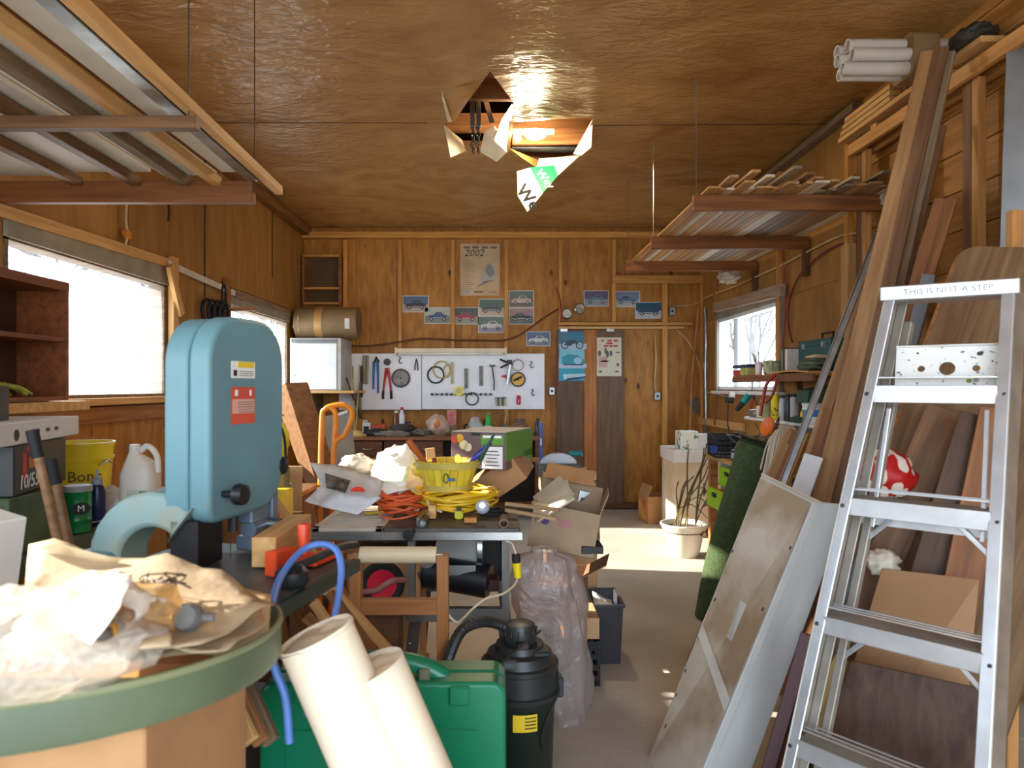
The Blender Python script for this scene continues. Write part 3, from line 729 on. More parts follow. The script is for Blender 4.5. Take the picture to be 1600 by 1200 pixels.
# carton and planks under the lid
b = carton('brown_carton', (.36,.34,.5), T(-.6,1.02,.505), cardb, 'brown cardboard box under the drum lid', tape=tapeb)
G().box((-.02,-.1705,.25),(.05,.001,.49)).build('tape', tapeb, b)
G().span((-.79,.85,0),(-.41,1.19,.502)).build('crate', midwood, bevel=.005, label='wooden crate under the brown cardboard box', cat='crate')
for i, (a, b_) in enumerate((((-1.0,.74,.975),(-.62,.78,.975)), ((-1.02,.84,.975),(-.66,.87,.975)))):
    board('plank_scrap', a, b_, .07, .025, lightpine, label=('pale plank end jutting out below the near rim of the lid', 'second pale plank behind the jutting plank below the lid')[i], cat='plank')
crumple([(-.98,.73,.992),(-.62,.74,.992),(-.62,.85,.995),(-.98,.88,.995)], .008, .03).build('plastic_sheet', plasticw, smooth=60, label='wrinkled clear white plastic sheet under the lid rim', cat='sheet')
# ---- papers and rubbish heaped on the lid
def heap(pxs, z, amp, name, m, label, cat, th=.0015, seed=0, up=0):
    o = crumple([onz(x, y, zz if zz else z) for (x, y, zz) in pxs], amp, .028, 8, seed)
    return o.build(name, m, smooth=55, solid=th, label=label, cat=cat)
heap([(70,1010,0),(230,1030,0),(345,1018,0),(420,985,0),(424,930,0),(320,905,0),(130,930,0)], 1.062, .012, 'paper_sheet', tanpaper2, 'lowest cream paper sheet spread over the lid', 'paper', seed=1)
heap([(120,1000,0),(300,1030,0),(355,1022,0),(415,968,0),(405,930,0),(250,910,0)], 1.078, .016, 'paper_sheet', tanpaper, 'tan paper sheet second from the bottom of the lid heap', 'paper', seed=2)
heap([(45,856,1.16),(85,850,1.16),(190,876,1.14),(260,868,1.15),(345,892,1.13),(428,942,1.10),(378,972,1.10),(312,1010,1.105),(262,1012,1.105),(190,985,1.11),(100,965,1.12),(38,930,1.12)], 1.12, .016, 'sanding_sheet', tanpaper, 'large tan grit sheet with bent corner atop the lid', 'paper', th=.002, seed=3)
heap([(62,856,1.17),(85,850,1.175),(190,873,1.15),(170,888,1.13),(80,880,1.13)], 1.15, .008, 'paper_roll', tanpaper2, 'rolled cream paper edge at the back of the lid heap', 'paper', seed=4)
heap([(200,1000,0),(268,995,0),(266,1020,0),(180,1030,0),(130,1012,0)], 1.115, .02, 'torn_paper', tanpaper2, 'torn cream paper with curled edge at the front of the lid', 'paper', seed=5)
blob(onz(140,975,1.13)+Vector((0,0,.0)), (.075,.06,.05), .35, 2.2, 5, flat=.8).build('paper_wad', mat('white_tissue', (240,234,222), rough=.7, var=.04), smooth=60, label='bright white crumpled paper bag on the lid heap', cat='bag')
crumple([onz(112,905,1.17),onz(150,898,1.2),onz(222,910,1.19),onz(172,950,1.2),onz(135,1002,1.16),onz(62,955,1.14)], .018, .02, 12, 7).build('paper_bag', mat('bag_bright', (246,240,228), rough=.6, var=.03), smooth=60, solid=.001, label='open white paper bag folded over the lid heap', cat='bag')
blob(onz(40,1010,1.12), (.14,.08,.055), .3, 2.4, 9, flat=.8).build('plastic_bag', clearbag, smooth=60, label='grey clear plastic bag at the near left of the lid', cat='bag')
blob(onz(195,960,1.13), (.07,.06,.035), .3, 2.4, 11, flat=.8).build('plastic_bag', film('amber_bag', (236,212,168), clear=.45, bump=.6), smooth=60, label='thin amber plastic bag of scraps in the middle of the lid', cat='bag')
for i, (x, y, c_) in enumerate(((170,985,(196,140,60)),(178,978,(140,130,120)),(196,962,(150,120,90)),(160,990,(90,80,70)),(185,958,(214,150,70)),(72,935,(206,120,50)))):
    blob(onz(x,y,1.155), (.011,.009,.008), .3, 2, i, n=10, m=6).build('pebble', mat('pebble%d' % i, c_, rough=.6), smooth=60, label=('orange brown scrap at the front of the amber bag','grey scrap beside the orange brown one on the lid','brown scrap at the back of the amber bag','darkest small scrap on the lid','bright orange scrap high on the amber bag','lone orange scrap left of the white bag')[i], cat='scrap', group='scraps on the lid')
g = G(); c0 = onz(246,925,1.135)
for i in range(16):
    q = [c0+Vector((random.gauss(0,.018),random.gauss(0,.02),abs(random.gauss(0,.012)))) for _ in range(5)]; g.tube(smooth_path(q,4), .0012, 4)
g.build('wire_tangle', mat('wire_brown', (84,66,44), rough=.6), label='tangle of thin brown wire on the tan grit sheet', cat='wire')
kb = thing('plastic_fitting', 'small grey plastic knob lying on the tan grit sheet', 'knob', T(onz(300,965,1.12)) @ RX(70))
km = mat('knob_grey', (112,110,108), rough=.6)
G().lathe([(.012,0),(.017,.004),(.017,.02),(.014,.026),(0,.027)],14).build('cap', km, kb, smooth=40); G().cyl((.014,0,.008),(.03,.0,.006),.005,n=8).build('stub', km, kb)
# ---- bandsaw
u = Vector((.215, .9766, 0)); rt = Vector((u.y, -u.x, 0))                 # u runs into the room along the cover, rt is the cover's facing
base = Vector((-.703, 1.6, 0))
BM = Matrix((u, Vector((0,0,1)), rt)).transposed().to_4x4(); BM.translation = Vector((-.66, 1.76, 0))   # local x = u, y = up, z = towards the operator
bs = thing('bandsaw', 'teal bandsaw with a tall rounded blade cover', 'bandsaw', BM)
W_, z0, z1 = .325, 1.10, 1.575
out = [(x, y+(z0+z1)/2) for x, y in rounded(W_, z1-z0, .11, 8, (.35,1,1,1))]
G().prism(out, .055, z0=-.002).build('cover', teal, bs, bevel=.012, seg=3, smooth=40)
G().prism([(x*.985, (y-1.34)*.985+1.34) for x, y in out], .06, z0=-.064).build('wheel_housing', teal, bs, bevel=.006, seg=2, smooth=40)
def decal(M, w_, h, m, name, par): return G().box((0,0,0),(w_,h,.0008)).build(name, m, par, M)
lb = decal(T(-.03,1.45,.0545), .10, .04, whitep, 'warning_label', bs); decal(T(.01,.012,.0006), .07, .014, yellow, 'yellow_band', lb); decal(T(-.035,-.008,.0006), .014, .014, ink, 'pictogram', lb)
for k in range(3): decal(T(.012,-.004-.005*k,.0006), .06, .0016, gry, 'print_line', lb)
pr = mat('label_red', (214,84,60), rough=.4)
lb = decal(T(-.03,1.365,.0545), .10, .088, pr, 'warning_label', bs); decal(T(0,-.002,.0006), .092, .034, mat('label_rose', (226,178,160)), 'pale_band', lb)
for k in range(5): decal(T(.01,.008-.006*k,.0012), .065, .0014, gry, 'print_line', lb)
decal(T(-.03,.03,.0006), .012, .014, whitep, 'pictogram', lb); decal(T(.03,.03,.0006), .008, .014, whitep, 'pictogram', lb)
def knob(p, par, r_=.026): 
    return G().lathe([(.008,-.03),(.01,0),(r_,.004),(r_*1.05,.012),(r_*.95,.026),(r_*.6,.03),(0,.03)],12).build('knob', blackp, par, T(p), smooth=40)
knob((-.115,1.165,.086), bs, .024); knob((.162,1.2,.03), bs, .024)
G().prism([(-.16,1.0),(-.06,1.0),(-.06,1.11),(-.16,1.11)], .07, z0=-.05).build('column', blackp, bs, bevel=.004)
nk = []
for t in [k/10 for k in range(11)]:
    a = lerp(50, 190, t); nk.append((-.105, 1.0+.135*math.sin(rad(a))-(.05*max(0,t-.8)/.2), -.10+.135*math.cos(rad(a))))
g = G(); vs = []; fs = []
for i, (x, y, z) in enumerate(nk):
    d0 = Vector((0, math.sin(rad(lerp(50,190,i/10))), math.cos(rad(lerp(50,190,i/10))))).normalized()
    for q in (-.055, .055):
        for r_ in (-.045, .035): vs.append((x+q, y+d0.y*r_, z+d0.z*r_))
for i in range(10):
    o = i*4
    for a, b_ in ((0,1),(1,3),(3,2),(2,0)): fs.append((o+a, o+b_, o+4+b_, o+4+a))
fs += [(0,1,3,2), (40,42,43,41)]
g.add(vs, fs).build('neck', tealdust, bs, bevel=.012, seg=2, smooth=50)
G().prism([(-.19,.55),(-.06,.55),(-.06,1.03),(-.19,1.03)], .1, z0=-.29).build('lower_frame', teal, bs, bevel=.01)
G().box((-.02,.79,-.12),(.34,.4,.2)).build('lower_housing', teal, bs, bevel=.01)
G().box((0,.3,-.1),(.42,.6,.3)).build('stand', mat('stand_dark', (60,70,72), rough=.5), bs, bevel=.01)
# table and guides
tb = G(); tb.span((-.36,.97,-.10),(.02,.998,.31)); tb.build('table', castgrey, bs, bevel=.004)
G().span((-.52,.965,.305),(.04,.995,.325)).build('fence_rail', mat('rail_green', (58,72,64), rough=.4, metal=.3), bs, bevel=.002)
G().cyl((-.03,1.0,.02),(-.03,1.12,.02),.001,n=4).build('blade', steel, bs)
gd = G().prism([(x, y) for x, y in rounded(.03,.2,.004,2)], .03).build('guide_post', mat('guide_blue', (136,152,168), rough=.35, metal=.5), bs, T(.125,1.13,.02), bevel=.003)
G().cyl((.03,1.055,.03),(.12,1.055,.03),.022,n=14).build('guide_bracket', mat('guide_blue', (0,0,0)), bs, smooth=40)
G().box((.06,1.09,.025),(.08,.04,.04)).build('guide_block', mat('guide_blue', (0,0,0)), bs, bevel=.004)
G().box((.05,1.02,.02),(.05,.035,.045)).build('guide_foot', mat('guide_blue', (0,0,0)), bs, bevel=.004)
G().cyl((.09,1.06,.05),(.09,1.06,.085),.015,n=12).build('guide_wheel', steel, bs, smooth=40)
G().cyl((-.02,1.12,.02),(-.02,1.06,.02),.012,n=10).build('guide_rod', darksteel, bs)
# timber block with an orange push stick on the table
wbk = board('wood_block', onz(405,893,1.002)+Vector((.0,.03,.035)), onz(462,850,1.002)+Vector((0,.05,.035)), .055, .068, lightpine, label='pale squared timber block lying on the bandsaw table', cat='block')
ps = thing('push_stick', 'bright orange plastic push handle lying on the bandsaw table', 'push stick', T(onz(455,884,1.0)) @ RZ(72))
orr = mat('orange_plastic', (226,72,30), rough=.35, var=.06)
G().lathe([(.0,.02),(.011,.022),(.015,.09),(.013,.094),(0,.095)],16,(.02,-.02,0)).build('grip', orr, ps, smooth=40)
G().prism([(-.1,.0),(.07,0),(.07,.018),(.0,.022),(-.02,.05),(-.1,.055)], .03, RX(90)).build('body', orr, ps, bevel=.003); G().box((.06,-.04,.009),(.12,.05,.016)).build('foot', orr, ps, bevel=.003)
# ---- blue air hose looping over the saw table
bh = mat('hose_blue', (86,122,190), rough=.4, var=.1)
pts = [P(452,1160,1.22),P(446,1090,1.22),P(430,1045,1.22),P(421,1000,1.22),P(424,950,1.3),P(440,900,1.42),P(470,862,1.5),P(500,850,1.52),P(524,858,1.5),P(533,885,1.48),P(530,925,1.45),P(522,965,1.42),P(505,1020,1.4),P(480,1120,1.35)]
G().tube(smooth_path(pts, 6), .0075, 8).build('air_hose', bh, smooth=60, label='blue air hose looping over the bandsaw table edge', cat='hose')
lev = thing('black_knob_lever', 'black knobbed lever resting at the corner of the bandsaw table', 'lever', T(onz(456,915,1.0)))
G().lathe([(.03,0),(.036,.01),(.034,.03),(.02,.042),(0,.044)],18).build('knob', blackp, lev, smooth=40)
G().tube([(0,0,.035),(.08,.12,.055),(.1,.16,.05)], .009, 8).build('arm', darksteel, lev, smooth=40)
# offcuts under the table, between the saws
for i, (a, b_) in enumerate((((352,1075,1.3),(392,1160,1.25)),((366,1072,1.32),(410,1160,1.27)),((385,1070,1.34),(425,1160,1.29)))):
    board('offcut', P(*a), P(*b_), .03, .016, (lightpine, midwood, greywood)[i], hint=(0,-1,0), label=('leftmost slanted offcut strip beside the brown carton','middle slanted offcut strip beside the brown carton','rightmost slanted offcut strip beside the brown carton')[i], cat='offcut', group='offcuts below the lid')
# ================================================================ middle of the shop
shopgrey = mat('saw_grey', (120,118,114), rough=.45, metal=.3, var=.15)
orange = mat('cord_orange', (216,92,42), rough=.45, var=.1); ycord = mat('cord_yellow', (236,190,30), rough=.45, var=.1)
# ---- table saw
ts = thing('table_saw', 'open stand table saw buried under cords and a basket', 'table saw', T(-.32, 2.98, 0))
TX0, TX1, TY0, TY1, TZ = -.397, .40, -.24, .27, .87
slot = .0
G().span((-.12, TY0, TZ-.03), (TX1, TY1, TZ)).build('saw_top', castgrey, ts, bevel=.004)
wg = G()                                                # slotted cast wing: border and diagonal bars
wg.span((TX0, TY0, TZ-.03), (-.125, TY0+.035, TZ)); wg.span((TX0, TY1-.035, TZ-.03), (-.125, TY1, TZ)); wg.span((TX0, TY0, TZ-.03), (TX0+.03, TY1, TZ)); wg.span((-.155, TY0, TZ-.03), (-.125, TY1, TZ))
wing = wg.build('wing_frame', mat('wing_grey', (200,190,174), rough=.5, metal=.1), ts, bevel=.003)
for k in range(9):
    y = TY0+.02+k*.055
    board('wing_bar', (TX0+.02, y, TZ-.008), (-.14, min(y+.1, TY1-.02), TZ-.008), .02, .012, MATS['wing_grey'], parent=ts)
G().span((TX0-.005, TY0-.02, TZ-.045), (TX1+.01, TY0, TZ-.012)).build('front_rail', steel, ts, bevel=.002)
G().cyl((-.02,TY0-.06,TZ-.015),(-.02,TY0+.02,TZ-.015),.022,n=16).build('fence_clamp', blackp, ts, smooth=40)
G().span((.0,TY0+.02,TZ),(.04,TY1-.05,TZ+.035)).build('fence', steel, ts, bevel=.003)
for x in (-.02, .345):                                   # uprights of the stand
    for y in (TY0+.05, TY1-.05): G().span((x-.014, y-.014, .5), (x+.014, y+.014, TZ-.03)).build('upright', shopgrey, ts)
for y in (TY0+.05, TY1-.05): G().span((-.04, y-.018, .5), (.36, y+.018, .55)).build('lower_bar', shopgrey, ts)
G().span((-.03,TY1-.04,.55),(.35,TY1-.03,TZ-.03)).build('rear_panel', mat('saw_inside', (40,36,34), rough=.7), ts)
for sx in (-1, 1):
    for y, yy in ((TY0+.05, TY0-.05), (TY1-.05, TY1+.05)):
        board('leg', (.165+sx*.17, y, .52), (.165+sx*.22, yy, .0), .045, .006, mat('leg_brown', (92,76,66), rough=.6, metal=.3), hint=(0,-1,0), parent=ts)
for k in range(6): G().box((.165-.19-.0*k, TY0+.046-.0017*k*10, .46-.05*k),(.008,.004,.022)).build('leg_slot', whitep, ts)
mo = G().cyl((.02,.0,.645),(.28,-.06,.615),.068,n=24).build('motor', blackp, ts, smooth=40)
G().cyl((.0,.005,.648),(.02,.0,.645),.076,n=24).build('motor_cap', darksteel, ts, smooth=40)
G().cyl((-.015,.01,.65),(.0,.005,.648),.02,n=14).build('motor_shaft', steel, ts, smooth=40)
G().box((.16,-.095,.67),(.13,.004,.04)).build('name_plate', steel, ts, RX(0))
G().cyl((.23,.08,.73),(.25,.08,.73),.11,n=32).build('saw_blade', steel, ts, smooth=30)
G().prism([(-.1,-.1),(.06,-.13),(.12,-.02),(.08,.1),(-.06,.1)], .03, T(.13,.03,.74) @ RX(90)).build('trunnion', mat('trunnion', (150,146,138), rough=.5, metal=.3), ts, bevel=.005)
G().cyl((.045,TY0-.02,.75),(.045,TY0+.1,.75),.03,n=18).build('hand_wheel_hub', steel, ts, smooth=40)
G().cyl((.02,TY0-.03,.755),(.02,TY0+.0,.755),.016,n=16).build('orange_knob', orange, ts, smooth=40)
G().box((.27,-.02,.60),(.1,.08,.05)).build('switch_box', mat('dark_red', (70,26,22), rough=.5), ts, bevel=.004)
# white lead with a yellow plug hanging from the saw's corner
lead = thing('power_lead', 'cream power lead with bright yellow connector hanging by the saw', 'cord', T(P(808,860,2.7)))
o0 = P(808,860,2.7)
G().tube(smooth_path([P(790,845,2.72)-o0,P(800,850,2.7)-o0,P(806,866,2.68)-o0],5), .004, 6).build('cord_end', cream, lead, smooth=60)
G().cyl(P(806,866,2.68)-o0, P(807,880,2.68)-o0, .016, .016, n=14).build('plug_collar', blackr, lead, smooth=40)
G().cyl(P(807,879,2.68)-o0, P(809,902,2.68)-o0, .017, .014, n=14).build('connector', yel, lead, smooth=40)
G().tube(smooth_path([P(809,902,2.68)-o0,P(803,915,2.62)-o0,P(785,928,2.55)-o0,P(760,935,2.5)-o0,P(740,950,2.45)-o0,P(722,968,2.38)-o0,P(712,972,2.36)-o0,P(698,958,2.36)-o0],5), .0045, 6).build('cord', cream, lead, smooth=60)
# shavings heaped inside the stand
blob((-.46,3.02,.8), (.16,.12,.05), .3, 4, 4, flat=.5).build('sawdust', mat('sawdust', (164,142,110), rough=.95, c2=(70,56,42), scale=70, bump=.8, bscale=90), smooth=0, label='heap of wood shavings on a tray under the saw wing', cat='sawdust', kind='stuff')
G().span((-.66,2.9,.735),(-.28,3.16,.755)).build('shavings_tray', midwood, bevel=.003, label='thin tray holding wood shavings under the saw wing', cat='tray')
for x in (-.64,-.30): pass
b = carton('shavings_carton', (.30,.24,.50), T(-.47,3.03,.232), cardb, 'brown carton under the shavings tray below the saw')
carton('floor_carton', (.32,.28,.23), T(-.47,3.04,0), cardin, 'dark carton on the floor below the saw wing')
# ---- wooden roller stand in front
rs_ = thing('roller_stand', 'wooden outfeed stand with a cream roller before the saw', 'roller stand', T(P(624,965,2.34).x, 2.34, 0))
rx = rs_.location.x; rw = wood('roller_wood', (172,118,70), (138,88,48), rough=.5)
for px in (556.5, 692): 
    x = P(px,0,2.34).x-rx; board('post', (x,0,0), (x,0,P(0,866,2.34).z), .038, .04, rw, hint=(0,-1,0), parent=rs_)
xa, xb = P(563,0,2.34).x-rx, P(682,0,2.34).x-rx
G().cyl((xa,0,P(0,867,2.34).z),(xb,0,P(0,867,2.34).z),.027,n=28).build('roller', mat('roller_cream', (214,196,160), rough=.5, var=.06), rs_, smooth=40)
G().cyl((xa-.02,0,P(0,867,2.34).z),(xb+.02,0,P(0,867,2.34).z),.008,n=10).build('axle', steel, rs_)
for i, (py, h_) in enumerate(((947,.05),(1200,.05))): z = P(0,py,2.34).z; board('cross_bar', (xa-.005,.0,z),(xb+.005,.0,z), .034, h_, rw, hint=(0,0,1), parent=rs_)
for px in (556.5, 692): x = P(px,0,2.34).x-rx; board('foot', (x,-.18,.02),(x,.18,.02), .04, .04, rw, hint=(0,0,1), parent=rs_)
# ---- red wheel and hose behind the stand
rwh = thing('red_hub_wheel', 'black tyred wheel with red hub behind the roller stand', 'wheel', T(P(597,912,2.62)) @ RZ(8) @ Matrix.Scale(.72,4))
G().lathe([(.075,-.02),(.1,-.028),(.112,-.015),(.115,0),(.112,.015),(.1,.028),(.075,.02),(.075,-.02)],32,M=RX(90)).build('tyre', blackr, rwh, smooth=50)
G().lathe([(0,-.012),(.05,-.016),(.076,-.02),(.076,.02),(0,.012)],28,M=RX(90)).build('hub', mat('hub_red', (206,24,52), rough=.35), rwh, smooth=40)
G().span((-.05,-.0,-.0),(.05,.02,.02)).build('axle', darksteel, rwh)
G().tube(smooth_path([P(566,925,2.52),P(590,922,2.52),P(612,908,2.52),P(634,906,2.6)],5), .011, 8).build('suction_hose', mat('hose_pink', (150,96,88), rough=.5), smooth=60, label='dull pink rubber hose in front of the red wheel', cat='hose')
o = thing('wheel_block', 'low wooden block under the red wheel', 'block', T(P(597,0,2.62).x, 2.62, 0)); G().span((-.07,-.05,0),(.07,.05,P(0,912,2.62).z-.084)).build('body', darkwood, o, bevel=.004)
# ---- yellow-brown carton on the floor under the saw
carton('amber_carton', (.27,.22,.30), T(P(720,0,2.62).x, 2.66, .0), mat('carton_amber', (186,136,60), rough=.8, var=.1), 'amber open carton on the floor between saw legs', open_top=True, flaps=(('y-',170,.1),))
# ---- wet and dry vacuum
vc = thing('shop_vacuum', 'black canister shop vacuum with yellow label on the floor', 'vacuum', T(P(812,0,2.42).x, 2.42, 0) @ RZ(8))
vb = mat('vac_black', (44,47,47), rough=.4, var=.2, scale=8); vg = mat('vac_green', (26,40,34), rough=.4, var=.15)
G().lathe([(.10,.03),(.108,.05),(.118,.36),(.124,.37),(.124,.39),(.118,.395)],36).build('drum', vg, vc, smooth=35)
G().lathe([(.122,.385),(.136,.386),(.138,.402),(.129,.405),(.127,.47),(.131,.474),(.131,.488),(.118,.492),(.108,.52),(.085,.528),(.08,.548),(.06,.552)],36).build('lid', vb, vc, smooth=35)
hd = G().lathe([(.055,.55),(.058,.555),(.058,.59),(.05,.612),(.03,.618),(0,.618)],20).build('motor_head', vb, vc, smooth=35)
for k in range(14):
    a = 2*PI*k/14; G().box((.0585*math.cos(a),.0585*math.sin(a),.59),(.004,.007,.02),None).build('vent_rib', blackp, hd)
G().box((.0,-.06,.555),(.04,.03,.03)).build('switch_panel', mat('switch_dark', (52,24,22), rough=.4), vc, bevel=.004)
for s in (-1, 1): G().box((s*.13,-.01,.40),(.03,.05,.07)).build('latch', mat('latch_grey', (52,56,62), rough=.4), vc, bevel=.006)
for k in range(4):
    a = rad(45+90*k); G().box((.095*math.cos(a),.095*math.sin(a),.035),(.06,.06,.03)).build('foot', blackp, vc, bevel=.008); G().cyl((.11*math.cos(a)-.01,.11*math.sin(a),.018),(.11*math.cos(a)+.01,.11*math.sin(a),.018),.018,n=14).build('caster', blackr, vc, smooth=40)
G().box((.06,-.03,.53),(.06,.1,.02)).build('carry_handle', vb, vc, bevel=.006); G().box((-.05,-.09,.51),(.05,.035,.03)).build('port', mat('vac_grey', (74,78,80), rough=.4), vc, bevel=.006)
def yl(u_, v): a = rad(-110+v*0+u_*38); return (.1225*math.cos(a)*1.0, .1225*math.sin(a), .3+.055*v)
lab = G().grid(yl, 8, 1).build('label', yellow, vc)
for k in range(4):
    def pl(u_, v, k=k): a = rad(-92+u_*18); return (.1233*math.cos(a), .1233*math.sin(a), .31+.011*k+.004*v)
    G().grid(pl, 4, 1).build('label_line', ink, lab)
o0 = Vector(vc.matrix_basis.translation); Mi = vc.matrix_basis.inverted()
hp = [Mi @ q for q in (P(800,985,2.42),P(775,974,2.40),P(750,972,2.36),P(722,985,2.32),P(704,1020,2.28),P(694,1060,2.25),P(688,1120,2.2),P(690,1200,2.2))]
g = G(); sp = smooth_path(hp, 9); g.tube(sp, [.0175+.0015*(i % 2) for i in range(len(sp))], 10); g.build('hose', vb, vc, smooth=20)
G().tube([Mi @ q for q in smooth_path([P(845,985,2.34),P(820,1005,2.30),P(795,1025,2.30),P(772,1045,2.31)],5)], .004, 6).build('cord', blackr, vc, smooth=60)
G().tube([Mi @ q for q in smooth_path([P(870,1040,2.4),P(872,1080,2.36),P(860,1110,2.33),P(845,1150,2.32),P(850,1190,2.35)],5)], .004, 6).build('cord', blackr, vc, smooth=60)
# ---- green tool case on a crate
cs = thing('tool_case', 'dark green plastic tool case with arched handle, nearest the camera', 'case', T(P(605,0,1.55).x, 1.55, .44))
cg = mat('case_green', (8,112,78), rough=.3, var=.08, scale=5)
hw = .256
for y0, y1, nm in ((-.065,-.004,'front_shell'),(-.002,.065,'back_shell')):
    G().prism([(x, y+.178) for x, y in rounded(2*hw, .356, .03, 5)], y1-y0, T(0,y1,0) @ RX(90)).build(nm, cg, cs, bevel=.008, seg=2, smooth=35)
hpts = [(-.115,.34),(-.112,.372),(-.09,.384),(-.04,.388),(.04,.384),(.09,.37),(.13,.348)]
g = G(); sp = smooth_path([(x,-.02,z) for x, z in hpts], 5); g.tube(sp, .016, 8, ry=.02); g.build('handle', cg, cs, smooth=50)
G().box((.085,-.045,.362),(.024,.012,.03)).build('handle_latch', mat('latch_tan', (96,104,84), rough=.5), cs, bevel=.003)
for x in (-.16,.16): G().box((x,-.067,.33),(.045,.012,.04)).build('latch', cg, cs, bevel=.004)
G().box((0,-.0665,.16),(.4,.004,.2)).build('raised_panel', cg, cs, bevel=.002)
G().span((cs.location.x-.27,1.42,0),(cs.location.x+.27,1.68,.44)).build('wooden_box', midwood, bevel=.005, label='wooden box supporting the green tool case', cat='box')
# ---- cream roll of paper leaning nearest the camera
pr_ = mat('roll_cream', (236,222,196), rough=.7, var=.05, scale=5, bump=.15, bscale=12)
A = P(492,990,1.2); Bq = Vector((A.x+.42, A.y+.03, .0)); ax = (Bq-A).normalized()
rl = thing('paper_roll', 'cream paper roll leaning nearest the camera', 'roll', T(Bq))
Ai = A-Bq
u1 = ax.orthogonal().normalized(); u2 = ax.cross(u1)
def rollskin(r_, a0, a1, t0, t1, off=Vector(), sd=0):
    def fn(u_, v):
        a = lerp(a0, a1, u_); t = lerp(t0, t1, v); rr = r_*(1+.035*noise.noise(Vector((math.cos(a)*1.3+sd, math.sin(a)*1.3, t*3))))
        return Ai+ax*t+(u1*math.cos(a)+u2*math.sin(a))*rr+off
    return fn
G().grid(rollskin(.064, 0, 2*PI, 0, 1.05), 40, 24).build('outer_wrap', pr_, rl, smooth=60)
G().grid(rollskin(.07, 0, 2*PI, .06, 1.05, Vector((.052,.04,-.02)), 3), 36, 24).build('loose_layer', pr_, rl, smooth=60, solid=.0015)
def cap(u_, v):
    a = 2*PI*u_; r_ = .0665*v; return Ai+(u1*math.cos(a)+u2*math.sin(a))*r_+ax*(.004*v+.002+.008*noise.noise(Vector((math.cos(a)*r_*30, math.sin(a)*r_*30, 1))))
G().grid(cap, 32, 6).build('folded_end', pr_, rl, smooth=60); G().grid(lambda u_, v: Vector(cap(u_, v))+ax*.062+Vector((.052,.04,-.02)), 32, 6).build('folded_end', pr_, rl, smooth=60)
# ---- things heaped on the saw table
zt = TZ
co = onz(628,805,zt); o = coil((co.x, co.y+.02, zt+.012), .098, 13, .075, .3, 1, 26, 1.0)
G().tube(o, .0055, 6).build('extension_cord', orange, smooth=60, label='orange extension cord heaped on the table saw wing', cat='cord')
co2 = onz(712,806,zt); yc = coil((co2.x, co2.y+.09, zt+.02), .168, 15, .075, .18, 2, 30, .8)
G().tube(yc, .0055, 6).build('extension_cord', ycord, smooth=60, label='yellow extension cord coiled under the bushel basket', cat='cord')
G().tube(smooth_path([onz(622,772,.95),onz(640,764,.97),onz(662,775,.95),onz(672,790,.92),onz(690,800,.89)],6), .005, 6).build('white_cable', mat('cord_white', (226,218,204), rough=.5), smooth=60, label='white cord strand between the orange and yellow cords', cat='cord')
bm_ = thing('bushel_basket', 'yellow stave bushel basket on the yellow cord coil', 'basket', T(P(700,764,3.06)))
stave = mat('basket_yellow', (232,206,58), rough=.6, c2=(206,174,40), scale=9, rnd=.08)
for k in range(22):
    a = 2*PI*k/22; a1 = 2*PI*(k+.92)/22; g = G(); q = []
    for (r_, z) in ((.095,0),(.132,.125)):
        for rr in (r_, r_-.004):
            for aa in (a, a1): q.append((rr*math.cos(aa), rr*math.sin(aa), z))
    g.hexa([q[0],q[1],q[3],q[2],q[4],q[5],q[7],q[6]]).build('stave', stave, bm_)
for z, r_, hh in ((.012,.0985,.024),(.108,.131,.026)):
    G().lathe([(r_,-hh/2+z),(r_+.004,-hh/2+z),(r_+.009,hh/2+z),(r_+.003,hh/2+z),(r_,-hh/2+z)],40).build('hoop', mat('basket_hoop', (196,176,82), rough=.6), bm_, smooth=40)
G().cyl((0,0,0),(0,0,.006),.094,n=28).build('bottom', stave, bm_)
G().tube([(.01*math.cos(t)+.0,-.118,.06+.02*math.sin(t)) for t in [2*PI*k/9 for k in range(9)]], .003, 5).build('printed_sprig', mat('sprig', (70,96,60)), bm_); G().box((.022,-.119,.055),(.03,.001,.012)).build('printed_leaf', mat('sprig_blue', (50,90,130)), bm_)
# tools standing in the basket
def rod(name, pts, r_, m, label, cat, n=8, **kw): return G().tube(pts, r_, n).build(name, m, smooth=50, label=label, cat=cat, **kw)
rod('brush_handle', [P(676,745,3.06),P(664,722,3.03),P(644,697,2.98),P(638,688,2.97)], [.009,.011,.016,.012], mat('handle_rust', (176,92,40), rough=.4), 'reddish brown tool handle sticking out of the basket to the left', 'handle')
rod('blue_hose', smooth_path([P(722,745,3.1),P(740,718,3.06),P(752,706,3.06),P(766,692,3.08)],4), .011, mat('hose_royal', (44,58,160), rough=.35), 'ribbed royal blue tube leaning out of the basket', 'tube')
rod('chisel_handle', [P(738,745,3.1),P(752,715,3.05),P(772,678,3.02)], [.008,.011,.006], mat('handle_green', (52,88,68), rough=.4, c2=(40,60,50)), 'dark green pointed tool handle in the basket beside the blue tube', 'handle')
rod('dowel', [P(684,745,3.0),P(678,716,2.99)], .009, mat('dowel_red', (132,52,40), rough=.5), 'short dark red dowel poking out of the basket', 'dowel')
blob((P(672,748,3.06).x-.01,3.1,P(0,735,3.06).z), (.07,.07,.04), .25, 3, 6).build('yellow_pouch', mat('pouch_yellow', (232,200,60), rough=.5), smooth=60, label='yellow pouch stuffed inside the bushel basket', cat='pouch')
board('wood_strip', P(676,745,3.12), P(672,700,3.12), .04, .012, lightpine, hint=(0,-1,0), label='pale wooden strip standing at the back of the basket', cat='strip')
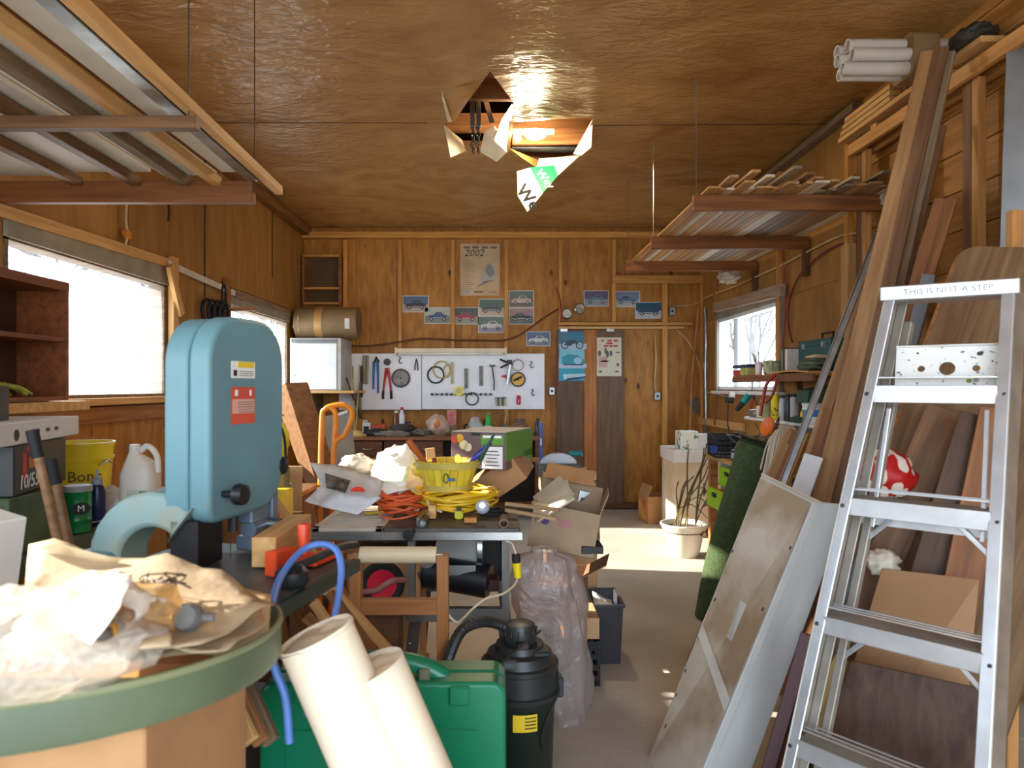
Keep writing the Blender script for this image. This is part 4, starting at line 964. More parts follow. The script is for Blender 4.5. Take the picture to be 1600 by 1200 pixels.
# white cloth and papers left of the basket
blob(P(625,735,3.3), (.13,.08,.11), .35, 2.2, 8).build('white_cloth', mat('cloth_white', (240,234,222), rough=.8, var=.04), smooth=60, label='crumpled white cloth heaped behind the orange cord', cat='cloth')
fl = G(); a_, b_, c_, d_ = P(584,724,3.2), P(640,730,3.2), P(634,760,3.08), P(575,765,3.08)
o = crumple([a_, b_, c_, d_], .008, .03, 8, 3).build('flower_print', mat('print_pastel', (238,240,236), c2=(170,214,178), scale=9, rough=.6, lo=.4, hi=.55), smooth=60, solid=.001, label='pastel flower printed paper propped behind the orange cord', cat='paper')
crumple([P(570,752,3.1), P(612,748,3.14), P(640,764,3.05), P(596,775,3.0)], .01, .03, 8, 4).build('paper_sheet', whitep, smooth=60, solid=.001, label='plain white paper below the flower print', cat='paper')
blob(P(560,727,3.35), (.08,.05,.05), .35, 2.5, 12).build('paper_wad', mat('wad_cream', (232,220,196), rough=.8), smooth=60, label='crumpled cream paper wad left of the white cloth', cat='paper')
# printed flyer bag
fb = thing('flyer_bag', 'grey and white printed plastic flyer bag on the saw wing', 'bag', T(onz(540,800,zt)))
o0 = onz(540,800,zt)
crumple([q-o0 for q in (P(484,722,3.05),P(545,730,3.1),P(600,752,3.05),P(594,772,2.98),P(560,800,2.93),P(508,792,2.9),P(476,782,2.92),P(502,758,2.98))], .018, .03, 9, 5).build('sheet', mat('flyer_grey', (206,202,196), rough=.4, var=.1, scale=14), fb, smooth=55, solid=.002)
crumple([q-o0+Vector((0,-.022,.004)) for q in (P(510,740,3.02),P(549,752,3.04),P(541,771,2.97),P(512,762,2.97))], .006, .02, 9, 5).build('dark_print', mat('flyer_dark', (44,38,34), c2=(120,110,100), scale=30), fb, smooth=55, solid=.001)
G().prism([(.03*math.cos(t),.02*math.sin(t)) for t in [PI*k/12 for k in range(13)]], .002, T(P(559,768,2.93)-o0) @ RX(62)).build('red_print', mat('flyer_red', (226,58,30)), fb)
crumple([q-o0+Vector((0,-.02,.0)) for q in (P(500,790,2.92),P(520,768,2.94),P(598,776,2.94),P(560,802,2.88))], .014, .025, 9, 8).build('fold', mat('flyer_pale', (214,216,222), rough=.35), fb, smooth=55, solid=.002)
rod('yellow_ruler', [onz(572,803,.885), onz(598,800,.885)], .006, mat('ruler_yellow', (200,180,40)), 'short yellow tool lying beside the flyer bag', 'tool')
# bulb, tape, fittings at the front edge
lb_ = thing('light_bulb', 'frosted light bulb lying on the saw table before the basket', 'bulb', T(P(754,792,2.82)) @ RX(75))
G().lathe([(0,-.03),(.016,-.028),(.028,-.008),(.028,.008),(.02,.026),(.013,.036)],20).build('glass', mat('bulb_frost', (196,206,220), rough=.15, var=.03), lb_, smooth=60); G().cyl((0,0,.036),(0,0,.06),.012,n=12).build('screw_base', steel, lb_, smooth=40)
tm = thing('tape_measure', 'small yellow tape measure at the saw table front', 'tape measure', T(onz(717,812,zt)+Vector((0,.01,0))))
G().prism(rounded(.035,.035,.012,4), .022, T(0,.011,.018) @ RX(90)).build('case', mat('tape_yellow', (214,204,40)), tm, bevel=.002); G().box((.0,0,.038),(.02,.02,.012)).build('button', blackp, tm)
for nm, px, lab in (('pipe_stub',661,'short dark pipe stub at the front of the saw table'),('pipe_stub',787,'short rusty pipe stub at the right corner of the saw table')):
    q = onz(px,824,zt); g = G().lathe([(.018,0),(.018,.1),(.013,.1),(.013,0),(.018,0)],16,M=T(q+Vector((0,-.03,.02))) @ RX(-90)); g.build(nm, darksteel if px < 700 else mat('rust_pipe', (120,96,76), rough=.6, metal=.4), smooth=40, label=lab, cat='pipe')
G().box(onz(676,810,zt)+Vector((0,0,.03)), (.03,.05,.055)).build('wood_cube', lightpine, bevel=.002, label='small pale wood cube on the saw fence', cat='block')
for i, (a, b_) in enumerate((((760,800,2.86),(790,790,2.95)),)):
    G().tube(coil(onz(768,806,.885)+Vector((0,.05,0)), .06, 5, .02, .2, 4), .005, 6).build('thin_black_cable', blackr, smooth=60, label='thin black cable coiled behind the light bulb', cat='cord')
for i, (a, b_) in enumerate((((790,787,3.0),(874,797,2.85)),((790,797,2.95),(870,811,2.8)))):
    board('stick', P(*a), P(*b_), .016, .014, wood('stick_wood', (190,160,122), (150,118,84)), hint=(0,0,1), label=('upper thin wooden stick jutting from the saw table','lower thin wooden stick jutting from the saw table')[i], cat='stick', group='sticks on the saw table')
G().box(onz(735,818,zt)+Vector((0,.01,.012)),(.05,.03,.02)).build('orange_block', mat('block_orange', (196,132,60), rough=.6), bevel=.002, label='small orange wood offcut at the saw table edge', cat='block')
# ---- cartons piled beside the saw
kx = P(746,0,3.3).x
kb_ = carton('fruit_carton', (.27,.40,.17), T(P(764,728,3.42)+Vector((.02,.05,0))) @ RZ(-20), mat('carton_plum', (108,84,82), rough=.5, var=.06), 'plum and green fruit carton on top of the pile')
G().box((0,0,.1712),(.262,.392,.002)).build('lid_sheet', mat('lid_white', (230,226,218), rough=.5, var=.04), kb_)
gs = mat('fruit_green', (92,146,34), rough=.4, var=.06)
G().box((.1358,.0,.105),(.0016,.396,.13)).build('green_side', gs, kb_); G().box((.1358,.13,.035),(.0016,.13,.066)).build('green_side', gs, kb_)
G().prism([(-.07,0),(.07,0),(.06,.05),(-.06,.05)], .002, T(.1363,-.03,.0) @ RZ(90) @ RX(90)).build('hand_hole', cardin, kb_)
G().box((.07,-.2008,.055),(.10,.0015,.10)).build('shipping_label', whitep, kb_); G().box((.07,-.2008,.135),(.11,.0015,.045)).build('green_band', gs, kb_)
for k in range(5): G().box((.07,-.2018,.02+.016*k),(.07-.012*(k%3),.001,.004)).build('label_line', ink, kb_)
G().box((.07,-.2018,.15),(.09,.001,.012)).build('label_word', whitep, kb_)
fr_ = ((-.115,.135,.018,(206,70,40)),(-.09,.14,.02,(222,170,50)),(-.07,.11,.022,(232,222,170)),(-.05,.1,.02,(236,226,180)),(-.1,.05,.016,(190,206,110)),(-.1,.02,.014,(200,214,120)))
for x, z, r_, c_ in fr_: G().prism([(r_*math.cos(t),r_*math.sin(t)) for t in [2*PI*k/14 for k in range(14)]], .0016, T(x,-.2,z) @ RX(90)).build('fruit_print', mat('fruit%d' % (x*1000+z*100), c_), kb_)
G().box((-.01,-.2008,.16),(.045,.001,.012)).build('hand_slot', ink, kb_)
# wall of brown cartons below
carton('tilted_carton', (.27,.24,.13), T(P(795,765,3.38)+Vector((0,.08,-.0))) @ RY(-36) @ RZ(-14), cardb, 'brown carton tipped on its corner under the fruit carton')
b = carton('banana_carton', (.30,.26,.20), T(P(880,862,3.25)+Vector((.0,.1,0))) @ RY(10) @ RZ(-8), mat('carton_grey_tan', (168,142,112), rough=.8, var=.1), 'greyish carton with purple printed spot beside the saw', open_top=True, flaps=(('y+',8,.09),('x+',12,.1)))
G().prism([(.02*math.cos(t),.02*math.sin(t)) for t in [2*PI*k/14 for k in range(14)]], .002, T(-.09,-.131,.13) @ RX(90)).build('purple_print', mat('purple', (86,44,120)), b); G().box((.0,-.131,.13),(.07,.002,.035)).build('fruit_print', mat('fruit_pink', (176,120,116)), b)
G().box((-.02,-.125,.205),(.24,.004,.1), RX(-50)).build('torn_flap', cardb, b, T(0,.05,.1))
tr = carton('cream_tray', (.26,.22,.11), T(P(888,772,3.55)+Vector((0,.1,0))) @ RZ(3), cardb2, 'pale open tray carton behind the tipped carton', open_top=True)
G().box((0,-.1115,.09),(.262,.002,.04)).build('pale_band', mat('tray_cream', (226,196,140)), tr)
for x in (-.07,.0,.125): G().prism([(.012*math.cos(t),.012*math.sin(t)) for t in [-PI*k/8 for k in range(9)]], .001, T(x,-.1127,.07) @ RX(90)).build('hand_notch', ink, tr)
# miter saw guard behind the tray
mg = thing('miter_saw', 'grey saw guard with teal handle behind the cream tray', 'saw', T(P(872,724,3.7)))
G().prism([(.095*math.cos(t),.055*math.sin(t)) for t in [PI*k/16 for k in range(17)]], .03, RX(90)).build('guard', mat('guard_grey', (176,182,186), rough=.4), mg, bevel=.004); G().tube([(.06,.02,.05),(.12,.03,.05),(.12,.03,.035)], .014, 8).build('handle', mat('handle_teal', (18,126,130), rough=.4), mg, smooth=50)
G().box((0,0,-.03),(.22,.14,.06)).build('base', castgrey, mg, bevel=.004)
carton('lower_carton', (.26,.28,.17), T(P(912,0,3.75).x-.02,4.07,.50), cardb, 'plain brown carton under the pale tray carton')
b = carton('tall_carton', (.28,.3,.5), T(P(905,0,3.75).x-.02,4.09,.0), cardb2, 'tall brown carton standing on the floor by the aisle')
fs_ = thing('metal_fitting', 'silver slotted metal box beside the pale tray carton', 'box', T(P(912,790,3.5)) @ RY(12)); G().box((0,0,.04),(.08,.06,.07)).build('body', galv, fs_, bevel=.003); G().box((0,-.031,.03),(.05,.001,.02)).build('slot', ink, fs_)
for i, (a, b_) in enumerate((((842,792,3.3),(886,757,3.3)),((835,800,3.28),(892,764,3.26)))):
    board('paper_folder', P(*a), P(*b_), .2, .012, mat('folder_grey', (196,184,160), rough=.7), hint=(0,-.3,1), label=('upper tilted grey folder leaning on the greyish carton','lower tilted grey folder leaning on the greyish carton')[i], cat='folder')
G().span((P(905,0,3.3).x, 3.2, P(0,858,3.3).z),(P(938,0,3.3).x,3.42,P(0,846,3.3).z)).build('black_tray', blackp, bevel=.003, label='thin black tray under the greyish carton', cat='tray')
G().box((P(920,0,3.32).x,3.33,P(0,840,3.3).z),(.1,.05,.03)).build('timber_end', greywood, bevel=.003, label='grey timber end poking out above the black tray', cat='timber')
carton('flap_carton', (.22,.24,.22), T(P(880,0,3.3).x,3.36,.33) @ RZ(-12), cardin, 'dark open carton with bent flaps above the black crate', open_top=True, flaps=(('y-',120,.12),('x+',60,.12)))
carton('flat_carton', (.17,.24,.10), T(P(905,0,3.45).x,3.48,.225), cardb2, 'small pale carton lying on the black crate')
def crate(name, M, sz, m, label, rows=4, cols=6, t=.012, cat='crate'):
    """slatted plastic crate"""
    r = thing(name, label, cat, M); a, b, h = sz[0]/2, sz[1]/2, sz[2]
    G().span((-a,-b,0),(a,b,t)).build('base', m, r)
    for k in range(rows):
        z = t+(h-t)*(k+.5)/rows; hh = (h/rows)*(.5 if k < rows-1 else .75)
        for s in (-1, 1):
            G().box((0,s*(b-t/2),z),(2*a,t,hh)).build('rail', m, r); G().box((s*(a-t/2),0,z),(t,2*b-2*t,hh)).build('rail', m, r)
    for i in range(cols+1):
        x = lerp(-a+t/2, a-t/2, i/cols)
        for s in (-1, 1): G().box((x,s*(b-t/2),h/2),(t*.9,t*1.15,h)).build('slat', m, r)
        y = lerp(-b+t/2, b-t/2, i/cols)
        for s in (-1, 1): G().box((s*(a-t/2),y,h/2),(t*1.15,t*.9,h)).build('slat', m, r)
    return r
crate('milk_crate', T(P(900,0,3.5).x-.02,3.52,0), (.24,.3,.215), blackp, 'black slatted crate on the floor beside the grey bin')
bn = thing('waste_bin', 'dark grey rectangular bin on the aisle floor', 'bin', T(P(945,0,3.72).x,3.76,0))
dg = mat('bin_grey', (62,62,68), rough=.45, var=.06); g = G()
def ring(x, y, z): return [(-x,-y,z),(x,-y,z),(x,y,z),(-x,y,z)]
g.add(ring(.068,.12,0)+ring(.078,.15,.31)+ring(.072,.144,.31)+ring(.062,.114,.02), [(3,2,1,0)]+[(k*4+i,k*4+(i+1)%4,(k+1)*4+(i+1)%4,(k+1)*4+i) for k in range(3) for i in range(4)]+[(12,13,14,15)])
g.build('body', dg, bn, bevel=.003); 
g = G()
for s in (-1,1): g.span((-.084,s*.15-.008,.295),(.084,s*.15+.008,.312)); g.span((s*.08-.008,-.15,.295),(s*.08+.008,.15,.312))
g.build('rim', dg, bn, bevel=.002)
crumple([q+bn.location for q in (Vector((-.06,-.1,.29)),Vector((.03,-.12,.3)),Vector((.05,.05,.28)),Vector((-.05,.08,.31)))],.02,.03).build('crumpled_paper', whitep, smooth=60, solid=.001, label='white paper scrap inside the grey bin', cat='paper')
# ---- big clear plastic bag standing in front of the cartons
def pbag(u_, v):
    a = 2*PI*u_; z = lerp(.0, .725, v)
    r_ = .115*(1-.25*max(0,(v-.75)/.25)**2)*(1 if v > .06 else .8)
    cx = P(lerp(882,848,min(1,v*1.1)),0,3.1).x; fold = 1+.2*noise.noise(Vector((math.cos(a)*2.2, math.sin(a)*2.2, v*3.5)))+.14*abs(noise.noise(Vector((math.cos(a)*5, math.sin(a)*5, v*7))))
    if v > .97: r_ *= .5
    return (cx+math.cos(a)*r_*1.25*fold*(1 if v > .3 else lerp(.72,1,v/.3)), 3.05+math.sin(a)*r_*.85*fold, z)
G().grid(pbag, 48, 40).build('plastic_bag', film('poly_bag', (230,220,216), clear=.5, rough=.12, bump=1.0, bscale=15), smooth=60, label='tall wrinkled clear plastic bag standing beside the vacuum', cat='bag')
# ---- orange hand truck behind the saw
ht = thing('hand_truck', 'orange tubular hand truck behind the saw', 'hand truck', T(P(525,0,4.2).x,4.1,0))
hx = ht.location.x; ho = mat('truck_orange', (232,138,28), rough=.4, var=.1); o0 = ht.location
def hp_(px, py, d): return P(px, py, d)-o0
G().tube(smooth_path([Vector((hp_(500,0,4.0).x,-.12,.06)),hp_(500,800,4.1),hp_(503,660,4.2),hp_(508,640,4.2),hp_(520,634,4.2),hp_(536,633,4.2),hp_(548,640,4.2),hp_(549,655,4.2),hp_(538,680,4.2),hp_(524,690,4.18),hp_(521,715,4.16)],5)+[hp_(519,800,4.1),Vector((hp_(518,0,4).x,-.12,.06))], .0165, 10).build('tube_frame', ho, ht, smooth=60)
G().tube(smooth_path([hp_(512,636,4.2),hp_(523,643,4.2),hp_(524,665,4.2),hp_(522,692,4.18)],4), .0165, 10).build('handle_bar', ho, ht, smooth=60)
for z in (.3,.6,.85): G().tube([Vector((hp_(501,0,4.1).x,-.06,z)),Vector((hp_(520,0,4.1).x,-.06,z))], .012, 8).build('rung', ho, ht, smooth=60)
G().span((hp_(492,0,4.0).x,-.32,.03),(hp_(535,0,4.0).x,-.1,.04)).build('toe_plate', ho, ht)
for s in (495,530): G().lathe([(.03,-.025),(.09,-.03),(.105,0),(.09,.03),(.03,.025)],20,M=T(hp_(s,0,4.0).x,.02,.105) @ RY(90)).build('wheel', blackr, ht, smooth=50)
# leaning brown column and grey board
lc = thing('speaker_column', 'tall brown chipboard column leaning by the hand truck', 'panel', T(0,0,0))
lcm = wood('chipboard_brown', (136,98,62), (110,76,46), rough=.7); d1 = 4.55
def q8(pts): return [P(*p) for p in pts]
top = q8(((425,610,4.6),(446,598,4.4),(481,597,4.5),(463,606,4.72)))
btm = [Vector((-.95,4.55,0)),Vector((-.86,4.38,0)),Vector((-.73,4.46,0)),Vector((-.82,4.64,0))]
lc.location = sum(btm, Vector())/4
G().hexa([v-lc.location for v in btm]+[v-lc.location for v in top]).build('body', lcm, lc, bevel=.004); bpy.data.objects['speaker_column']
board('grey_leaning_board', P(525,648,5.0), Vector((P(560,0,5).x,4.95,0)), .20, .03, mat('panel_grey', (150,142,122), rough=.6, var=.12), hint=(0,-1,0.1), label='long grey board leaning behind the orange hand truck', cat='board')
board('white_trim', P(521,650,4.9), P(543,643,4.9), .02, .02, white, label='short white strip on top of the grey leaning board', cat='strip')
# ---- clutter between the bandsaw and the saw table
bench2 = thing('side_cabinet', 'low wooden cabinet behind the bandsaw', 'cabinet', T(-1.43,4.02,0))
G().span((-.3,-.3,0),(.32,.3,.8)).build('body', midwood, bench2, bevel=.005); G().span((-.32,-.32,.8),(.34,.32,.825)).build('top', lightpine, bench2, bevel=.003)
yb = thing('yellow_sack', 'crumpled yellow sack slumped beside the brown column', 'sack', T(P(423,720,3.95)))
blob((0,0,.11), (.10,.08,.13), .22, 2.4, 2, flat=.85).build('bag', mat('sack_yellow', (222,204,36), rough=.35, c2=(240,236,200), scale=9, lo=.3, hi=.42), yb, smooth=60)
G().box((0,0,.25),(.12,.09,.012)).build('board', lightpine, yb)
blob((P(418,648,3.95).x,3.95,P(0,648,3.95).z+.01),(.05,.05,.03),.3,3,5,flat=.6).build('white_rag', mat('rag_white', (220,216,206), rough=.7, var=.1), smooth=60, label='white cloth rag on top of the yellow sack', cat='cloth')
G().tube(smooth_path([P(424,650,3.95),P(438,665,3.88),P(446,700,3.88),Vector((-1.17,3.9,.834))],5), .007, 6).build('black_cable', blackr, smooth=60, label='black cable dangling beside the yellow sack', cat='cord')
board('plywood_offcut', P(452,728,3.5), Vector((P(446,0,3.5).x,3.46,.0)), .13, .018, cardb2, hint=(0,-1,.05), label='tall tan plywood offcut standing behind the bandsaw', cat='board')
board('grey_offcut', P(446,755,3.4), Vector((P(442,0,3.4).x,3.36,.0)), .06, .02, mat('offcut_grey', (150,144,136), rough=.7), hint=(0,-1,.05), label='narrow grey offcut before the tan plywood offcut', cat='board')
b = carton('yellow_carton', (.10,.12,.12), T(P(433,806,3.2)) @ RZ(-8), mat('carton_sun', (232,196,50), rough=.5), 'small yellow carton with black lettering behind the bandsaw')
text('Lyto', .03, ink, b, T(.0,-.0606,.07) @ RX(90) @ RZ(12)); G().box((.02,-.0605,.02),(.05,.001,.03)).build('orange_print', mat('print_orange2', (220,110,40)), b)
carton('olive_carton', (.12,.1,.09), T(P(428,762,3.3)), mat('carton_olive', (120,112,64), rough=.6), 'small olive carton above the yellow carton')
G().span((P(404,0,3.2).x,3.1,0),(P(462,0,3.2).x,3.34,P(0,806,3.2).z-.002)).build('wooden_stand', darkwood, bevel=.004, label='dark wooden stand under the small yellow carton', cat='stand')
G().box((P(428,0,3.3).x,3.3,P(0,778,3.3).z+.04),(.13,.08,.0)).build('x', cardb) if False else None
for i, (a, b_, m_) in enumerate((((400,742,2.9),(452,812,2.6),lightpine),((402,775,2.75),(428,850,2.5),midwood),((412,768,2.7),(440,842,2.45),darkwood),((398,800,2.7),(412,855,2.4),midwood),((505,905,2.2),(560,965,2.2),lightpine),((490,940,2.1),(520,985,2.1),lightpine),((515,925,2.15),(580,1015,2.15),midwood),((478,962,2.0),(500,985,2.0),midwood))):
    lab = ('longest pale offcut leaning from the bandsaw toward the cartons','brown offcut leaning left of the darkest offcut','darkest offcut leaning behind the orange push handle','short brown offcut beside the bandsaw guide','pale offcut below the saw table hose','short pale lath low under the bandsaw rail','long brown lath sloping under the roller stand','brown lath end beside the olive lid','brown lath end above the green case handle')[i]
    A, B2 = P(*a), P(b_[0], b_[1], a[2]); dv = (B2-A).normalized()
    board('offcut', A, A+dv*(A.z-.015)/(-dv.z), .03, .016, m_, hint=(0,-1,0), label=lab, cat='offcut', group='offcuts between the saws')
# ================================================================ right side of the shop
alu = mat('aluminium', (208,210,212), rough=.42, metal=.75, var=.12, scale=7)
alug = mat('aluminium_dull', (160,152,140), rough=.55, metal=.5, var=.15, scale=9)
# ---- timber rack against the wall
rk = thing('stud_rack', 'pine stud storage rack built against the shiplap wall', 'rack', T(2.24, 3.8, 0))
pine2 = wood('rack_pine', (200,148,88), (172,118,62), knots=2.0, rnd=.1); brn = wood('rack_brown', (128,88,56), (96,62,38), rnd=.1)
def rb(name, a, b, wd, th, m, hint): return board(name, Vector(a)-Vector((2.24,3.8,0)), Vector(b)-Vector((2.24,3.8,0)), wd, th, m, hint, rk)
for y in (4.36, 3.87, 3.34):
    rb('post', (2.235,y,0), (2.235,y,2.85), .04, .045, pine2, (0,-1,0)); rb('post_side', (2.235,y+.055,0), (2.235,y+.055,3.05), .045, .06, brn, (0,-1,0))
rb('rail', (2.185,2.6,2.875), (2.185,4.46,2.875), .03, .07, pine2, (0,0,1)); rb('rail', (2.29,2.6,2.875), (2.29,4.46,2.875), .03, .07, pine2, (0,0,1))
rb('upper_rail', (2.29,2.6,3.03), (2.29,3.6,3.03), .03, .06, pine2, (0,0,1))
for y in (2.9, 3.5, 4.2): rb('cross_piece', (2.19,y,2.93), (2.31,y,2.93), .06, .035, pine2, (0,0,1))
lab4 = ('lowest','second','third','topmost')
for k in range(4):
    a = 3.2 if k == 0 else 3.95
    board('stored_plank', (2.235,a,2.965+.034*k), (2.235,4.55-.03*k,2.965+.034*k), .17, .028, lightpine, label='%s pale plank stacked on top of the stud rack' % lab4[k], cat='plank', group='planks on the stud rack')
# tube bundle lying across the rack top
tbn = thing('tube_bundle', 'bundle of long white tubes tied with brown card on the rack', 'tubes', T(2.0,3.66,2.985))
tw = mat('tube_white', (206,200,190), rough=.4, var=.05)
for k, (y, z) in enumerate(((-.04,.03),(.03,.03),(-.055,.095),(.015,.095),(.06,.16),(-.01,.16))):
    x0 = -.27+(k % 3)*.02
    G().lathe([(.031,0),(.033,.0),(.033,.58),(.027,.58),(.027,.001),(.031,0)],18,M=T(x0,y,z) @ RY(90)).build('tube', tw, tbn, smooth=40)
    G().lathe([(.012,.01),(.026,.012),(.026,.03),(0,.03)],14,M=T(x0,y,z) @ RY(90)).build('end_cap', steel, tbn, smooth=40)
g = G().prism([(x, y+.095) for x, y in rounded(.2,.215,.04,4)], .13, T(.06,0,0) @ RY(90) @ RZ(90)).build('card_wrap', mat('wrap_brown', (142,112,76), rough=.7), tbn)
blob((2.18,3.3,3.01),(.08,.12,.05),.3,3,8,flat=.6).build('rolled_tarp', mat('tarp_dark', (52,48,44), rough=.6), smooth=60, label='dark rolled tarp on the rack beside the tubes', cat='tarp')
# ---- leaning lumber
tan1 = wood('lumber_tan', (182,140,96), (152,110,70)); br2 = wood('lumber_brown', (132,96,66), (100,70,46)); br3 = wood('lumber_rust', (148,98,60), (112,70,40))
def lean(name, top, bot, w_, t_, m, hint, label, cat='board', **kw):
    return board(name, bot, top, w_, t_, m, hint, label=label, cat=cat, **kw)
hx_ = (-.6,-.8,.2)
lean('lumber_board', P(1455,80,3.38), (1.27,3.30,0), .085, .02, tan1, hx_, 'longest tan board leaning against the stud rack', group='leaning boards')
lean('lumber_board', P(1472,74,3.34), (1.34,3.24,0), .06, .02, br2, hx_, 'long brown board directly behind the longest tan board', group='leaning boards')
lean('lumber_board', P(1484,82,3.36), (1.41,3.26,0), .05, .03, greywood, hx_, 'long grey board on the far side of the longest boards', group='leaning boards')
lean('lumber_board', P(1462,198,3.45), (1.44,3.40,0), .09, .025, br2, hx_, 'wide brown board with square top leaning mid rack', group='leaning boards')
lean('lumber_board', P(1478,312,3.1), (1.22,3.0,0), .085, .03, br3, hx_, 'shorter rust brown board behind the ladder top', group='leaning boards')
lean('lumber_board', P(1452,430,2.95), (1.25,2.9,0), .05, .03, mat('board_slate', (112,116,118), rough=.6, var=.1), hx_, 'slate grey strip leaning behind the ladder cap', group='leaning boards')
g = thing('metal_channel', 'grey metal channel leaning left of the tan boards', 'channel', T(1.045,3.55,0)); o0 = Vector((1.045,3.55,0))
board('web', (0,0,0), P(1388,325,3.6)-o0, .035, .004, galv, hx_, g); 
for s in (-1,1): board('flange', Vector((s*.016,0,.0)), P(1388,325,3.6)-o0+Vector((s*.016,0,0)), .004, .022, alug, hx_, g)
lean('lumber_board', P(1393,345,3.55), (1.14,3.48,0), .055, .02, tan1, hx_, 'narrow tan board beside the grey metal channel', group='leaning boards')
lean('lumber_board', P(1412,330,3.5), (1.21,3.42,0), .06, .02, br2, hx_, 'dark brown board between the narrow and longest tan boards', group='leaning boards')
for i, (px, py, d, bxx, w_, m_) in enumerate(((1236,672,3.72,.98,.05,tan1),(1246,674,3.7,1.02,.05,br3),(1256,676,3.66,1.06,.05,lightpine),(1300,640,3.5,1.20,.07,br3))):
    lean('trim_board', P(px,py,d), (bxx,d-.06,0), w_, .018, m_, hx_, ('first tan trim board right of the mop','second rust trim board right of the mop','third pale trim board right of the mop','dark trim board leaning by the ladder rail')[i], group='trim boards by the mop')
lean('white_panel_strip', P(1272,712,3.3), (1.02,3.2,0), .085, .015, white, hx_, 'short white board among the trim boards', cat='board')
# mop head
mp_ = thing('string_mop', 'shaggy off white string mop standing head up', 'mop', T(1.25,3.95,0))
mtop = P(1228,672,3.95)-Vector((1.25,3.95,0))
G().tube([(0,0,0), mtop*.9], .012, 8).build('handle', lightpine, mp_, smooth=50)
g = G(); rr = random.Random(3)
for k in range(120):
    a = rr.uniform(0,2*PI); q = mtop+Vector((rr.uniform(-.03,.03),rr.uniform(-.03,.03),rr.uniform(-.02,.03)))
    g.tube(smooth_path([q, q+Vector((.05*math.cos(a)-.02,.05*math.sin(a),-.05-.04*rr.random())), q+Vector((.055*math.cos(a)-.06,.05*math.sin(a),-.2-.16*rr.random()))],3), .0045, 4)
o = g.build('mop_strings', mat('mop_white', (214,204,184), rough=.9, var=.12), mp_, smooth=60, kind='stuff')
# plastic scrap caught between the boards
blob(P(1392,312,3.45), (.045,.03,.04), .4, 3, 3).build('plastic_scrap', clearbag, smooth=60, label='scrap of clear plastic caught on the leaning boards', cat='plastic')
# ---- rounded table top panel leaning behind the ladder
pc = P(1500,386,2.75); BL = Vector((.98,2.62,0)); up = (pc-BL); Lp = up.length; up.normalize(); sd = Vector((.62,-.72,.05)); sd = (sd-up*sd.dot(up)).normalized(); nrm = sd.cross(up)
PM = Matrix((sd, up, nrm)).transposed().to_4x4(); PM.translation = BL
Wp = .62
tt = thing('table_top_panel', 'worn brown table top panel with rounded corner behind the ladder', 'panel', PM)
G().prism([(x+Wp/2, y+Lp/2) for x, y in rounded(Wp, Lp, .07, 6, (0,0,1,1))], .022, z0=-.011).build('board', wood('tabletop_brown', (140,110,80), (108,80,56), rough=.5, axis=1), tt, bevel=.003)
G().prism([(0,.0),(.012,0),(.012,Lp-.07),(0,Lp-.07)], .026, z0=-.013).build('edge_band', midwood, tt)
for i, (px, py, d, bot, w_, m_) in enumerate(((1478,640,2.5,(.95,2.42,0),.12,br2),(1530,650,2.35,(1.1,2.25,0),.11,wood('lumber_dark', (92,66,46), (66,46,32))),(1560,640,2.3,(1.22,2.15,0),.1,br3))):
    lean('plank', P(px,py,d), bot, w_, .03, m_, (-.5,-.85,.1), ('wide brown plank slanting behind the ladder steps','darkest plank slanting behind the ladder steps','rust brown plank at the right behind the ladder')[i], cat='plank', group='planks behind the ladder')
lean('steel_strip', P(1594,52,3.05), (2.05,2.95,0), .095, .006, mat('strip_steel', (136,138,140), rough=.4, metal=.8, var=.15, scale=4), (-.5,-.85,0), 'tall grey steel strip standing at the right edge', cat='strip')
lean('pine_stick', P(1585,330,2.7), (1.85,2.6,0), .04, .04, pine2, (0,-1,0), 'pine stick behind the table top panel edge', cat='stick')
# tan sheet and dark panel low behind the ladder
def sheetbox(pts, th, name, m, label, cat):
    V = [Vector(p) for p in pts]; n_ = (V[1]-V[0]).cross(V[3]-V[0]).normalized()*th
    c = sum(V, Vector())/4; c.z = min(v.z for v in V); return G().hexa([v-c-n_ for v in V]+[v-c for v in V]).build(name, m, None, T(c), bevel=.002, label=label, cat=cat)
sheetbox([(.92,2.2,.0),(1.24,1.98,.0),P(1530,905,2.08),P(1378,888,2.3)], .006, 'hardboard_sheet', mat('hardboard_tan', (164,124,86), rough=.65, var=.08, scale=4), 'tan hardboard sheet standing behind the ladder', 'board')
sheetbox([(.80,2.08,0),(1.10,1.80,0),P(1546,1078,1.9),P(1330,1032,2.12)], .018, 'dark_panel_board', wood('veneer_dark', (84,60,48), (62,42,34), rough=.45, axis=2), 'dark brown veneered panel low behind the ladder', 'board')
lean('yellow_edge_board', P(1318,1030,2.2), (.74,2.14,0), .05, .02, wood('board_mustard', (160,130,70), (120,92,46)), (-.5,-.85,0), 'mustard edged board left of the dark veneered panel', cat='board')
lean('black_angle', P(1375,800,2.45), (.80,2.34,0), .03, .03, blackp, (-.5,-.85,0), 'thin black bar standing behind the ladder rail', cat='bar')
blob(P(1384,742,2.45), (.095,.08,.085), .18, 2, 4).build('knit_bundle', None or mat('knit_tmp', (196,30,30)), smooth=60, label='red and white patterned helmet shaped bundle behind the ladder', cat='bundle')
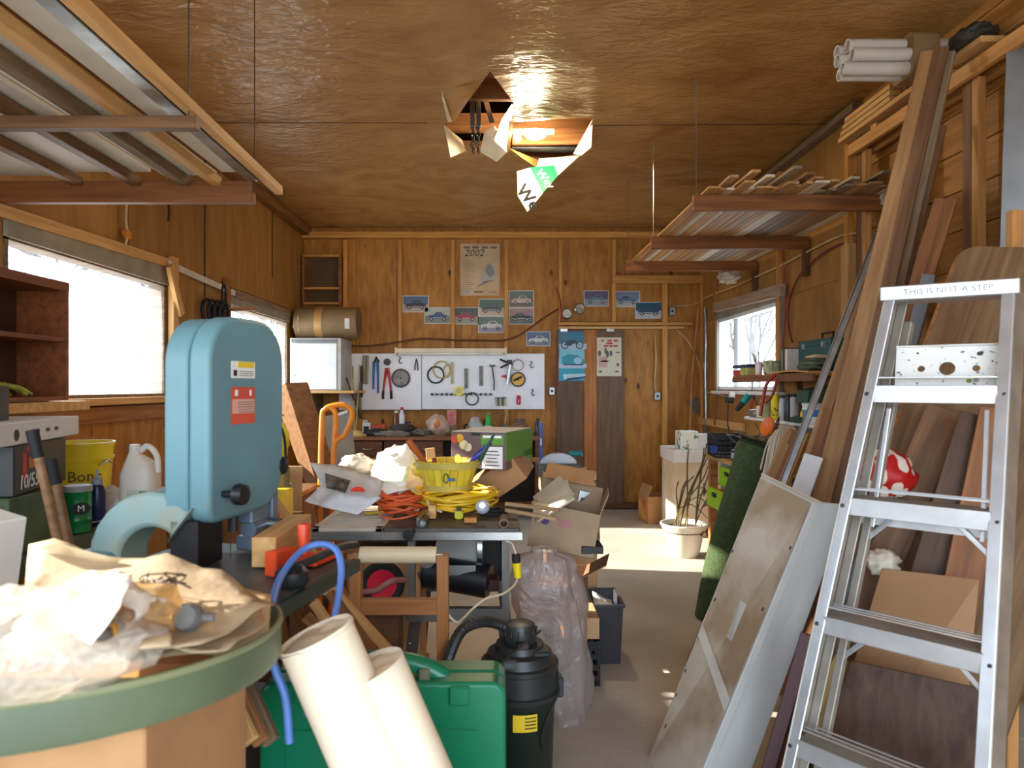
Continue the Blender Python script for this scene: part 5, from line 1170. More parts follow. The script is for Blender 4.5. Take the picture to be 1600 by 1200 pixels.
def redwhite():
    m, nt, b = _new('red_white_weave'); L = nt.links.new
    tc = nd(nt, 'ShaderNodeTexCoord'); v = nd(nt, 'ShaderNodeTexVoronoi'); v.inputs['Scale'].default_value = 26; mp = nd(nt, 'ShaderNodeMapping'); mp.inputs['Scale'].default_value = (1,1,.45); mp.inputs['Rotation'].default_value = (.5,.5,0)
    L(tc.outputs['Object'], mp.inputs[0]); L(mp.outputs[0], v.inputs[0]); r = nd(nt, 'ShaderNodeValToRGB'); e = r.color_ramp.elements
    e[0].position = .47; e[0].color = lin((226,214,200)); e[1].position = .53; e[1].color = lin((186,24,26)); L(v.outputs['Distance'], r.inputs[0]); L(r.outputs[0], b.inputs['Base Color']); b.inputs['Roughness'].default_value = .5
    return m
bpy.data.objects['knit_bundle'].data.materials[0] = redwhite()
board('bundle_shelf', P(1352,772,2.47), P(1425,790,2.4), .12, .02, darkwood, label='short dark shelf board under the red and white bundle', cat='board')
blob(P(1380,880,2.35), (.05,.05,.045), .35, 2.4, 14).build('crumpled_bag', mat('bag_offwhite', (216,208,190), rough=.7), smooth=60, label='crumpled off white bag between planks and hardboard', cat='bag')
# ---- aluminium step ladder, folded and leaning
Lt, Rt_ = Vector((1.087,1.99,1.667)), Vector((1.31,1.845,1.667)); Lb_, Rb_ = Vector((.624,1.795,0)), Vector((.90,1.39,0))
lo = (Lb_+Rb_)/2
ldr = thing('step_ladder', 'silver aluminium step ladder folded and leaning on boards', 'ladder', T(lo))
Lt, Rt_, Lb_, Rb_ = Lt-lo, Rt_-lo, Lb_-lo, Rb_-lo
lw = (Rt_-Lt).normalized(); fwd = (Rb_-Lb_).cross(Lt-Lb_).normalized(); fwd = fwd if fwd.y < 0 else -fwd      # towards the camera
def rail3(name, a, b, wf, dp, m, t=.003):               # channel: web facing the camera plus flange going back
    g = board(name, a, b, wf, .004, m, fwd, ldr); return g
def Lz(z): t = z/1.667; return Lb_.lerp(Lt, t)
def Rz(z): t = z/1.667; return Rb_.lerp(Rt_, t)
for nm, f0, s in (('side_rail', Lz, -1), ('side_rail', Rz, 1)):
    a, b = f0(-.0), f0(1.667); 
    board(nm, a, b, .03, .004, alu, fwd, ldr)
    board('rail_web', a-fwd*.035+lw*s*.014*1, b-fwd*.035+lw*s*.014, .004, .07, alug, fwd, ldr)
    board('rail_flange', a-fwd*.07, b-fwd*.07, .026, .004, alug, fwd, ldr)
def rear(f0, s): 
    a = f0(0)-fwd*.13+lw*s*(-.012); b = f0(1.62)-fwd*.10+lw*s*(-.012); return a, b
for f0, s in ((Lz,-1),(Rz,1)):
    a, b = rear(f0, s); board('rear_leg', a, b, .022, .02, alug, fwd, ldr)
    G().box(f0(.01),(.05,.05,.03)).build('foot', blackr, ldr)
capc = (Lt+Rt_)/2
CMt = Matrix((lw, fwd.cross(lw)*-1, fwd)).transposed().to_4x4()
fx = lw; fz = Vector((0,0,1)); fz = (fz-fx*fz.dot(fx)).normalized(); fy = fz.cross(fx)   # cap frame
CM = Matrix((fx, fy, fz)).transposed().to_4x4(); CM.translation = capc
capw = (Rt_-Lt).length+.05
G().box((0,.05,.0),(capw,.13,.04)).build('top_cap', alu, ldr, CM, bevel=.003)
text('THIS IS NOT A STEP', .022, mat('emboss', (120,120,122), rough=.5, metal=.3), ldr, CM @ T(0,-.0155,0) @ RX(90), ext=.001, sx=1.05)
for z in (1.39, 1.09, .785, .48, .18):
    a, b = Lz(z), Rz(z); dv = (b-a); c = (a+b)/2; x_ = dv.normalized(); z_ = Vector((0,0,1)); z_ = (z_-x_*z_.dot(x_)).normalized(); y_ = z_.cross(x_)
    SM = Matrix((x_, y_, z_)).transposed().to_4x4(); SM.translation = c; w_ = dv.length-.02
    stp = G().box((0,.04,.0),(w_,.075,.006)).build('step', alug, ldr, SM @ T(0,0,.02))
    G().box((0,.003,.0),(w_,.004,.046)).build('step_front', alu, ldr, SM, bevel=.001)
    for k in range(3): G().box((0,.02+.02*k,.0245),(w_,.004,.003)).build('tread_rib', alu, stp)
    for s in (-1, 1): G().lathe([(.006,0),(.006,.002),(.003,.004),(0,.004)],10,M=SM @ T(s*(w_/2+.015),0,0) @ RX(90)).build('rivet', darksteel, ldr)
    if z < 1.3:
        G().box((0,.10,-.045),(w_,.003,.026)).build('rear_bar', alu, ldr, SM)
        for s in (-1, 1): board('brace', SM @ Vector((s*(w_/2-.005),.09,-.11)), SM @ Vector((s*(w_/2-.085),.09,-.03)), .014, .003, alu, fwd, ldr)
# fold-up pail shelf with three holes
z0 = 1.47; a, b = Lz(z0), Rz(z0); c = (a+b)/2-fwd*.06; x_ = (b-a).normalized(); z_ = (Lt-Lb_+Rt_-Rb_).normalized(); z_ = (z_-x_*z_.dot(x_)).normalized(); y_ = z_.cross(x_)
SM = Matrix((x_, z_, -y_)).transposed().to_4x4(); SM.translation = c
pw, ph = (b-a).length-.045, .135
bmn = bmesh.new(); outer = [(-pw/2,-ph/2),(pw/2,-ph/2),(pw/2,ph/2),(-pw/2,ph/2)]
pts = [Vector(p) for p in outer]; ed = [(0,1),(1,2),(2,3),(3,0)]; holes = []
for hx0, hr in ((-.06,.009),(0,.019),(.065,.009)):
    k = len(pts); hp = [(hx0+hr*math.cos(2*PI*i/16), .005+hr*math.sin(2*PI*i/16)) for i in range(16)]; holes.append(hp); pts += [Vector(p) for p in hp]; ed += [(k+i, k+(i+1) % 16) for i in range(16)]
vs, es, fs, *_ = delaunay_2d_cdt(pts, ed, [], 1, 1e-6)
fs = [f for f in fs if not any(inside(sum((vs[i] for i in f), Vector((0,0)))/len(f), h_) for h_ in holes)]
bmn.free()
pshelf = G().add([(p.x,p.y,0) for p in vs],[tuple(f) for f in fs]).build('pail_shelf', mat('shelf_spattered', (228,226,220), c2=(96,90,84), rough=.45, scale=70, lo=.30, hi=.36, detail=2), ldr, SM, solid=.003)
for s in (-1,1): G().box((0,s*ph/2,.004),(pw,.004,.014)).build('lip', mat('shelf_white', (222,220,214), rough=.45), pshelf)
for x, y, r_, c_ in ((.072,.045,.006,(70,72,80)),(-.07,.05,.003,(90,80,70)),(.05,-.03,.006,(130,140,60)),(.065,-.028,.006,(150,150,150)),(-.09,.03,.002,(60,60,60)),(-.03,-.05,.002,(70,60,60)),(.03,.05,.0015,(60,60,60)),(.08,-.01,.0015,(60,60,60)),(-.05,-.02,.0015,(60,60,60))):
    G().prism([(x+r_*math.cos(t)*1.2,y+r_*math.sin(t)) for t in [2*PI*k/9 for k in range(9)]], .0012, z0=.001).build('paint_spot', mat('spot%d%d%d' % c_, c_, rough=.4), pshelf)
for s, f0 in ((-1,Lz),(1,Rz)): board('shelf_arm', f0(1.36)-fwd*.03-lw*s*.04, f0(1.05)-fwd*.06-lw*s*.045, .012, .003, alu, fwd, ldr)
# ---- stained white box leaning against the boards
stain = mat('stained_enamel', (206,196,178), c2=(162,140,112), rough=.6, scale=3.2, detail=7, lo=.42, hi=.62, mapscale=(1,1,1))
enam = mat('white_enamel', (198,198,194), rough=.4, var=.06, scale=3)
c1, c2_, c3, c4 = Vector((.567,2.72,0)), Vector((.61,2.36,0)), Vector((.80,2.40,0)), Vector((.757,2.76,0))
t1, t2, t3, t4 = P(1189,742,2.92), P(1272,783,2.62), P(1272,783,2.62)+Vector((.15,.04,-.02)), P(1189,742,2.92)+Vector((.15,.04,-.02))
sb = thing('stained_panel_box', 'long white box with brown stained face leaning by the aisle', 'box', T(c1)); g = G()
V = [v-c1 for v in (c1,c2_,c3,c4,t1,t2,t3,t4)]
n1 = (V[1]-V[0]).cross(V[4]-V[0]).normalized(); n1 = n1 if n1.x > 0 else -n1
n2 = (V[2]-V[1]).cross(V[5]-V[1]).normalized(); n2 = n2 if n2.y > 0 else -n2
def slab(a, b, c, d, n, t): return [a, b, b+n*t, a+n*t, d, c, c+n*t, d+n*t]
G().hexa(slab(V[0],V[1],V[5],V[4],n1,.03)).build('side_wall', enam, sb, bevel=.003)
G().hexa(slab(V[1],V[2],V[6],V[5],n2,.02)).build('front_wall', enam, sb, bevel=.003)
nf = (V[1]-V[0]).cross(V[4]-V[0]).normalized(); nf = nf if nf.x < 0 else -nf
def onface(u_, v, off=.002): return V[0].lerp(V[1],u_).lerp(V[4].lerp(V[5],u_), v)+nf*off
G().add([onface(.03,0),onface(.97,0),onface(.97,.99),onface(.03,.99)],[(0,1,2,3)]).build('stained_face', stain, sb)
G().add([onface(.02,.42,.003),onface(.98,.30,.003),onface(.98,.34,.003),onface(.02,.46,.003)],[(0,1,2,3)]).build('pale_strip', mat('strip_pale', (222,216,206), rough=.5), sb)
G().hexa([V[4],V[5],V[5]+n1*.034,V[4]+n1*.034]+[v+(V[4]-V[0]).normalized()*.01 for v in (V[4],V[5],V[5]+n1*.034,V[4]+n1*.034)]).build('top_edge', mat('edge_beige', (196,182,156), rough=.6, var=.1), sb)
for u_, v in ((.08,.55),(.06,.3),(.07,.22),(.95,.83),(.92,.62),(.05,.72),(.1,.12)): G().add([onface(u_-.012,v-.006,.004),onface(u_+.012,v-.006,.004),onface(u_+.012,v+.006,.004),onface(u_-.012,v+.006,.004)],[(0,1,2,3)]).build('chip', ink, sb)
G().span((.62,2.42,0),(.78,2.7,.0)) 
lean('maroon_board', P(1262,990,2.3), (.78,2.24,0), .04, .02, mat('maroon', (74,22,24), rough=.5), (-.5,-.85,0), 'dark maroon strip in the gap beside the stained box', cat='strip')
# ---- green carpet roll
A, Bq = P(1186,694,4.2), Vector((1.275,4.36,.0)); ax = (A-Bq).normalized()
cr = thing('carpet_roll', 'green carpet roll leaning beside the drawer bench', 'carpet roll', T(Bq)); A0 = A-Bq
cgm = mat('carpet_green', (66,84,46), rough=.95, var=.2, scale=40, bump=.5, bscale=150)
u1 = ax.orthogonal().normalized(); u2 = ax.cross(u1); g = G()
def ck(u_, v): a = 2*PI*u_; r_ = lerp(.085,.118,min(1,v*3)); return A0*v+(u1*math.cos(a)+u2*math.sin(a))*r_*(1+.03*noise.noise(Vector((math.cos(a),math.sin(a),v*4))))
G().grid(ck, 36, 16).build('roll', cgm, cr, smooth=60)
sp = [A0+ax*.001+(u1*math.cos(t)+u2*math.sin(t))*lerp(.115,.02,t/(6*PI)) for t in [6*PI*k/60 for k in range(61)]]
G().tube(sp, .008, 6).build('spiral_end', mat('carpet_dark', (38,50,30), rough=.95), cr, smooth=60)
def ce(u_, v): a = 2*PI*u_; return A0+(u1*math.cos(a)+u2*math.sin(a))*.115*v-ax*.01
G().grid(ce, 24, 3).build('end_face', MATS['carpet_dark'], cr)
# ---- drawer bench below the window
BZ = .875; dbn = thing('drawer_bench', 'wooden bench with lime green drawers under the window', 'workbench', T(1.99, 4.9, 0)); BX = -.33
lime = mat('lime_paint', (150,196,34), rough=.4, var=.06)
G().span((BX,-.42,BZ-.035),(.30,.86,BZ)).build('bench_top', wood('bench_edge', (178,146,84), (140,104,54), axis=1), dbn, bevel=.003)
for y in (.80,-.38):
    for x in (-.29,.26): G().span((x-.03,y-.03,0),(x+.03,y+.03,BZ-.035)).build('leg', midwood, dbn)
for k, (y0, y1, z0, z1, pull) in enumerate(((.05,.52,.67,.81,.0),(.05,.52,.52,.66,.09))):
    dr = G().span((BX+.0-pull,y0,z0),(BX+.02-pull,y1,z1)).build('drawer', lime, dbn, bevel=.002)
    G().span((BX+.02-pull,y0+.03,z0+.01),(.2,y1-.03,z1-.02)).build('drawer_box', midwood, dr)
    for q in (-.05,.05): G().box((BX-.004-pull,(y0+y1)/2+.04+q*.5,(z0+z1)/2+.03),(.012,.03,.03)).build('pull', blackp, dr, bevel=.002)
    G().box((BX-.006-pull,(y0+y1)/2+.04,(z0+z1)/2+.03),(.012,.016,.02)).build('pull_plate', steel, dr)
G().span((BX+.02,.05,0),(.3,.54,.52)).build('cupboard', mat('cupboard_blue', (186,196,210), rough=.5), dbn, bevel=.003)
G().span((BX+.02,.535,.0),(.3,.55,.84)).build('end_panel', mat('panel_white', (206,204,198), rough=.5, var=.08), dbn)
# things on the bench
crate('bottle_crate', T(P(1135,0,5.45).x+.02,5.5,BZ+.001) @ RZ(-6), (.24,.30,.17), blackp, 'black slatted crate on the far end of the drawer bench', rows=4, cols=6, t=.01)
G().box((P(1128,0,5.3).x-.05,5.33,BZ+.07),(.05,.006,.05)).build('blue_tag', blue, label='blue and white paper tag on the black bench crate', cat='tag')
def can(name, px, py, d, r_, h, m, label, cat='can', lidm=None, base=None, band=None):
    z = base if base is not None else P(0,py,d).z
    r = thing(name, label, cat, T(P(px,0,d).x, d, z+.001))
    G().lathe([(r_*.97,0),(r_,.004),(r_,h-.006),(r_*.96,h)],22).build('body', m, r, smooth=35)
    G().lathe([(r_*.9,h-.001),(r_*.9,h+.008),(0,h+.008)],22).build('lid', lidm or steel, r, smooth=35)
    if band: G().lathe([(r_+.0008,h*.2),(r_+.0008,h*.8)],22).build('wrapper', band, r, smooth=35)
    return r
can('paint_can', 1150, 0, 5.2, .035, .07, blackp, 'small black tin on the bench beside the crate', base=BZ, band=mat('band_grey', (170,170,170)))
can('coffee_can', 1161, 0, 5.05, .045, .115, mat('coffee_dark', (46,38,30), rough=.35), 'dark label coffee tin on a yellow base near the carpet roll', base=BZ, band=mat('band_multi', (190,150,60), c2=(40,90,60), scale=25))
can('yellow_tub', 1164, 0, 4.93, .04, .04, yel, 'low yellow tub before the coffee tin on the bench', cat='tub', base=BZ)
# bundle of brown cords and an orange bowl
g = G(); rr = random.Random(11)
for k in range(46):
    c0 = Vector((1.82,4.95,BZ+.11)); q = [c0+Vector((rr.gauss(0,.07),rr.gauss(0,.12),rr.gauss(0,.06))) for _ in range(4)]; g.tube(smooth_path(q,4), .006, 5)
g.build('cord_pile', mat('cords_brown', (74,58,46), rough=.6, c2=(150,136,116), scale=9), smooth=60, label='tangled pile of dark cords on the bench', cat='cords')
G().lathe([(0,0),(.055,.006),(.065,.02),(.06,.03),(0,.012)],24).build('orange_bowl', mat('bowl_orange', (230,110,24), rough=.4), None, T(P(1203,668,4.62)) @ RY(-70) @ RX(12), smooth=45, label='orange bowl tipped on edge against the cord pile', cat='bowl')
bt = thing('blue_spray_bottle', 'clear blue bottle standing on the bench by the mop', 'bottle', T(P(1208,0,4.6).x,4.6,BZ+.001))
G().lathe([(.028,0),(.03,.01),(.03,.09),(.014,.12),(.012,.135)],18).build('body', mat('bottle_sky', (110,170,206), rough=.2), bt, smooth=40); G().cyl((0,0,.135),(0,0,.16),.014,n=12).build('cap', mat('cap_blue', (50,90,160)), bt, smooth=40)
# ---- white low shelf on the wall
ls = thing('white_shelf', 'narrow white wall shelf loaded with bottles above the bench', 'shelf', T(2.17,5.0,1.145))
G().span((-.17,-.48,0),(.155,.85,.022)).build('board', white, ls, bevel=.002)
for y in (-.4,.7): G().prism([(.15,0),(.16,-.16),(-.1,0)], .02, T(0,y,0) @ RX(90)).build('bracket', midwood, ls)
SZ = 1.168
def sit(px, d, z=SZ): return T(P(px,0,d).x, d, z+.001)
def bottle(name, px, d, r_, h, m, capm, label, neck=.35, z=SZ, cat='bottle', band=None):
    r = thing(name, label, cat, sit(px,d,z))
    G().lathe([(r_*.95,0),(r_,.006),(r_,h*.68),(r_*neck,h*.85),(r_*neck,h*.88)],18).build('body', m, r, smooth=45)
    G().cyl((0,0,h*.88),(0,0,h),r_*neck*1.15,n=12).build('cap', capm, r, smooth=40)
    if band: G().lathe([(r_+.0008,h*.12),(r_+.0008,h*.5)],18).build('label_band', band, r, smooth=40)
bottle('yellow_bottle', 1212, 5.28, .034, .19, yel, yel, 'yellow squeeze bottle with dark lettering on the white shelf', .6, band=mat('band_ink', (226,196,30), c2=(40,40,40), scale=40, lo=.4, hi=.48))
bottle('spray_can', 1223, 5.13, .026, .18, mat('spray_white', (190,196,206), rough=.3), blackp, 'silver spray can with black cap beside the yellow bottle', .7)
bottle('spray_can', 1231, 5.03, .026, .19, mat('spray_dark', (52,52,60), rough=.35), blackp, 'dark spray can on the white shelf next to the silver one', .7)
bottle('jar', 1240, 5.02, .035, .19, mat('jar_pale', (206,196,196), rough=.4), blackp, 'pale jar with black lid behind the spray cans', .85, cat='jar')
pt = G().lathe([(.035,0),(.05,.12),(.056,.12),(.056,.14),(.05,.14),(.04,.02),(0,.02)],20).build('plant_pot', mat('pot_olive', (168,164,112), rough=.6), None, sit(1199,5.5), smooth=35, label='small olive tapered pot on the white shelf', cat='pot')
carton('shelf_carton', (.08,.1,.09), sit(1193,5.6), mat('carton_lime', (210,206,90), c2=(230,226,210), scale=6), 'small lime and white carton on the white shelf')
tb2 = thing('ice_cream_tub', 'white tub with blue band on the white shelf end', 'tub', sit(1270,4.66))
G().lathe([(.055,0),(.065,.12)],24).build('body', white, tb2, smooth=35); G().lathe([(.068,.12),(.068,.135),(0,.138)],24).build('lid', white, tb2, smooth=35); G().lathe([(.0595,.045),(.064,.09)],24).build('blue_band', mat('band_sky', (70,140,206)), tb2, smooth=35)
b = G().prism([(-.1,-.0),(.1,0),(.1,.11),(-.03,.05),(-.1,.03)], .16, T(P(1250,0,4.8).x+.05,4.86,SZ+.001) @ RX(90) ).build('green_wedge_box', mat('box_pine', (34,72,58), rough=.4), bevel=.003, label='dark green wedge shaped toolbox on the white shelf', cat='toolbox')
b = G().prism([(-.11,0),(.1,0),(.12,.1),(.11,.12),(-.1,.08)], .18, T(P(1270,0,4.66).x+.02,4.72,SZ+.139) @ RX(90)).build('green_lid_box', mat('box_pine', (0,0,0)), bevel=.003, label='dark green slanted lid resting on the white tub', cat='lid')
sp_ = thing('wire_spool', 'white flanged wire spool above the dark green lid', 'spool', T(2.2,5.0,1.30)); G().lathe([(.05,0),(.05,.006),(.03,.01),(.03,.07),(.055,.074),(.055,.08),(0,.08)],24).build('body', white, sp_, smooth=35)
bottle('condiment_bottle', 1256, 4.75, .022, .1, mat('hazard', (226,190,40), c2=(50,44,30), scale=30, lo=.42, hi=.5), yel, 'small yellow and black bottle before the white tub', .5)
G().box((P(1250,0,4.6).x,4.6,1.133),(.12,.14,.022)).build('grey_green_tray', mat('tray_sage', (112,132,110), rough=.5), bevel=.003, label='sage green tray jutting below the white shelf end', cat='tray')
# silver duct and steel plate
G().box((P(1180,0,5.72).x+.06,5.72,SZ+.03),(.2,.14,.06),None).build('steel_tin', mat('tin_mauve', (150,142,146), rough=.35, metal=.5), bevel=.02, seg=3, label='long rounded steel tin at the far end of the white shelf', cat='tin')
# ---- upper shelf
us = thing('window_shelf', 'brown wooden shelf running across the bench window', 'shelf', T(2.15,5.1,1.48))
G().span((-.18,-.6,.0),(.17,.95,.02)).build('board', midwood, us, bevel=.002); G().span((-.185,-.6,-.035),(-.165,.95,.005)).build('front_lip', wood('lip_brown', (132,88,62), (100,64,44), axis=1), us)
def wob(u_, v): return (lerp(-.21,.12,v), lerp(-.6,.05,u_), .022+.012*math.sin(u_*PI))
G().grid(wob, 10, 2).build('warped_board', lightpine, us, solid=.008)
for y in (.3,-.5): board('hanger', (.1,y,0), (.15,y,-.28), .04, .03, darkwood, (0,1,0), us)
UZ = 1.513
gcs = thing('metal_tool_box', 'dark teal metal case with black handle on the window shelf', 'case', T(2.2,4.8,UZ+.012))
ctm = mat('case_teal', (22,78,78), rough=.45, var=.15)
G().span((-.1,-.24,0),(.1,.24,.2)).build('body', ctm, gcs, bevel=.008, seg=2); G().span((-.102,-.242,.155),(.102,.242,.16)).build('lid_seam', blackp, gcs)
G().tube([(0,-.08,.2),(0,-.08,.245),(0,.08,.245),(0,.08,.2)], .008, 8).build('handle', blackp, gcs, smooth=40)
for y in (-.15,.15): G().box((-.104,y,.16),(.008,.03,.035)).build('latch', steel, gcs)
for k in range(4):
    crumple([(1.96+.01*k,4.5,UZ+.02+.022*k),(2.09,4.5,UZ+.02+.022*k),(2.09,4.74-.02*k,UZ+.022+.022*k),(1.96+.01*k,4.72-.02*k,UZ+.022+.022*k)], .01, .03, 8, k).build('folded_cloth', mat('cloth%d' % k, ((70,84,66),(88,96,76),(64,76,60),(190,170,138))[k], rough=.9), smooth=60, solid=.02, label=('bottom dark green','second sage','third green','topmost beige')[k]+' folded cloth on the window shelf', cat='cloth', group='folded cloths')
for k, (y, w_, h, c_) in enumerate(((5.03,.05,.15,(214,206,196)),(5.09,.03,.16,(64,60,60)),(5.12,.02,.14,(150,140,120)))):
    G().span((2.02,y,UZ+.012),(2.16,y+w_*.8,UZ+.012+h)).build('manual', mat('manual%d' % k, c_), bevel=.003, label=('pale thick manual beside the teal case','dark thin manual between pale and brown ones','brown thin manual at the end of the row')[k], cat='book', group='manuals on the window shelf')
g = thing('label_tin', 'green printed tin with rods on the window shelf', 'tin', T(2.03,5.3,UZ-.012)); G().span((-.05,-.08,0),(.05,.08,.1)).build('body', mat('tin_print', (70,110,60), c2=(196,190,150), scale=16, rough=.4), g, bevel=.004)
g = thing('pencil_cup', 'pink and white striped cup holding pencils on the window shelf', 'cup', T(2.01,5.55,UZ-.012)); G().lathe([(.025,0),(.028,.1),(.025,.1),(.022,.01),(0,.01)],16).build('body', mat('cup_pink', (224,170,176), c2=(236,230,226), scale=20), g, smooth=40)
for k, (dx, dy) in enumerate(((-.03,.02),(-.04,.04),(.01,.03))): G().tube([(0,0,.02),(dx,dy,.16+.01*k)], .004, 5).build('pencil', darkwood, g)
carton('fuse_carton', (.12,.16,.06), T(2.03,5.78,UZ-.012), mat('carton_yg', (196,186,110), c2=(150,156,90), scale=12), 'low yellow green carton on the window shelf')
carton('red_carton', (.12,.16,.045), T(2.03,5.96,UZ-.012), mat('carton_red', (186,60,44)), 'low red carton at the far end of the window shelf')
G().span((1.97,5.7,UZ+.05),(2.1,6.05,UZ+.075)).build('blue_binder', mat('binder_navy', (52,62,92)), bevel=.003, label='navy folder lying on the low cartons', cat='folder')
# clamps, trowel and tools hung by the window
cl = thing('spring_clamp', 'red C clamp hanging under the window shelf', 'clamp', T(P(1195,610,5.0))); o0 = P(1195,610,5.0)
G().tube(smooth_path([P(1212,585,5.0)-o0,P(1198,600,5.0)-o0,P(1192,625,5.0)-o0,P(1188,650,5.0)-o0],4), .012, 8).build('arm', mat('clamp_red', (150,44,30), rough=.45), cl, smooth=50); G().tube(smooth_path([P(1214,590,4.98)-o0,P(1208,615,4.98)-o0,P(1196,630,4.98)-o0],4), .01, 8).build('jaw', MATS['clamp_red'], cl, smooth=50)
tg = thing('angle_grinder', 'teal and black grinder hanging by the window sill', 'grinder', T(onx(1165,625,2.27))); o0 = P(1165,625,6.2)
G().tube([P(1175,612,6.2)-o0,P(1160,630,6.2)-o0], [.03,.034], 10).build('body', mat('grinder_teal', (10,140,140), rough=.4), tg, smooth=50); G().tube([P(1160,630,6.2)-o0,P(1150,642,6.2)-o0], [.028,.022], 10).build('grip', blackr, tg, smooth=50)
G().tube([P(1178,585,6.2)-o0,P(1175,612,6.2)-o0], .004, 5).build('hook_wire', darksteel, tg)
g = thing('pliers', 'red handled pliers hung on the window sill rail', 'pliers', T(onx(1178,640,2.30))); o0 = P(1178,640,5.8)
for s in (-1,1): G().tube(smooth_path([P(1178,618,5.8)-o0,P(1178+s*5,635,5.8)-o0,P(1178+s*4,655,5.8)-o0],3), .008, 6).build('handle', MATS['clamp_red'], g, smooth=50)
G().tube([P(1178,612,5.8)-o0,P(1178,622,5.8)-o0], [.008,.014], 6).build('jaws', darksteel, g)
g = thing('charger_box', 'dark charger with cord hanging on the wall under the window', 'charger', T(P(1140,625,6.8))); o0 = P(1140,625,6.8)
G().box((0,0,0),(.07,.05,.06)).build('body', blackp, g, bevel=.006); G().tube(smooth_path([P(1138,632,6.8)-o0,P(1137,660,6.75)-o0,P(1141,680,6.6)-o0],4), .006, 5).build('cord', blackr, g, smooth=50)
G().box((.02,0,.05),(.05,.04,.05)).build('socket', mat('socket_pale', (210,200,180)), g)
# ---- white carton cabinet, cartons, flower pot by the door
wc = thing('cardboard_cabinet', 'tall tan carton with a white lid beside the flower pot', 'box', T(1.92,6.98,0))
G().span((-.27,-.28,0),(.27,.28,.74)).build('body', mat('carton_sunny', (206,178,140), rough=.7, c2=(220,206,186), scale=3), wc, bevel=.003); G().span((-.285,-.295,.70),(.285,.295,.815)).build('lid', mat('lid_paper', (224,218,210), rough=.6, var=.04), wc, bevel=.003)
carton('juice_carton', (.17,.2,.17), T(P(1074,0,6.9).x-.02,6.85,.817), mat('carton_leaf', (230,226,210), c2=(70,120,80), scale=14, lo=.4, hi=.46), 'leaf printed carton standing on the white lid')
carton('small_white_carton', (.2,.2,.14), T(P(1096,0,6.9).x+.02,6.86,.817), wht, 'plain white carton beside the leaf printed carton')
b = carton('open_floor_carton', (.27,.30,.28), T(P(1026,0,7.35).x+.02,7.5,0) @ RZ(8), cardb, 'open brown carton on the floor by the door', open_top=True, flaps=(('x-',-25,.12),('y-',170,.06)))
G().box((.07,-.1512,.19),(.11,.002,.06)).build('label', whitep, b); G().box((-.1362,0,.13),(.002,.26,.2)).build('printed_side', mat('print_fire', (190,70,36), c2=(220,170,90), scale=6), b)
fp = thing('flower_pot', 'cream plastic flower pot with dry stems', 'flower pot', T(1.545,5.99,0))
pm = mat('pot_cream', (226,222,206), rough=.45, var=.05)
G().lathe([(0,0),(.115,0),(.12,.006),(.165,.21),(.172,.215),(.172,.225),(.18,.228),(.198,.262),(.196,.272),(.186,.272),(.16,.225),(.15,.2),(0,.2)],40).build('pot', pm, fp, smooth=35)
G().cyl((0,0,.2),(0,0,.235),.165,n=28).build('soil', mat('soil', (120,100,78), rough=.95, bump=.6, bscale=60), fp)
rr = random.Random(5); sm = mat('stem_brown', (96,78,54), rough=.8, c2=(120,112,70), scale=8)
for k in range(11):
    a = rr.uniform(0,2*PI); b0 = Vector((.09*math.cos(a),.09*math.sin(a),.22)); h = rr.uniform(.35,.72); dx, dy = rr.uniform(.02,.3), rr.uniform(-.15,.1)
    G().tube(smooth_path([b0, b0+Vector((dx*.3,dy*.3,h*.4)), b0+Vector((dx*.75+rr.uniform(-.03,.03),dy*.7,h*.8)), b0+Vector((dx,dy,h))],4), .005+.003*rr.random(), 5).build('stem', sm, fp, smooth=60)
    if k % 2: G().tube(smooth_path([b0+Vector((dx*.3,dy*.3,h*.4)), b0+Vector((dx*.3+.1,dy*.3-.05,h*.5)), b0+Vector((dx*.2+.2,dy-.08,h*.28))],4), .004, 5).build('twig', sm, fp, smooth=60)
lfm = mat('dry_leaf', (134,88,52), rough=.85, rnd=.3)
for k in range(22):
    q = Vector((rr.uniform(.1,.34),rr.uniform(-.16,.05),rr.uniform(.1,.55))); Mx = T(q) @ RZ(rr.uniform(0,360)) @ RX(rr.uniform(40,110))
    G().add([(0,0,0),(.022,.04,.006),(0,.12,-.01),(-.022,.04,.006),(0,.05,-.008)],[(0,1,4),(1,2,4),(2,3,4),(3,0,4)],Mx).build('leaf', lfm, fp, solid=.001)
# ================================================================ end wall and its bench
def W(px, py, off=.0): return Vector((bx(px), YB-off, bz(py)))
S_ = YB/F
pegw = mat('pegboard_white', (246,247,250), rough=.5, var=.05, scale=3)
OFF = .078                                              # the boards stand on the studs
for i, (a, b, y0, y1) in enumerate(((532,567,553,640),(567.5,659.5,553,640),(660.5,850,553,639))):
    c = W((a+b)/2, (y0+y1)/2, OFF)
    o = G().box((0,0,0),((b-a)*S_,.012,(y1-y0)*S_)).build('tool_board', pegw, None, T(c), bevel=.002, label=('narrow white tool board panel beside the white cabinet','middle white tool board panel holding bolt cutters','widest white tool board panel holding saw blades')[i], cat='tool board')
    g = G()
Y0 = OFF+.008
def hang(name, label, cat, px, py): return thing(name, label, cat, T(W(px, py, Y0)))
def R(px, py, ox, oy, off=0): return Vector(((px-ox)*S_, -off, -(py-oy)*S_))
blm = mat('tool_blue', (36,104,168), rough=.4); rdm = mat('tool_red', (186,26,30), rough=.4); brs = mat('brass_dull', (150,132,96), rough=.4, metal=.6)
t = hang('hand_saw_set', 'dark flat bar hanging at the left of the tool boards', 'bar', 567, 600)
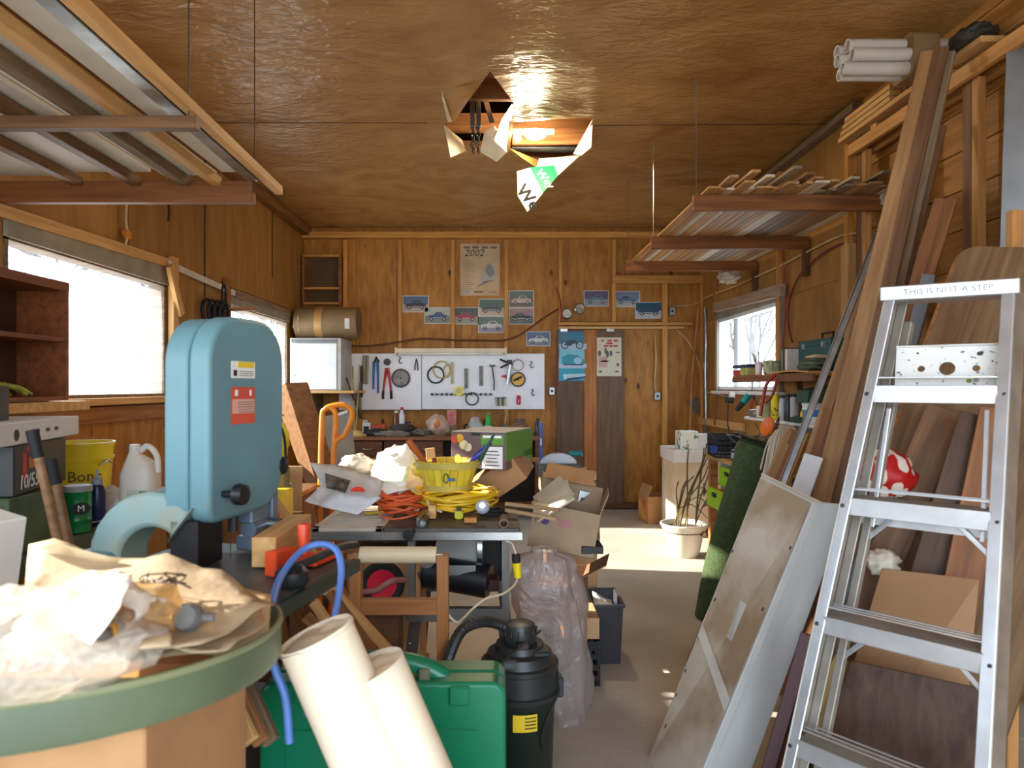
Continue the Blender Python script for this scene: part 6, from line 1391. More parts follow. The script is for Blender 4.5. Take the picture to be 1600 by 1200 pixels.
G().box((0,-.008,.03),(.03,.008,.36)).build('blade', darksteel, t); G().tube([R(566,598,567,600,.012),R(564,620,567,600,.012)], .014, 8).build('grip', greywood, t, smooth=50); G().tube([R(564,620,567,600,.012),R(564,637,567,600,.012)], .012, 8).build('tang', darksteel, t, smooth=50)
for k, px in enumerate((572,577)):
    t = G().tube([W(px,556,Y0+.02),W(px-1,600,Y0+.02)], .014, 10).build('steel_tube', brs, smooth=40, label=('left','right')[k]+' brass coloured tube of the pair on the tool board', cat='tube', group='tubes on the tool board')
t = hang('bolt_cutter', 'blue bolt cutter hanging on the tool board', 'bolt cutter', 590, 585)
G().tube([R(588,566,590,585,.015),R(590,559,590,585,.015),R(594,566,590,585,.015)], .016, 8).build('head', darksteel, t, smooth=50)
for px, e in ((586,608),(593,614)): G().tube([R(590+(px-590)*.8,565,590,585,.015),R(px,590,590,585,.015),R(px,e,590,585,.015)], [.016,.013,.012], 8).build('arm', blm, t, smooth=50)
t = hang('bolt_cutter', 'red handled bolt cutter hanging beside the round saw blade', 'bolt cutter', 607, 590)
G().lathe([(.0,-.01),(.04,-.012),(.04,.012),(0,.01)],16,M=T(R(607,566,607,590,.016)) @ RX(90)).build('head', darksteel, t, smooth=40)
for s in (-1,1):
    G().tube([R(607+s*1,575,607,590,.015),R(607+s*4,595,607,590,.015),R(607+s*6,611,607,590,.015)], [.018,.013,.012], 8).build('arm', rdm, t, smooth=50); G().tube([R(607+s*6,611,607,590,.015),R(607+s*6.5,623,607,590,.015)], .014, 8).build('grip', blackr, t, smooth=50)
def disc(name, label, px, py, rpx, m, m2, hole=.012, cat='saw blade', teeth=28):
    t = hang(name, label, cat, px, py); r_ = rpx*S_
    out = []
    for k in range(teeth):
        a = 2*PI*k/teeth; out += [(r_*math.cos(a), r_*math.sin(a)), (r_*.95*math.cos(a+.6*2*PI/teeth), r_*.95*math.sin(a+.6*2*PI/teeth))]
    G().prism(out, .003, T(0,-.01,0) @ RX(90)).build('blade', m, t); G().cyl((0,-.0135,0),(0,-.015,0),r_*.78,n=28).build('face', m2, t, smooth=30); G().cyl((0,-.014,0),(0,-.017,0),hole,n=12).build('arbor', ink, t)
    return t
disc('circular_blade', 'large steel saw blade hanging on the middle tool board', 628, 591, 15, darksteel, mat('blade_face', (128,120,110), rough=.4, metal=.6, var=.3, scale=14))
yb_ = disc('circular_blade', 'yellow faced saw blade hanging on the widest tool board', 809, 593, 12, darksteel, mat('blade_yellow', (226,170,24), rough=.4))
G().box((0,-.0165,.01),(.11,.001,.025),RY(-25)).build('printed_band', ink, yb_)
def ring(name, label, px, py, rpx, th, m, cat='ring', n=26, sq=1.0):
    c = W(px,py,Y0+.012); return G().tube([c+Vector((rpx*S_*math.cos(a)*sq,0,rpx*S_*math.sin(a))) for a in [2*PI*k/n for k in range(n)]], th, 6, closed=True).build(name, m, smooth=50, label=label, cat=cat)
ring('drive_belt', 'dark drive belt ring on the widest tool board', 682, 586, 12.5, .009, blackr, 'belt'); ring('cord_loop', 'yellowish cord loop hanging over the dark belt', 691, 578, 13, .009, mat('loop_straw', (196,180,120), rough=.6), 'cord')
ring('cable_loop', 'second straw coloured loop beside the cord loop', 699, 580, 9, .008, mat('loop_straw', (0,0,0)), 'cord', sq=.6)
ring('black_belt', 'black belt loop under the wrench row', 738, 623, 9.5, .007, blackr, 'belt', sq=1.0); ring('wire_coil', 'thin wire coil above the yellow blade', 809, 571, 8.5, .005, brs, 'wire')
for k, (px, y0, y1) in enumerate(((729,576,607),(752,572,603),(707,566,600))):
    G().box((0,0,0),(.042 if k < 2 else .03,.006,(y1-y0)*S_)).build('steel_rule', (mat('plate_dull', (128,126,122), rough=.5, metal=.3, var=.3, scale=30), mat('plate_dull', (0,0,0)), brs)[k], None, T(W(px,(y0+y1)/2,Y0+.006)), label=('left steel plate hanging above the black belt','right steel plate hanging beside the hammer','slim brass strip hanging beside the cord loops')[k], cat='plate', group='plates on the tool board')
t = hang('claw_hammer', 'long thin steel hammer hanging between plate and gun', 'hammer', 770, 590); G().tube([R(765,572,770,590,.015),R(774,572,770,590,.015)], .012, 8).build('head', steel, t, smooth=40); G().tube([R(769,572,770,590,.015),R(772,595,770,590,.015),R(772,610,770,590,.015)], .008, 6).build('shaft', darksteel, t, smooth=40)
t = hang('caulking_gun', 'black caulking gun hanging beside the yellow blade', 'caulking gun', 795, 580)
G().tube([R(797,570,795,580,.02),R(793,600,795,580,.02)], .02, 10).build('barrel', steel, t, smooth=50); G().box(R(796,567,795,580,.02),(.06,.03,.06)).build('frame', blackp, t, bevel=.004)
for p0, p1 in (((793,567),(781,562)),((792,570),(782,575))): G().tube([R(*p0,795,580,.02),R(*p1,795,580,.02)], .011, 6).build('trigger', blackp, t)
G().tube([R(793,600,795,580,.02),R(791,612,795,580,.02)], .004, 5).build('rod', steel, t)
t = hang('glue_nozzle', 'small red clip hanging left of the caulking gun', 'clip', 787, 588); G().prism([(-.04,0),(.03,.02),(.04,-.03),(.01,-.02)], .015, RX(90)).build('body', rdm, t)
t = hang('key_bunch', 'bunch of dark keys hanging at the tool board bottom edge', 'keys', 782, 628)
G().box((0,-.008,.05),(.13,.008,.012)).build('rail', darksteel, t)
for k in range(5): G().box((-.05+.025*k,-.012,.0),(.018,.004,.09)).build('key', (brs, darksteel)[k % 2], t)
t = hang('pink_tag', 'pink clip hanging at the lower right of the tool board', 'clip', 810, 625); G().prism([(x,y) for x, y in rounded(.05,.11,.02,3)], .01, RX(90)).build('body', mat('clip_pink', (206,30,80)), t); G().box((0,-.012,-.01),(.008,.002,.04)).build('mark', whitep, t)
t = hang('wrench_row', 'row of small dark wrenches strung along the tool board', 'wrench set', 722, 616)
G().box((0,-.006,0),(.72,.006,.006)).build('rack_bar', darksteel, t)
for k in range(13): G().lathe([(.007,-.006),(.016,-.006),(.016,.006),(.007,.006)],8,M=T(-.34+.056*k,-.014,.0) @ RY(20*(k % 3)) @ RX(90)).build('wrench', darksteel, t); 
t = hang('yellow_tape_roll', 'yellow tape roll hanging on the wrench row', 'tape', 718, 611); G().lathe([(.03,-.02),(.055,-.02),(.055,.02),(.03,.02),(.03,-.02)],18,M=T(0,-.03,0) @ RY(35) @ RX(90)).build('roll', yel, t, smooth=40)
ho_ = lambda px, py, nm, lab: G().tube(smooth_path([W(px,py-6,Y0+.008),W(px+3,py-4,Y0+.008),W(px,py,Y0+.008),W(px+2,py+4,Y0+.008),W(px+5,py+2,Y0+.008)],4), .005, 5).build(nm, darksteel, smooth=50, label=lab, cat='hook')
ho_(625,564,'s_hook','S shaped hook above the large steel blade'); ho_(828,571,'wire_hook','pair of wire hooks at the far right of the tool board'); ho_(830,614,'wire_hook','small dark hook low on the right of the tool board')
t = hang('small_pliers', 'small grey pliers hanging right of the S hook', 'pliers', 652, 570)
for s in (-1,1): G().tube([R(652,561,652,570,.01),R(652+s*2,570,652,570,.01),R(652+s*2.5,579,652,570,.01)], .007, 5).build('handle', darksteel, t, smooth=50)
# tube lamp above the boards
fl = thing('fluorescent_fixture', 'long cream fluorescent fixture above the tool boards', 'light fixture', T(W(706,549,.14)))
G().box((0,0,0),(168*S_,.12,.05)).build('housing', cream, fl, bevel=.004); G().cyl((-80*S_,-.03,-.035),(80*S_,-.03,-.035),.016,n=12).build('tube', mat('tube_off', (226,224,216), rough=.3), fl, smooth=40)
for s in (-1,1): G().box((s*84*S_,0,-.01),(.02,.13,.09)).build('end_cap', cream, fl)
# ---- white wall cabinet on its shelf, cardboard drum above
wcb = thing('white_cabinet', 'white metal cabinet on a wall shelf in the corner', 'cabinet', T(P(493,0,7.65).x, 7.9, P(0,610,7.65).z))
cw, ch = 80*7.65/F, 82*7.65/F
G().span((-cw/2,-.25,0),(cw/2,.3,ch)).build('body', mat('cab_grey', (186,184,178), rough=.45), wcb, bevel=.006); dr = G().span((-cw/2+.02,-.265,.01),(cw/2-.045,-.25,ch-.06)).build('door', white, wcb, bevel=.004); G().cyl((-cw/2+.06,-.275,.16),(-cw/2+.06,-.26,.16),.006,n=8).build('handle', darksteel, dr)
G().span((-cw/2+.02,-.262,ch-.05),(cw/2-.045,-.25,ch-.015)).build('top_strip', mat('strip_grey', (120,118,116), rough=.5), wcb)
ws = thing('cabinet_shelf', 'pine wall shelf under the white cabinet', 'shelf', T(P(505,0,7.6).x, 7.9, P(0,610,7.65).z-.03)); G().span((-.30,-.32,0),(.33,.41,.028)).build('board', lightpine, ws, bevel=.002)
for x in (-.2,.25): G().prism([(.4,0),(.4,-.3),(-.1,0)], .03, T(x,0,0) @ RZ(90)  @ RX(90)).build('bracket', greywood, ws)
dr = thing('cardboard_drum', 'brown cardboard drum lying on the white cabinet', 'drum', T(P(504,0,7.6).x, 7.86, P(0,528,7.65).z+.178)); dm = mat('drum_brown', (138,112,78), rough=.7, var=.1)
G().lathe([(.165,-.34),(.17,-.33),(.17,.32),(.165,.33)],32,M=RY(90)).build('body', dm, dr, smooth=35); G().lathe([(.172,.325),(.172,.335),(.0,.335)],32,M=RY(90)).build('lid', mat('drum_lid', (112,92,66), rough=.7), dr, smooth=35); G().lathe([(.1715,-.12),(.1715,-.04)],32,M=RY(90)).build('tape_band', tapeb, dr, smooth=35)
G().box((.24,-.165,-.02),(.05,.012,.11)).build('label', mat('label_grey', (206,206,206)), dr); crumple([Vector((-.34,-.12,.02)),Vector((-.27,-.17,.06)),Vector((-.28,-.16,-.1)),Vector((-.37,-.1,-.06))],.02,.04).build('torn_end', tanpaper2, dr, solid=.002)
# ---- paper on the wall
def print_(name, px0, py0, px1, py1, label, cat, m, off=.006): 
    t = thing(name, label, cat, T(W((px0+px1)/2,(py0+py1)/2,off))); w_, h = (px1-px0)*S_, (py1-py0)*S_
    G().box((0,0,0),(w_,.003,h)).build('sheet', m, t); return t, w_, h
def patch(t, pts, m, k=1, name='print'): G().add([(x,-.0016-.0006*k,z) for x, z in pts],[tuple(range(len(pts)))]).build(name, m, t)
def rect(x0, z0, x1, z1): return [(x0,z0),(x1,z0),(x1,z1),(x0,z1)]
def ell(cx, cz_, rx_, rz_, n=12, a0=0, a1=2*PI): return [(cx+rx_*math.cos(lerp(a0,a1,i/n)), cz_+rz_*math.sin(lerp(a0,a1,i/n))) for i in range(n+(0 if a1-a0 > 6 else 1))]
pm_ = {}
def pc_(c): return mat('ink_%d_%d_%d' % c, c, rough=.4, var=.05)
def car_photo(px0, py0, px1, py1, sky, gnd, car, label, flip=False, off=.006):
    t, w_, h = print_('car_photo', px0, py0, px1, py1, label, 'photo', pc_((206,206,204)), off); t['group'] = 'car photos'; a, b = w_/2-.008, h/2-.008; f = -1 if flip else 1
    patch(t, rect(-a,-.02*h,a,b), pc_(sky)); patch(t, rect(-a,-b,a,-.02*h), pc_(gnd)); q = w_
    body = [(-.38*q,-.22*h),(-.40*q,-.06*h),(-.30*q,.02*h),(-.14*q,.04*h),(-.05*q,.2*h),(.16*q,.2*h),(.26*q,.04*h),(.38*q,.02*h),(.40*q,-.2*h)]
    patch(t, [(x*f,z) for x, z in (body if not flip else reversed(body))], pc_(car), 2); win = [(-.08*q,.05*h),(-.02*q,.16*h),(.14*q,.16*h),(.2*q,.05*h)]; patch(t, [(x*f,z) for x, z in (win if not flip else reversed(win))], pc_((66,80,92)), 3)
    for x in (-.24,.25): patch(t, ell(x*q*f,-.21*h,.075*q,.11*h), ink, 3); patch(t, ell(x*q*f,-.21*h,.035*q,.05*h), pc_((210,210,210)), 4)
    patch(t, rect(-.39*q,-.16*h,.39*q,-.13*h), pc_((214,214,214)), 3)
    return t
car_photo(629,462,670,488,(74,104,140),(176,164,156),(44,36,44),'car photo of a black car, leftmost on the end wall')
car_photo(663,480,704,506,(178,184,176),(120,130,120),(56,74,120),'car photo of a blue car below the black car photo')
car_photo(709,480,748,507,(60,66,62),(140,140,130),(166,40,40),'car photo of a red car',True)
car_photo(748,467,789,494,(44,84,72),(190,168,150),(40,56,58),'car photo of a dark green car above the white car',off=.009)
car_photo(747,494,788,520,(82,112,88),(140,136,150),(206,200,206),'car photo of a white car on green lawn')
car_photo(795,454,834,481,(64,84,76),(96,80,70),(186,160,154),'car photo of a pale pink car under the poster row')
car_photo(795,481,834,507,(150,120,126),(90,96,90),(26,26,30),'car photo of an old black car with white tyre',True)
car_photo(822,518,860,541,(84,104,140),(120,120,134),(206,206,206),'car photo of a white car beside the tool boards')
car_photo(912,454,951,479,(96,72,116),(140,144,150),(96,120,136),'car photo with purple sky left of the stud')
car_photo(960,455,1000,480,(120,130,160),(170,176,170),(84,110,146),'car photo of a grey blue car right of the stud',True)
car_photo(992,472,1034,498,(16,78,100),(186,190,190),(30,70,104),'car photo with dark teal background, rightmost on the wall',off=.009)
t, w_, h = print_('event_poster', 719, 381, 781, 462, 'large yellowed 2002 event poster pinned high on the wall', 'poster', mat('poster_tan', (206,182,150), c2=(186,160,128), rough=.7, scale=5))
text('2002', .115, ink, t, T(-.07,-.003,.19) @ RX(90), shear=.25, ext=.0003)
for k, x in enumerate((-.15,-.05,.06,.16)): patch(t, rect(x-.04,.245,x+.035,.268), pc_((96,80,74)), 1, 'heading_word')
for k in range(14): patch(t, rect(-.2,.10-.025*k,-.2+.09+.05*((k*7) % 3)/2,.106-.025*k), pc_((140,116,96)), 1, 'text_line')
patch(t, [(-.03,-.2),(.02,-.1),(.04,.0),(.1,.09),(.17,.04),(.2,-.06),(.15,-.13),(.05,-.14)], pc_((168,166,160)), 1, 'sketch'); patch(t, [(.06,-.02),(.09,.07),(.14,.05),(.17,-.05),(.12,-.1)], pc_((120,126,128)), 2, 'sketch'); patch(t, [(-.03,-.2),(.0,-.19),(.06,-.13),(.18,-.12),(.05,-.16)], pc_((110,80,60)), 2, 'sketch')
patch(t, rect(-.07,-.265,.04,-.25), pc_((70,50,54)), 1, 'logo_bar'); patch(t, rect(.1,-.265,.19,-.255), pc_((120,96,80)), 1, 'logo_bar'); patch(t, rect(-.2,-.285,-.12,-.235), pc_((170,150,150)), 1, 'logo_bar')
# ---- sliding door: two dark panels and a pine stile
dv = wood('door_brown', (112,84,60), (92,66,46), rough=.45, axis=2)
door = thing('door_1', 'dark brown sliding door with pine stile in the end wall', 'door', T(W(922,795,0)), kind='structure')
ox, oz = bx(922), bz(795)
for a, b in ((869,912),(930,974)): G().span((bx(a)-ox,-.075,.02),(bx(b)-ox,-.045,bz(516)-oz)).build('door_panel', dv, door, bevel=.002)
board('door_stile', Vector((bx(921)-ox,-.07,.02)), Vector((bx(921)-ox,-.07,bz(516)-oz)), 19*S_, .035, wood('stile_pine', (178,116,62), (142,84,40), knots=2.4), (0,-1,0), door)
for px in (880,952): G().box((bx(px)-ox,-.085,bz(516)-oz),(.09,.02,.05)).build('roller_hanger', steel, door, bevel=.004)
G().box((bx(952)-ox,-.06,.05),(.7,.06,.06)).build('bottom_rail', darkwood, door)
cl_ = thing('wall_calendar', 'three picture blue calendar hung on the door panel', 'calendar', T(W(893.5,557,.085))); w_, h = 43*S_, 76*S_
G().box((0,0,0),(w_,.004,h)).build('sheet', pc_((150,190,206)), cl_)
for k, (a, b, s1, s2) in enumerate(((28,38,(40,120,150),(170,190,206)),)): pass
def H(y): return -(y-557)*S_
patch(cl_, rect(-w_/2,H(541),w_/2,H(519)), pc_((38,112,140))); patch(cl_, rect(-w_/2,H(546),w_/2,H(538)), pc_((168,182,206)),2)
for x in (-.09,.08): patch(cl_, ell(x,H(540),.045,.045), ink, 3); patch(cl_, ell(x,H(540),.034,.034), pc_((150,180,190)), 4)
patch(cl_, [(-.1,H(540)),(-.06,H(533)),(.03,H(532)),(.08,H(540)),(.02,H(536)),(-.02,H(541))], pc_((30,50,70)), 5)
patch(cl_, rect(-w_/2,H(575),w_/2,H(547)), pc_((120,190,206))); patch(cl_, rect(-w_/2,H(575),w_/2,H(569)), pc_((176,190,216)),2); patch(cl_, [(-.12,H(570)),(-.12,H(558)),(-.04,H(554)),(.06,H(556)),(.14,H(564)),(.13,H(570))], pc_((20,140,160)), 3); patch(cl_, ell(.06,H(564),.05,.04), pc_((150,190,220)), 4); patch(cl_, rect(-.1,H(571),.12,H(569)), pc_((20,30,60)), 4)
patch(cl_, rect(-w_/2,H(595),w_/2,H(576)), pc_((30,150,176))); patch(cl_, [(-.1,H(593)),(-.11,H(585)),(.15,H(584)),(.15,H(588))], pc_((170,210,220)), 2); patch(cl_, [(-.09,H(595)),(-.06,H(591)),(.15,H(588)),(.15,H(590)),(.0,H(594))], pc_((24,44,70)), 3)
t = thing('red_title_poster', 'cream poster with red title pinned to the second door panel', 'poster', T(W(950,558,.085))); w_, h = 38*S_, 60*S_; G().box((0,0,0),(w_,.004,h)).build('sheet', pc_((206,196,168)), t)
for z, ws_ in ((.185,((-.09,.03),(-.02,.05),(.05,.05))),(.155,((-.03,.07),)),(.125,((-.06,.05),(.0,.04),(.05,.05)))):
    for x, q in ws_: patch(t, rect(x-.0,z-.011,x+q,z+.011), pc_((186,40,36)), 1, 'title_word')
for x, z, a, b in ((-.11,.04,.03,.06),(-.04,.07,.025,.06),(-.02,.03,.03,.07),(.02,.04,.03,.06),(-.05,-.05,.09,.015),(.1,-.09,.03,.035),(-.1,-.17,.04,.02),(.09,-.17,.04,.018),(.1,.05,.05,.012)): patch(t, ell(x,z,a*.6,b*.6,8), pc_((92,84,80)), 1, 'figure')
patch(t, rect(-.12,-.12,-.02,-.0), pc_((190,150,140)), 1, 'tint')
# lamps/gauges, boxes and cables on the wall
for px, py, c_, lab in ((885,491,(206,200,186),'round white faced gauge above the door'),(905,483,(190,180,160),'round sealed beam lamp above the door')):
    t = thing('wall_gauge', lab, 'gauge', T(W(px,py,.03))); G().lathe([(.0,.04),(.05,.04),(.062,.03),(.062,.0),(0,0)],22,M=RX(90)).build('case', steel, t, smooth=40); G().cyl((0,-.041,0),(0,-.043,0),.05,n=20).build('face', mat('face%d' % px, c_, c2=(120,110,96) if px > 900 else None, scale=30), t)
for px, py, lab in ((1026,619,'grey outlet box on the stud right of the door'),(862,611,'small grey switch box left of the door'),(1049,487,'grey junction box near the corner')):
    t = thing('outlet_box', lab, 'outlet', T(W(px,py,.03))); G().box((0,0,0),(.065,.05,.09)).build('box', galv, t, bevel=.004); G().cyl((0,-.024,0),(0,-.028,0),.016,n=12).build('socket', ink, t)
def cable(pts, r_, m, label, off=.02): return G().tube(smooth_path([W(px,py,off) for px, py in pts],5), r_, 6).build('wall_cable', m, smooth=50, label=label, cat='cable')
brc = mat('cable_brown', (104,60,26), rough=.6); whc = mat('cable_pale', (206,176,130), rough=.6)
cable([(540,540),(580,541),(625,535),(660,530),(707,532),(760,533),(790,532),(815,522),(850,497),(872,484)], .011, brc, 'brown cable sagging across the end wall studs', .075)
cable([(1022,525),(1024,560),(1022,600),(1026,616)], .009, whc, 'pale cable running down to the outlet box', .03)
cable([(1052,478),(1075,478),(1092,472),(1098,462)], .008, whc, 'pale cable from the junction box to the corner', .03)
cable([(1055,515),(1075,535),(1088,560),(1094,580)], .007, whc, 'thin pale cable drooping beside the corner', .03)
cable([(868,450),(874,470),(876,500),(872,560),(866,605)], .009, mat('cable_red', (150,52,30)), 'red brown cable beside the door frame', .08)
G().tube([W(1088,480,.1),W(1076,590,.15),W(1055,705,.6)], .014, 6).build('leaning_pole', mat('pole_tan', (176,122,74), rough=.6), smooth=50, label='thin tan pole leaning in the far corner', cat='pole')
G().prism([(-.09,.05),(.05,.09),(.06,-.11),(-.02,-.06)], .004, T(W(1082,633,.05)) @ RX(90)).build('grey_rag', mat('rag_grey', (110,100,92), rough=.8), label='triangular grey scrap hung near the far corner', cat='scrap')
# ---- desk bench under the boards
dk = thing('desk_bench', 'old brown desk bench with drawers under the tool boards', 'desk', T(P(695,0,7.6).x, 7.9, 0)); dw = (845-545)*7.6/F; dz = P(0,683,7.55).z
dkm = wood('desk_brown', (104,66,44), (76,46,30), rough=.5)
G().span((-dw/2,-.36,dz-.035),(dw/2,.33,dz)).build('top', wood('desk_top', (138,92,60), (104,66,42)), dk, bevel=.003)
for x in (-dw/2+.03, -.32, dw/2-.03): G().span((x-.03,-.32,0),(x+.03,.3,dz-.035)).build('side_panel', dkm, dk)
for k in range(3):
    x0 = -dw/2+.06+k*.32
    for z0, z1 in ((dz-.21,dz-.045),):
        d_ = G().span((x0,-.35,z0),(x0+.30,-.33,z1)).build('drawer', dkm, dk, bevel=.004); G().tube(smooth_path([(x0+.1,-.352,(z0+z1)/2+.012),(x0+.12,-.375,(z0+z1)/2),(x0+.18,-.375,(z0+z1)/2),(x0+.2,-.352,(z0+z1)/2+.012)],3), .006, 6).build('handle', brs, d_, smooth=50)
G().span((-dw/2,-.34,dz-.26),(dw/2,-.31,dz-.215)).build('rail', midwood, dk); G().span((-dw/2+.05,.28,.1),(dw/2-.05,.3,dz-.05)).build('back_panel', mat('desk_dark', (48,34,26), rough=.7), dk)
DZ = dz+.001
def dsit(px, d=7.85): return T(P(px,0,d).x, d, DZ)
def dx(px, d=7.85): return P(px,0,d).x
b = thing('straw_hat', 'straw coloured round cushion at the left end of the desk', 'hat', dsit(556,7.66)); G().lathe([(.115,0),(.12,.015),(.07,.035),(.05,.06),(0,.065)],26).build('brim', mat('straw', (196,160,96), rough=.8), b, smooth=50)
for k, (a, b_) in enumerate((((551,572),(554,672)),((562,570),(556,672)),((541,590),(553,625)))): G().tube([P(a[0],a[1],7.9),P(b_[0],b_[1],7.8)], .009, 6).build('cane', mat('cane', (170,150,90), rough=.6, rnd=.2) if k < 2 else darkwood, smooth=50, label=('upright pale cane beside the white cabinet','second pale cane crossing the first','dark cane leaning at the white cabinet')[k], cat='cane', group='canes on the desk')
G().tube(coil((dx(588,7.72),7.74,DZ+.02), .12, 7, .06, .25, 8, 24, .6), .017, 7).build('black_hose', blackr, smooth=60, label='coiled black hose on the desk under the red bolt cutter', cat='hose')
jg = thing('oil_jug', 'white oil jug with dark label at the back of the desk', 'jug', dsit(573,8.0)); G().span((-.045,-.03,0),(.045,.03,.13)).build('body', white, jg, bevel=.01, seg=2); G().box((0,-.0305,.06),(.06,.002,.06)).build('label', ink, jg); G().tube([(.0,0,.13),(.0,0,.15),(-.035,0,.15),(-.035,0,.13)], .008, 6).build('handle', white, jg, smooth=40)
carton('orange_box', (.15,.08,.11), dsit(592,8.02), mat('box_orange', (196,80,40)), 'orange box standing at the back of the desk')
def dbot(name, px, d, r_, h, m, label, capm=None, neck=.5): 
    r = thing(name, label, 'bottle', dsit(px,d)); G().lathe([(r_,0),(r_,h*.7),(r_*neck,h*.85),(r_*neck,h*.9)],14).build('body', m, r, smooth=40); G().cyl((0,0,h*.9),(0,0,h),r_*neck*1.1,n=10).build('cap', capm or white, r, smooth=40)
dbot('caulk_bottle', 628, 8.0, .032, .30, white, 'tall white bottle at the back of the desk', rdm); dbot('amber_bottle', 619, 8.05, .04, .26, mat('amber_glass', (120,70,36), rough=.2), 'amber bottle with white cap beside the tall white bottle')
dbot('glue_jar', 637, 8.0, .04, .14, mat('jar_slate', (110,116,112)), 'grey jar beside the tall white bottle', darksteel, .8); dbot('red_tin', 643, 7.9, .04, .1, mat('tin_red', (150,40,36)), 'small red tin on the desk before the grey jar', steel, .9)
blob((dx(630,7.8),7.8,DZ+.06),(.13,.1,.065),.35,3,21,flat=.8).build('dark_rag_pile', mat('rag_dark', (66,58,56), rough=.8, bump=.4), smooth=60, label='dark speckled rag heap in the middle of the desk', cat='rags')
blob((dx(612,7.68),7.68,DZ+.025),(.2,.07,.03),.4,4,22,flat=.8).build('clear_wrap', clearbag, smooth=60, label='clear wrapping lying along the desk edge', cat='wrap')
blob((dx(660,7.72),7.72,DZ+.035),(.11,.08,.04),.4,4,23,flat=.8).build('tool_heap', mat('heap_grey', (120,108,96), rough=.6, bump=.4), smooth=60, label='grey heap of small tools right of the rags', cat='tools')
blob((dx(684,7.75),7.75,DZ+.11),(.115,.09,.12),.22,2.2,24,flat=.9).build('grocery_bag', film('grocery_film', (240,220,196), clear=.15, bump=.6), smooth=60, label='knotted pale plastic bag with orange contents on the desk', cat='bag')
blob((dx(684,7.72),7.72,DZ+.12),(.05,.08,.07),.25,3,25).build('bag_contents', mat('contents_orange', (220,130,70), rough=.6), bpy.data.objects['grocery_bag'], smooth=60)
G().box((dx(680,7.7),7.68,DZ+.006),(.2,.1,.012)).build('flat_tray', greywood, label='thin flat board under the pale plastic bag', cat='board')
carton('pink_box', (.10,.03,.17), T(dx(706,8.0),8.0,DZ+.1), mat('box_pink', (206,150,140), c2=(200,90,90), scale=12), 'pinkish box leaning upright behind the desk clutter')
G().box((dx(706,8.0),8.02,DZ+.05),(.14,.1,.098)).build('stone_block', mat('block_olive', (140,128,92), rough=.8), bevel=.01, label='olive speckled block under the pinkish box', cat='block')
kt = thing('enamel_kettle', 'pale enamel kettle with dark handle on the desk', 'kettle', dsit(743,7.95)); G().lathe([(.075,0),(.085,.02),(.085,.11),(.06,.15),(.05,.152)],22).build('body', mat('enamel_pale', (196,206,200), rough=.35), kt, smooth=40); G().lathe([(.06,.15),(.05,.185),(.02,.2),(0,.2)],18).build('lid', mat('enamel_pink', (206,190,184), rough=.4), kt, smooth=40); G().tube(smooth_path([(-.08,0,.11),(-.12,0,.1),(-.115,0,.04),(-.085,0,.03)],4), .01, 6).build('handle', blackp, kt, smooth=50)
sb_ = thing('spray_bottle', 'white bottle with bright green sprayer on the desk', 'bottle', dsit(763,7.9)); G().lathe([(.055,0),(.055,.06),(.035,.1)],18).build('body', white, sb_, smooth=40); G().lathe([(.035,.1),(.03,.2),(.012,.215),(.008,.24)],14).build('sprayer', mat('spray_green', (30,190,60), rough=.35), sb_, smooth=40)
jr = thing('glass_jar', 'brownish glass jar at the right end of the desk', 'jar', dsit(812,8.0)); G().lathe([(.08,0),(.09,.02),(.09,.1),(.06,.13)],22).build('body', mat('jar_brown', (150,112,80), rough=.3), jr, smooth=40); G().cyl((0,0,.13),(0,0,.17),.06,n=18).build('lid', mat('jar_lid', (120,84,70), rough=.4), jr, smooth=40)
t = thing('dust_brush', 'grey dust brush standing beside the glass jar', 'brush', dsit(789,8.0)); G().box((0,0,.06),(.06,.05,.12)).build('head', mat('brush_grey', (130,118,104), rough=.8), t, bevel=.008); G().tube([(0,0,.12),(.005,0,.2)], .012, 8).build('handle', lightpine, t, smooth=40)
ring('wicker_handle', 'brown curved handle on the desk behind the fruit carton', 775, 655, 11, .008, midwood, 'handle')
dbot('dark_bottle', 840, 7.9, .03, .18, mat('glass_dark', (50,36,28), rough=.25), 'dark bottle at the right edge of the desk', blackp)
t = thing('blue_level', 'blue level standing at the right end of the desk', 'level', T(P(845,0,5.2).x,5.2,0)); G().span((-.012,-.03,0),(.012,.03,P(0,660,5.2).z)).build('beam', mat('level_blue', (60,90,170), rough=.4), t, bevel=.002); G().box((0,-.031,P(0,690,5.2).z),(.012,.002,.05)).build('vial', mat('vial', (206,214,226)), t)

# ================================================================ lumber rack over the bench
arms = ((4.22,2.49),(5.39,2.49),(6.47,2.50))
lr = thing('lumber_rack', 'three armed overhead lumber rack on the bench wall', 'rack', T(XR-.01,5.35,2.49))
armw = wood('arm_brown', (146,92,50), (112,66,34))
for y, z in arms:
    board('arm', (1.15-XR,y-5.35,z-2.49), (-.005,y-5.35,z-2.49), .04, .092, armw, (0,0,1), lr)
    board('knee', (-.02,y-5.35+.02,z-2.49-.25), (-.02,y-5.35+.02,z-2.49), .04, .04, darkwood, (0,-1,0), lr)
    G().cyl((1.17-XR,y-5.35,z-2.49),(1.17-XR,y-5.35,ZC-2.49),.003,n=5).build('hanger_wire', steel, lr)
for y, x in ((4.22,1.16),(5.39,1.16)): pass
rr = random.Random(21); strip = [wood('lath_%d' % k, c, c2, rnd=.12) for k, (c, c2) in enumerate((((176,138,98),(146,108,72)),((214,200,180),(190,172,150)),((140,102,68),(108,76,48)),((196,150,96),(166,120,70)),((150,130,108),(120,100,80))))]
x = 1.19; k = 0; side = 'aisle'
words_ = ('pale','whitish','brown','golden','greyish'); ordn = ('first','second','third','fourth','fifth','sixth','seventh','eighth','ninth','tenth','eleventh','twelfth','thirteenth','fourteenth','fifteenth','sixteenth','seventeenth','eighteenth','nineteenth','twentieth')
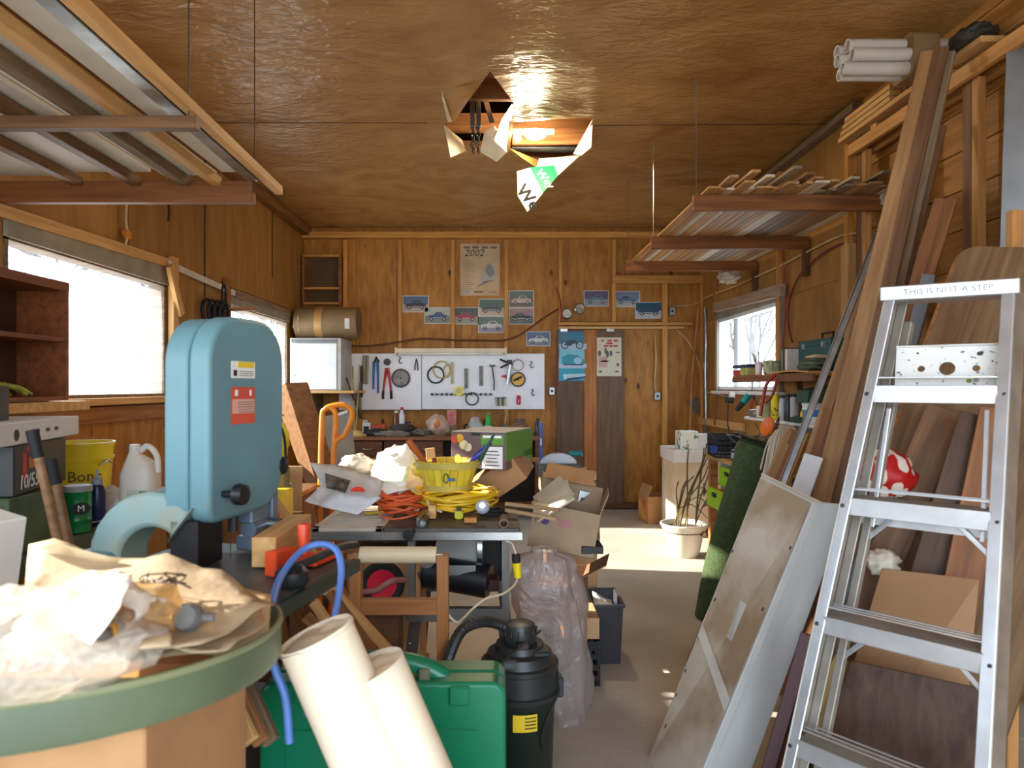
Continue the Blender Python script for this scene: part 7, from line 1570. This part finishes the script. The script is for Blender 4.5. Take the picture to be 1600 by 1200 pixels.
while x < 2.24 and k < 19:
    w_ = rr.uniform(.03,.07) if k % 5 else rr.uniform(.07,.1); mi_ = rr.randrange(5) if k != 17 else 1; th = .014
    y0 = rr.uniform(3.95,4.15); y1 = rr.uniform(6.55,6.9)
    board('rack_lath', (x+w_/2,y0,2.545), (x+w_/2,y1,2.545), w_-.004, th, strip[mi_], label='%s lath, %s from the aisle on the overhead rack' % (words_[mi_], ordn[k]), cat='lath', group='laths on the overhead rack')
    x += w_; k += 1
for j in range(9):                                      # a loose second layer, tilted ends
    x = 1.3+j*.1; mi_ = (j*3) % 5; a = rr.uniform(-.04,.04)
    board('rack_board', (x,rr.uniform(3.82,4.05),2.575+.01*(j % 2)), (x+a,rr.uniform(5.6,6.6),2.575+.01*(j % 2)), .05, .016, strip[mi_], label='%s loose board, %s from the aisle on the upper layer of laths' % (words_[mi_], ordn[j]), cat='board', group='loose boards on the overhead rack')
blob((2.12,6.6,2.43),(.1,.12,.07),.35,2.6,31).build('dusty_bag', mat('bag_dust', (176,160,138), rough=.8), smooth=60, label='dusty grey bag stuffed behind the last rack arm', cat='bag')
# wires along the bench wall
def rcable(pts, r_, m, label): return G().tube(smooth_path([onx(px,py,XR-.03) for px, py in pts],5), r_, 6).build('wall_cable', m, smooth=50, label=label, cat='cable')
rcable([(1098,468),(1122,457),(1150,447),(1178,434),(1220,415),(1262,393),(1312,369),(1345,363)], .007, whc, 'pale cable stapled along the bench wall below the rack')
rcable([(1330,383),(1310,383),(1280,400),(1250,430),(1236,460),(1231,490),(1233,515),(1238,535)], .008, mat('cable_maroon', (120,36,26), rough=.5), 'maroon cable arching over the teal case')
rcable([(1224,390),(1225,420),(1226,470),(1225,510),(1222,545)], .01, mat('hose_rust', (150,66,34), rough=.5), 'rust red cable hanging straight beside the window board')
rcable([(1101,480),(1103,530),(1102,580),(1103,650),(1101,690)], .012, galv, 'grey conduit in the far corner of the bench wall')
rcable([(1104,614),(1115,613),(1128,618),(1142,622)], .007, whc, 'pale cable running to the charger below the window')
g = G().box((0,0,0),(.04,.07,.07)).build('wall_switch', mat('switch_ivory', (200,180,150)), None, T(onx(1102,571,XR-.02)), bevel=.004, label='ivory switch plate near the far corner', cat='switch')
board('corner_trim', (XR-.04,4.6,ZC-.04), (XR-.04,YB,ZC-.05), .07, .05, greywood, (0,0,1), label='grey trim board along the bench wall ceiling edge', cat='trim')

# ================================================================ overhead loft on the left
lf = thing('overhead_loft', 'hanging timber loft carrying white panels near the ceiling', 'loft', T(-1.65,2.4,2.28)); lo_ = Vector((-1.65,2.4,2.28))
def lb2(name, a, b, wd, th, m, hint=(0,0,1)): return board(name, Vector(a)-lo_, Vector(b)-lo_, wd, th, m, hint, lf)
lb2('beam', (-2.26,3.22,2.28), (-1.10,3.22,2.28), .045, .095, wood('beam_rust', (140,88,48), (108,64,34)))
lb2('cross_bar', (-2.26,2.38,2.283), (-1.00,2.38,2.283), .04, .042, br2); lb2('cross_bar', (-2.26,1.5,2.283), (-1.0,1.5,2.283), .04, .042, br2)
lb2('edge_rail', (-1.02,1.3,2.345), (-1.05,3.42,2.345), .035, .04, lightpine)
lb2('edge_channel', (-1.07,1.3,2.35), (-1.10,3.2,2.35), .05, .05, galv)
for x, m_ in ((-1.24,lightpine),(-1.38,greywood),(-1.60,br2),(-1.86,br2)): lb2('runner', (x,1.35,2.325), (x-.02,3.2,2.325), .045, .04, m_)
pw_ = mat('panel_white2', (226,222,212), rough=.6, var=.05)
for k, (x0, x1) in enumerate(((-1.22,-1.06),(-1.5,-1.26),(-1.9,-1.53),(-2.24,-1.93))): G().span((x0,1.4,2.352),(x1,3.15+.05*(k % 2),2.37)).build('white_sheet_board', pw_, None, bevel=.002, label=('narrowest white panel at the loft edge','second white panel on the loft','third wide white panel on the loft','innermost white panel on the loft by the wall')[k], cat='panel', group='white panels on the loft')
for px, py0, py1, d in ((295,60,188,2.38),(398,60,292,3.2)): G().cyl(P(px,py1,d)-lo_, Vector((P(px,py1,d).x, d, ZC))-lo_, .0025, n=5).build('hanger_wire', darksteel, lf)
# cables and hooks along the left wall
def lcable(pts, r_, m, label, cat='cable', nm='wall_cable'): return G().tube(smooth_path([onx(px,py,XL+.04) for px, py in pts],5), r_, 6).build(nm, m, smooth=50, label=label, cat=cat)
lcable([(198,315),(197,345),(199,365),(196,385)], .008, whc, 'pale cable hanging down beside the near window')
lcable([(263,314),(264,330),(263,345)], .008, mat('cord_dark', (60,36,20)), 'short dark cord with an orange end under the loft beam')
ring_c = onx(330,482,XL+.08)
for k in range(4): G().tube([ring_c+Vector((.02*k-.03,.09*math.cos(a)+.06*k,.09*math.sin(a)-.02)) for a in [2*PI*j/20 for j in range(20)]], .014, 6, closed=True).build('cable_coil', blackr, smooth=50, label='black cable coil, %s of four hung on the window post' % ordn[k], cat='cable', group='cable coils by the window')
G().tube([onx(350,465,XL+.1)+Vector((0,.04*math.cos(a),.1*math.sin(a))) for a in [2*PI*j/20 for j in range(20)]], .009, 6, closed=True).build('hanging_loop', blackr, smooth=50, label='thin black loop hanging from the wall batten', cat='cable')
board('hook_arm', onx(345,484,XL+.03), onx(345,484,XL+.03)+Vector((.25,.1,.02)), .04, .03, midwood, label='wooden hook arm jutting from the wall by the coils', cat='hook')
blob(onx(198,366,XL+.03),(.03,.04,.03),.3,3,3,n=12,m=8).build('orange_rag', mat('rag_orange', (206,130,50), rough=.8), smooth=60, label='orange rag tied to the pale wall cable', cat='rag')

# ================================================================ bare trees outside the windows
bark = mat('bark', (84,78,74), rough=.9)
def tree(x, y, h, seed, label):
    rr = random.Random(seed); t = thing('bare_tree', label, 'tree', T(x,y,-.15), 'bare trees outside'); g = G(); g2 = G()
    def grow(p, d, r_, L_, lev, gg):
        pts = [p]
        for k in range(4):
            d = (d+Vector((rr.gauss(0,.14),rr.gauss(0,.14),rr.gauss(0,.1)))).normalized(); p = p+d*L_/4; pts.append(p)
        gg.tube(pts, [lerp(r_,r_*.6,i/4) for i in range(5)], 5)
        if lev < 4:
            for k in range(3 if lev else 6):
                q = pts[rr.randint(1,4)]; nd_ = (d*.5+Vector((rr.gauss(0,.6),rr.gauss(0,.6),rr.uniform(0,.6)))).normalized(); grow(q, nd_, r_*.5, L_*.62, lev+1, g2)
    grow(Vector((0,0,0)), Vector((0,0,1)), .10, h*.5, 0, g)
    g.build('trunk', bark, t, smooth=60); g2.build('branches', bark, t, smooth=60)
for i, (x, y, h) in enumerate(((-6.5,10.2,6),(-8.2,13.6,7),(-8.8,17.2,8),(-6.0,17.5,7),(-8.6,25,9),(6.2,17.5,7),(8.5,24,8))):
    tree(x, y, h, 40+i, 'bare winter tree %s outside the %s window' % (('nearest','second nearest','third nearest','fourth nearest','farthest','nearest','farther')[i], ('side','side','side','side','side','bench','bench')[i]))
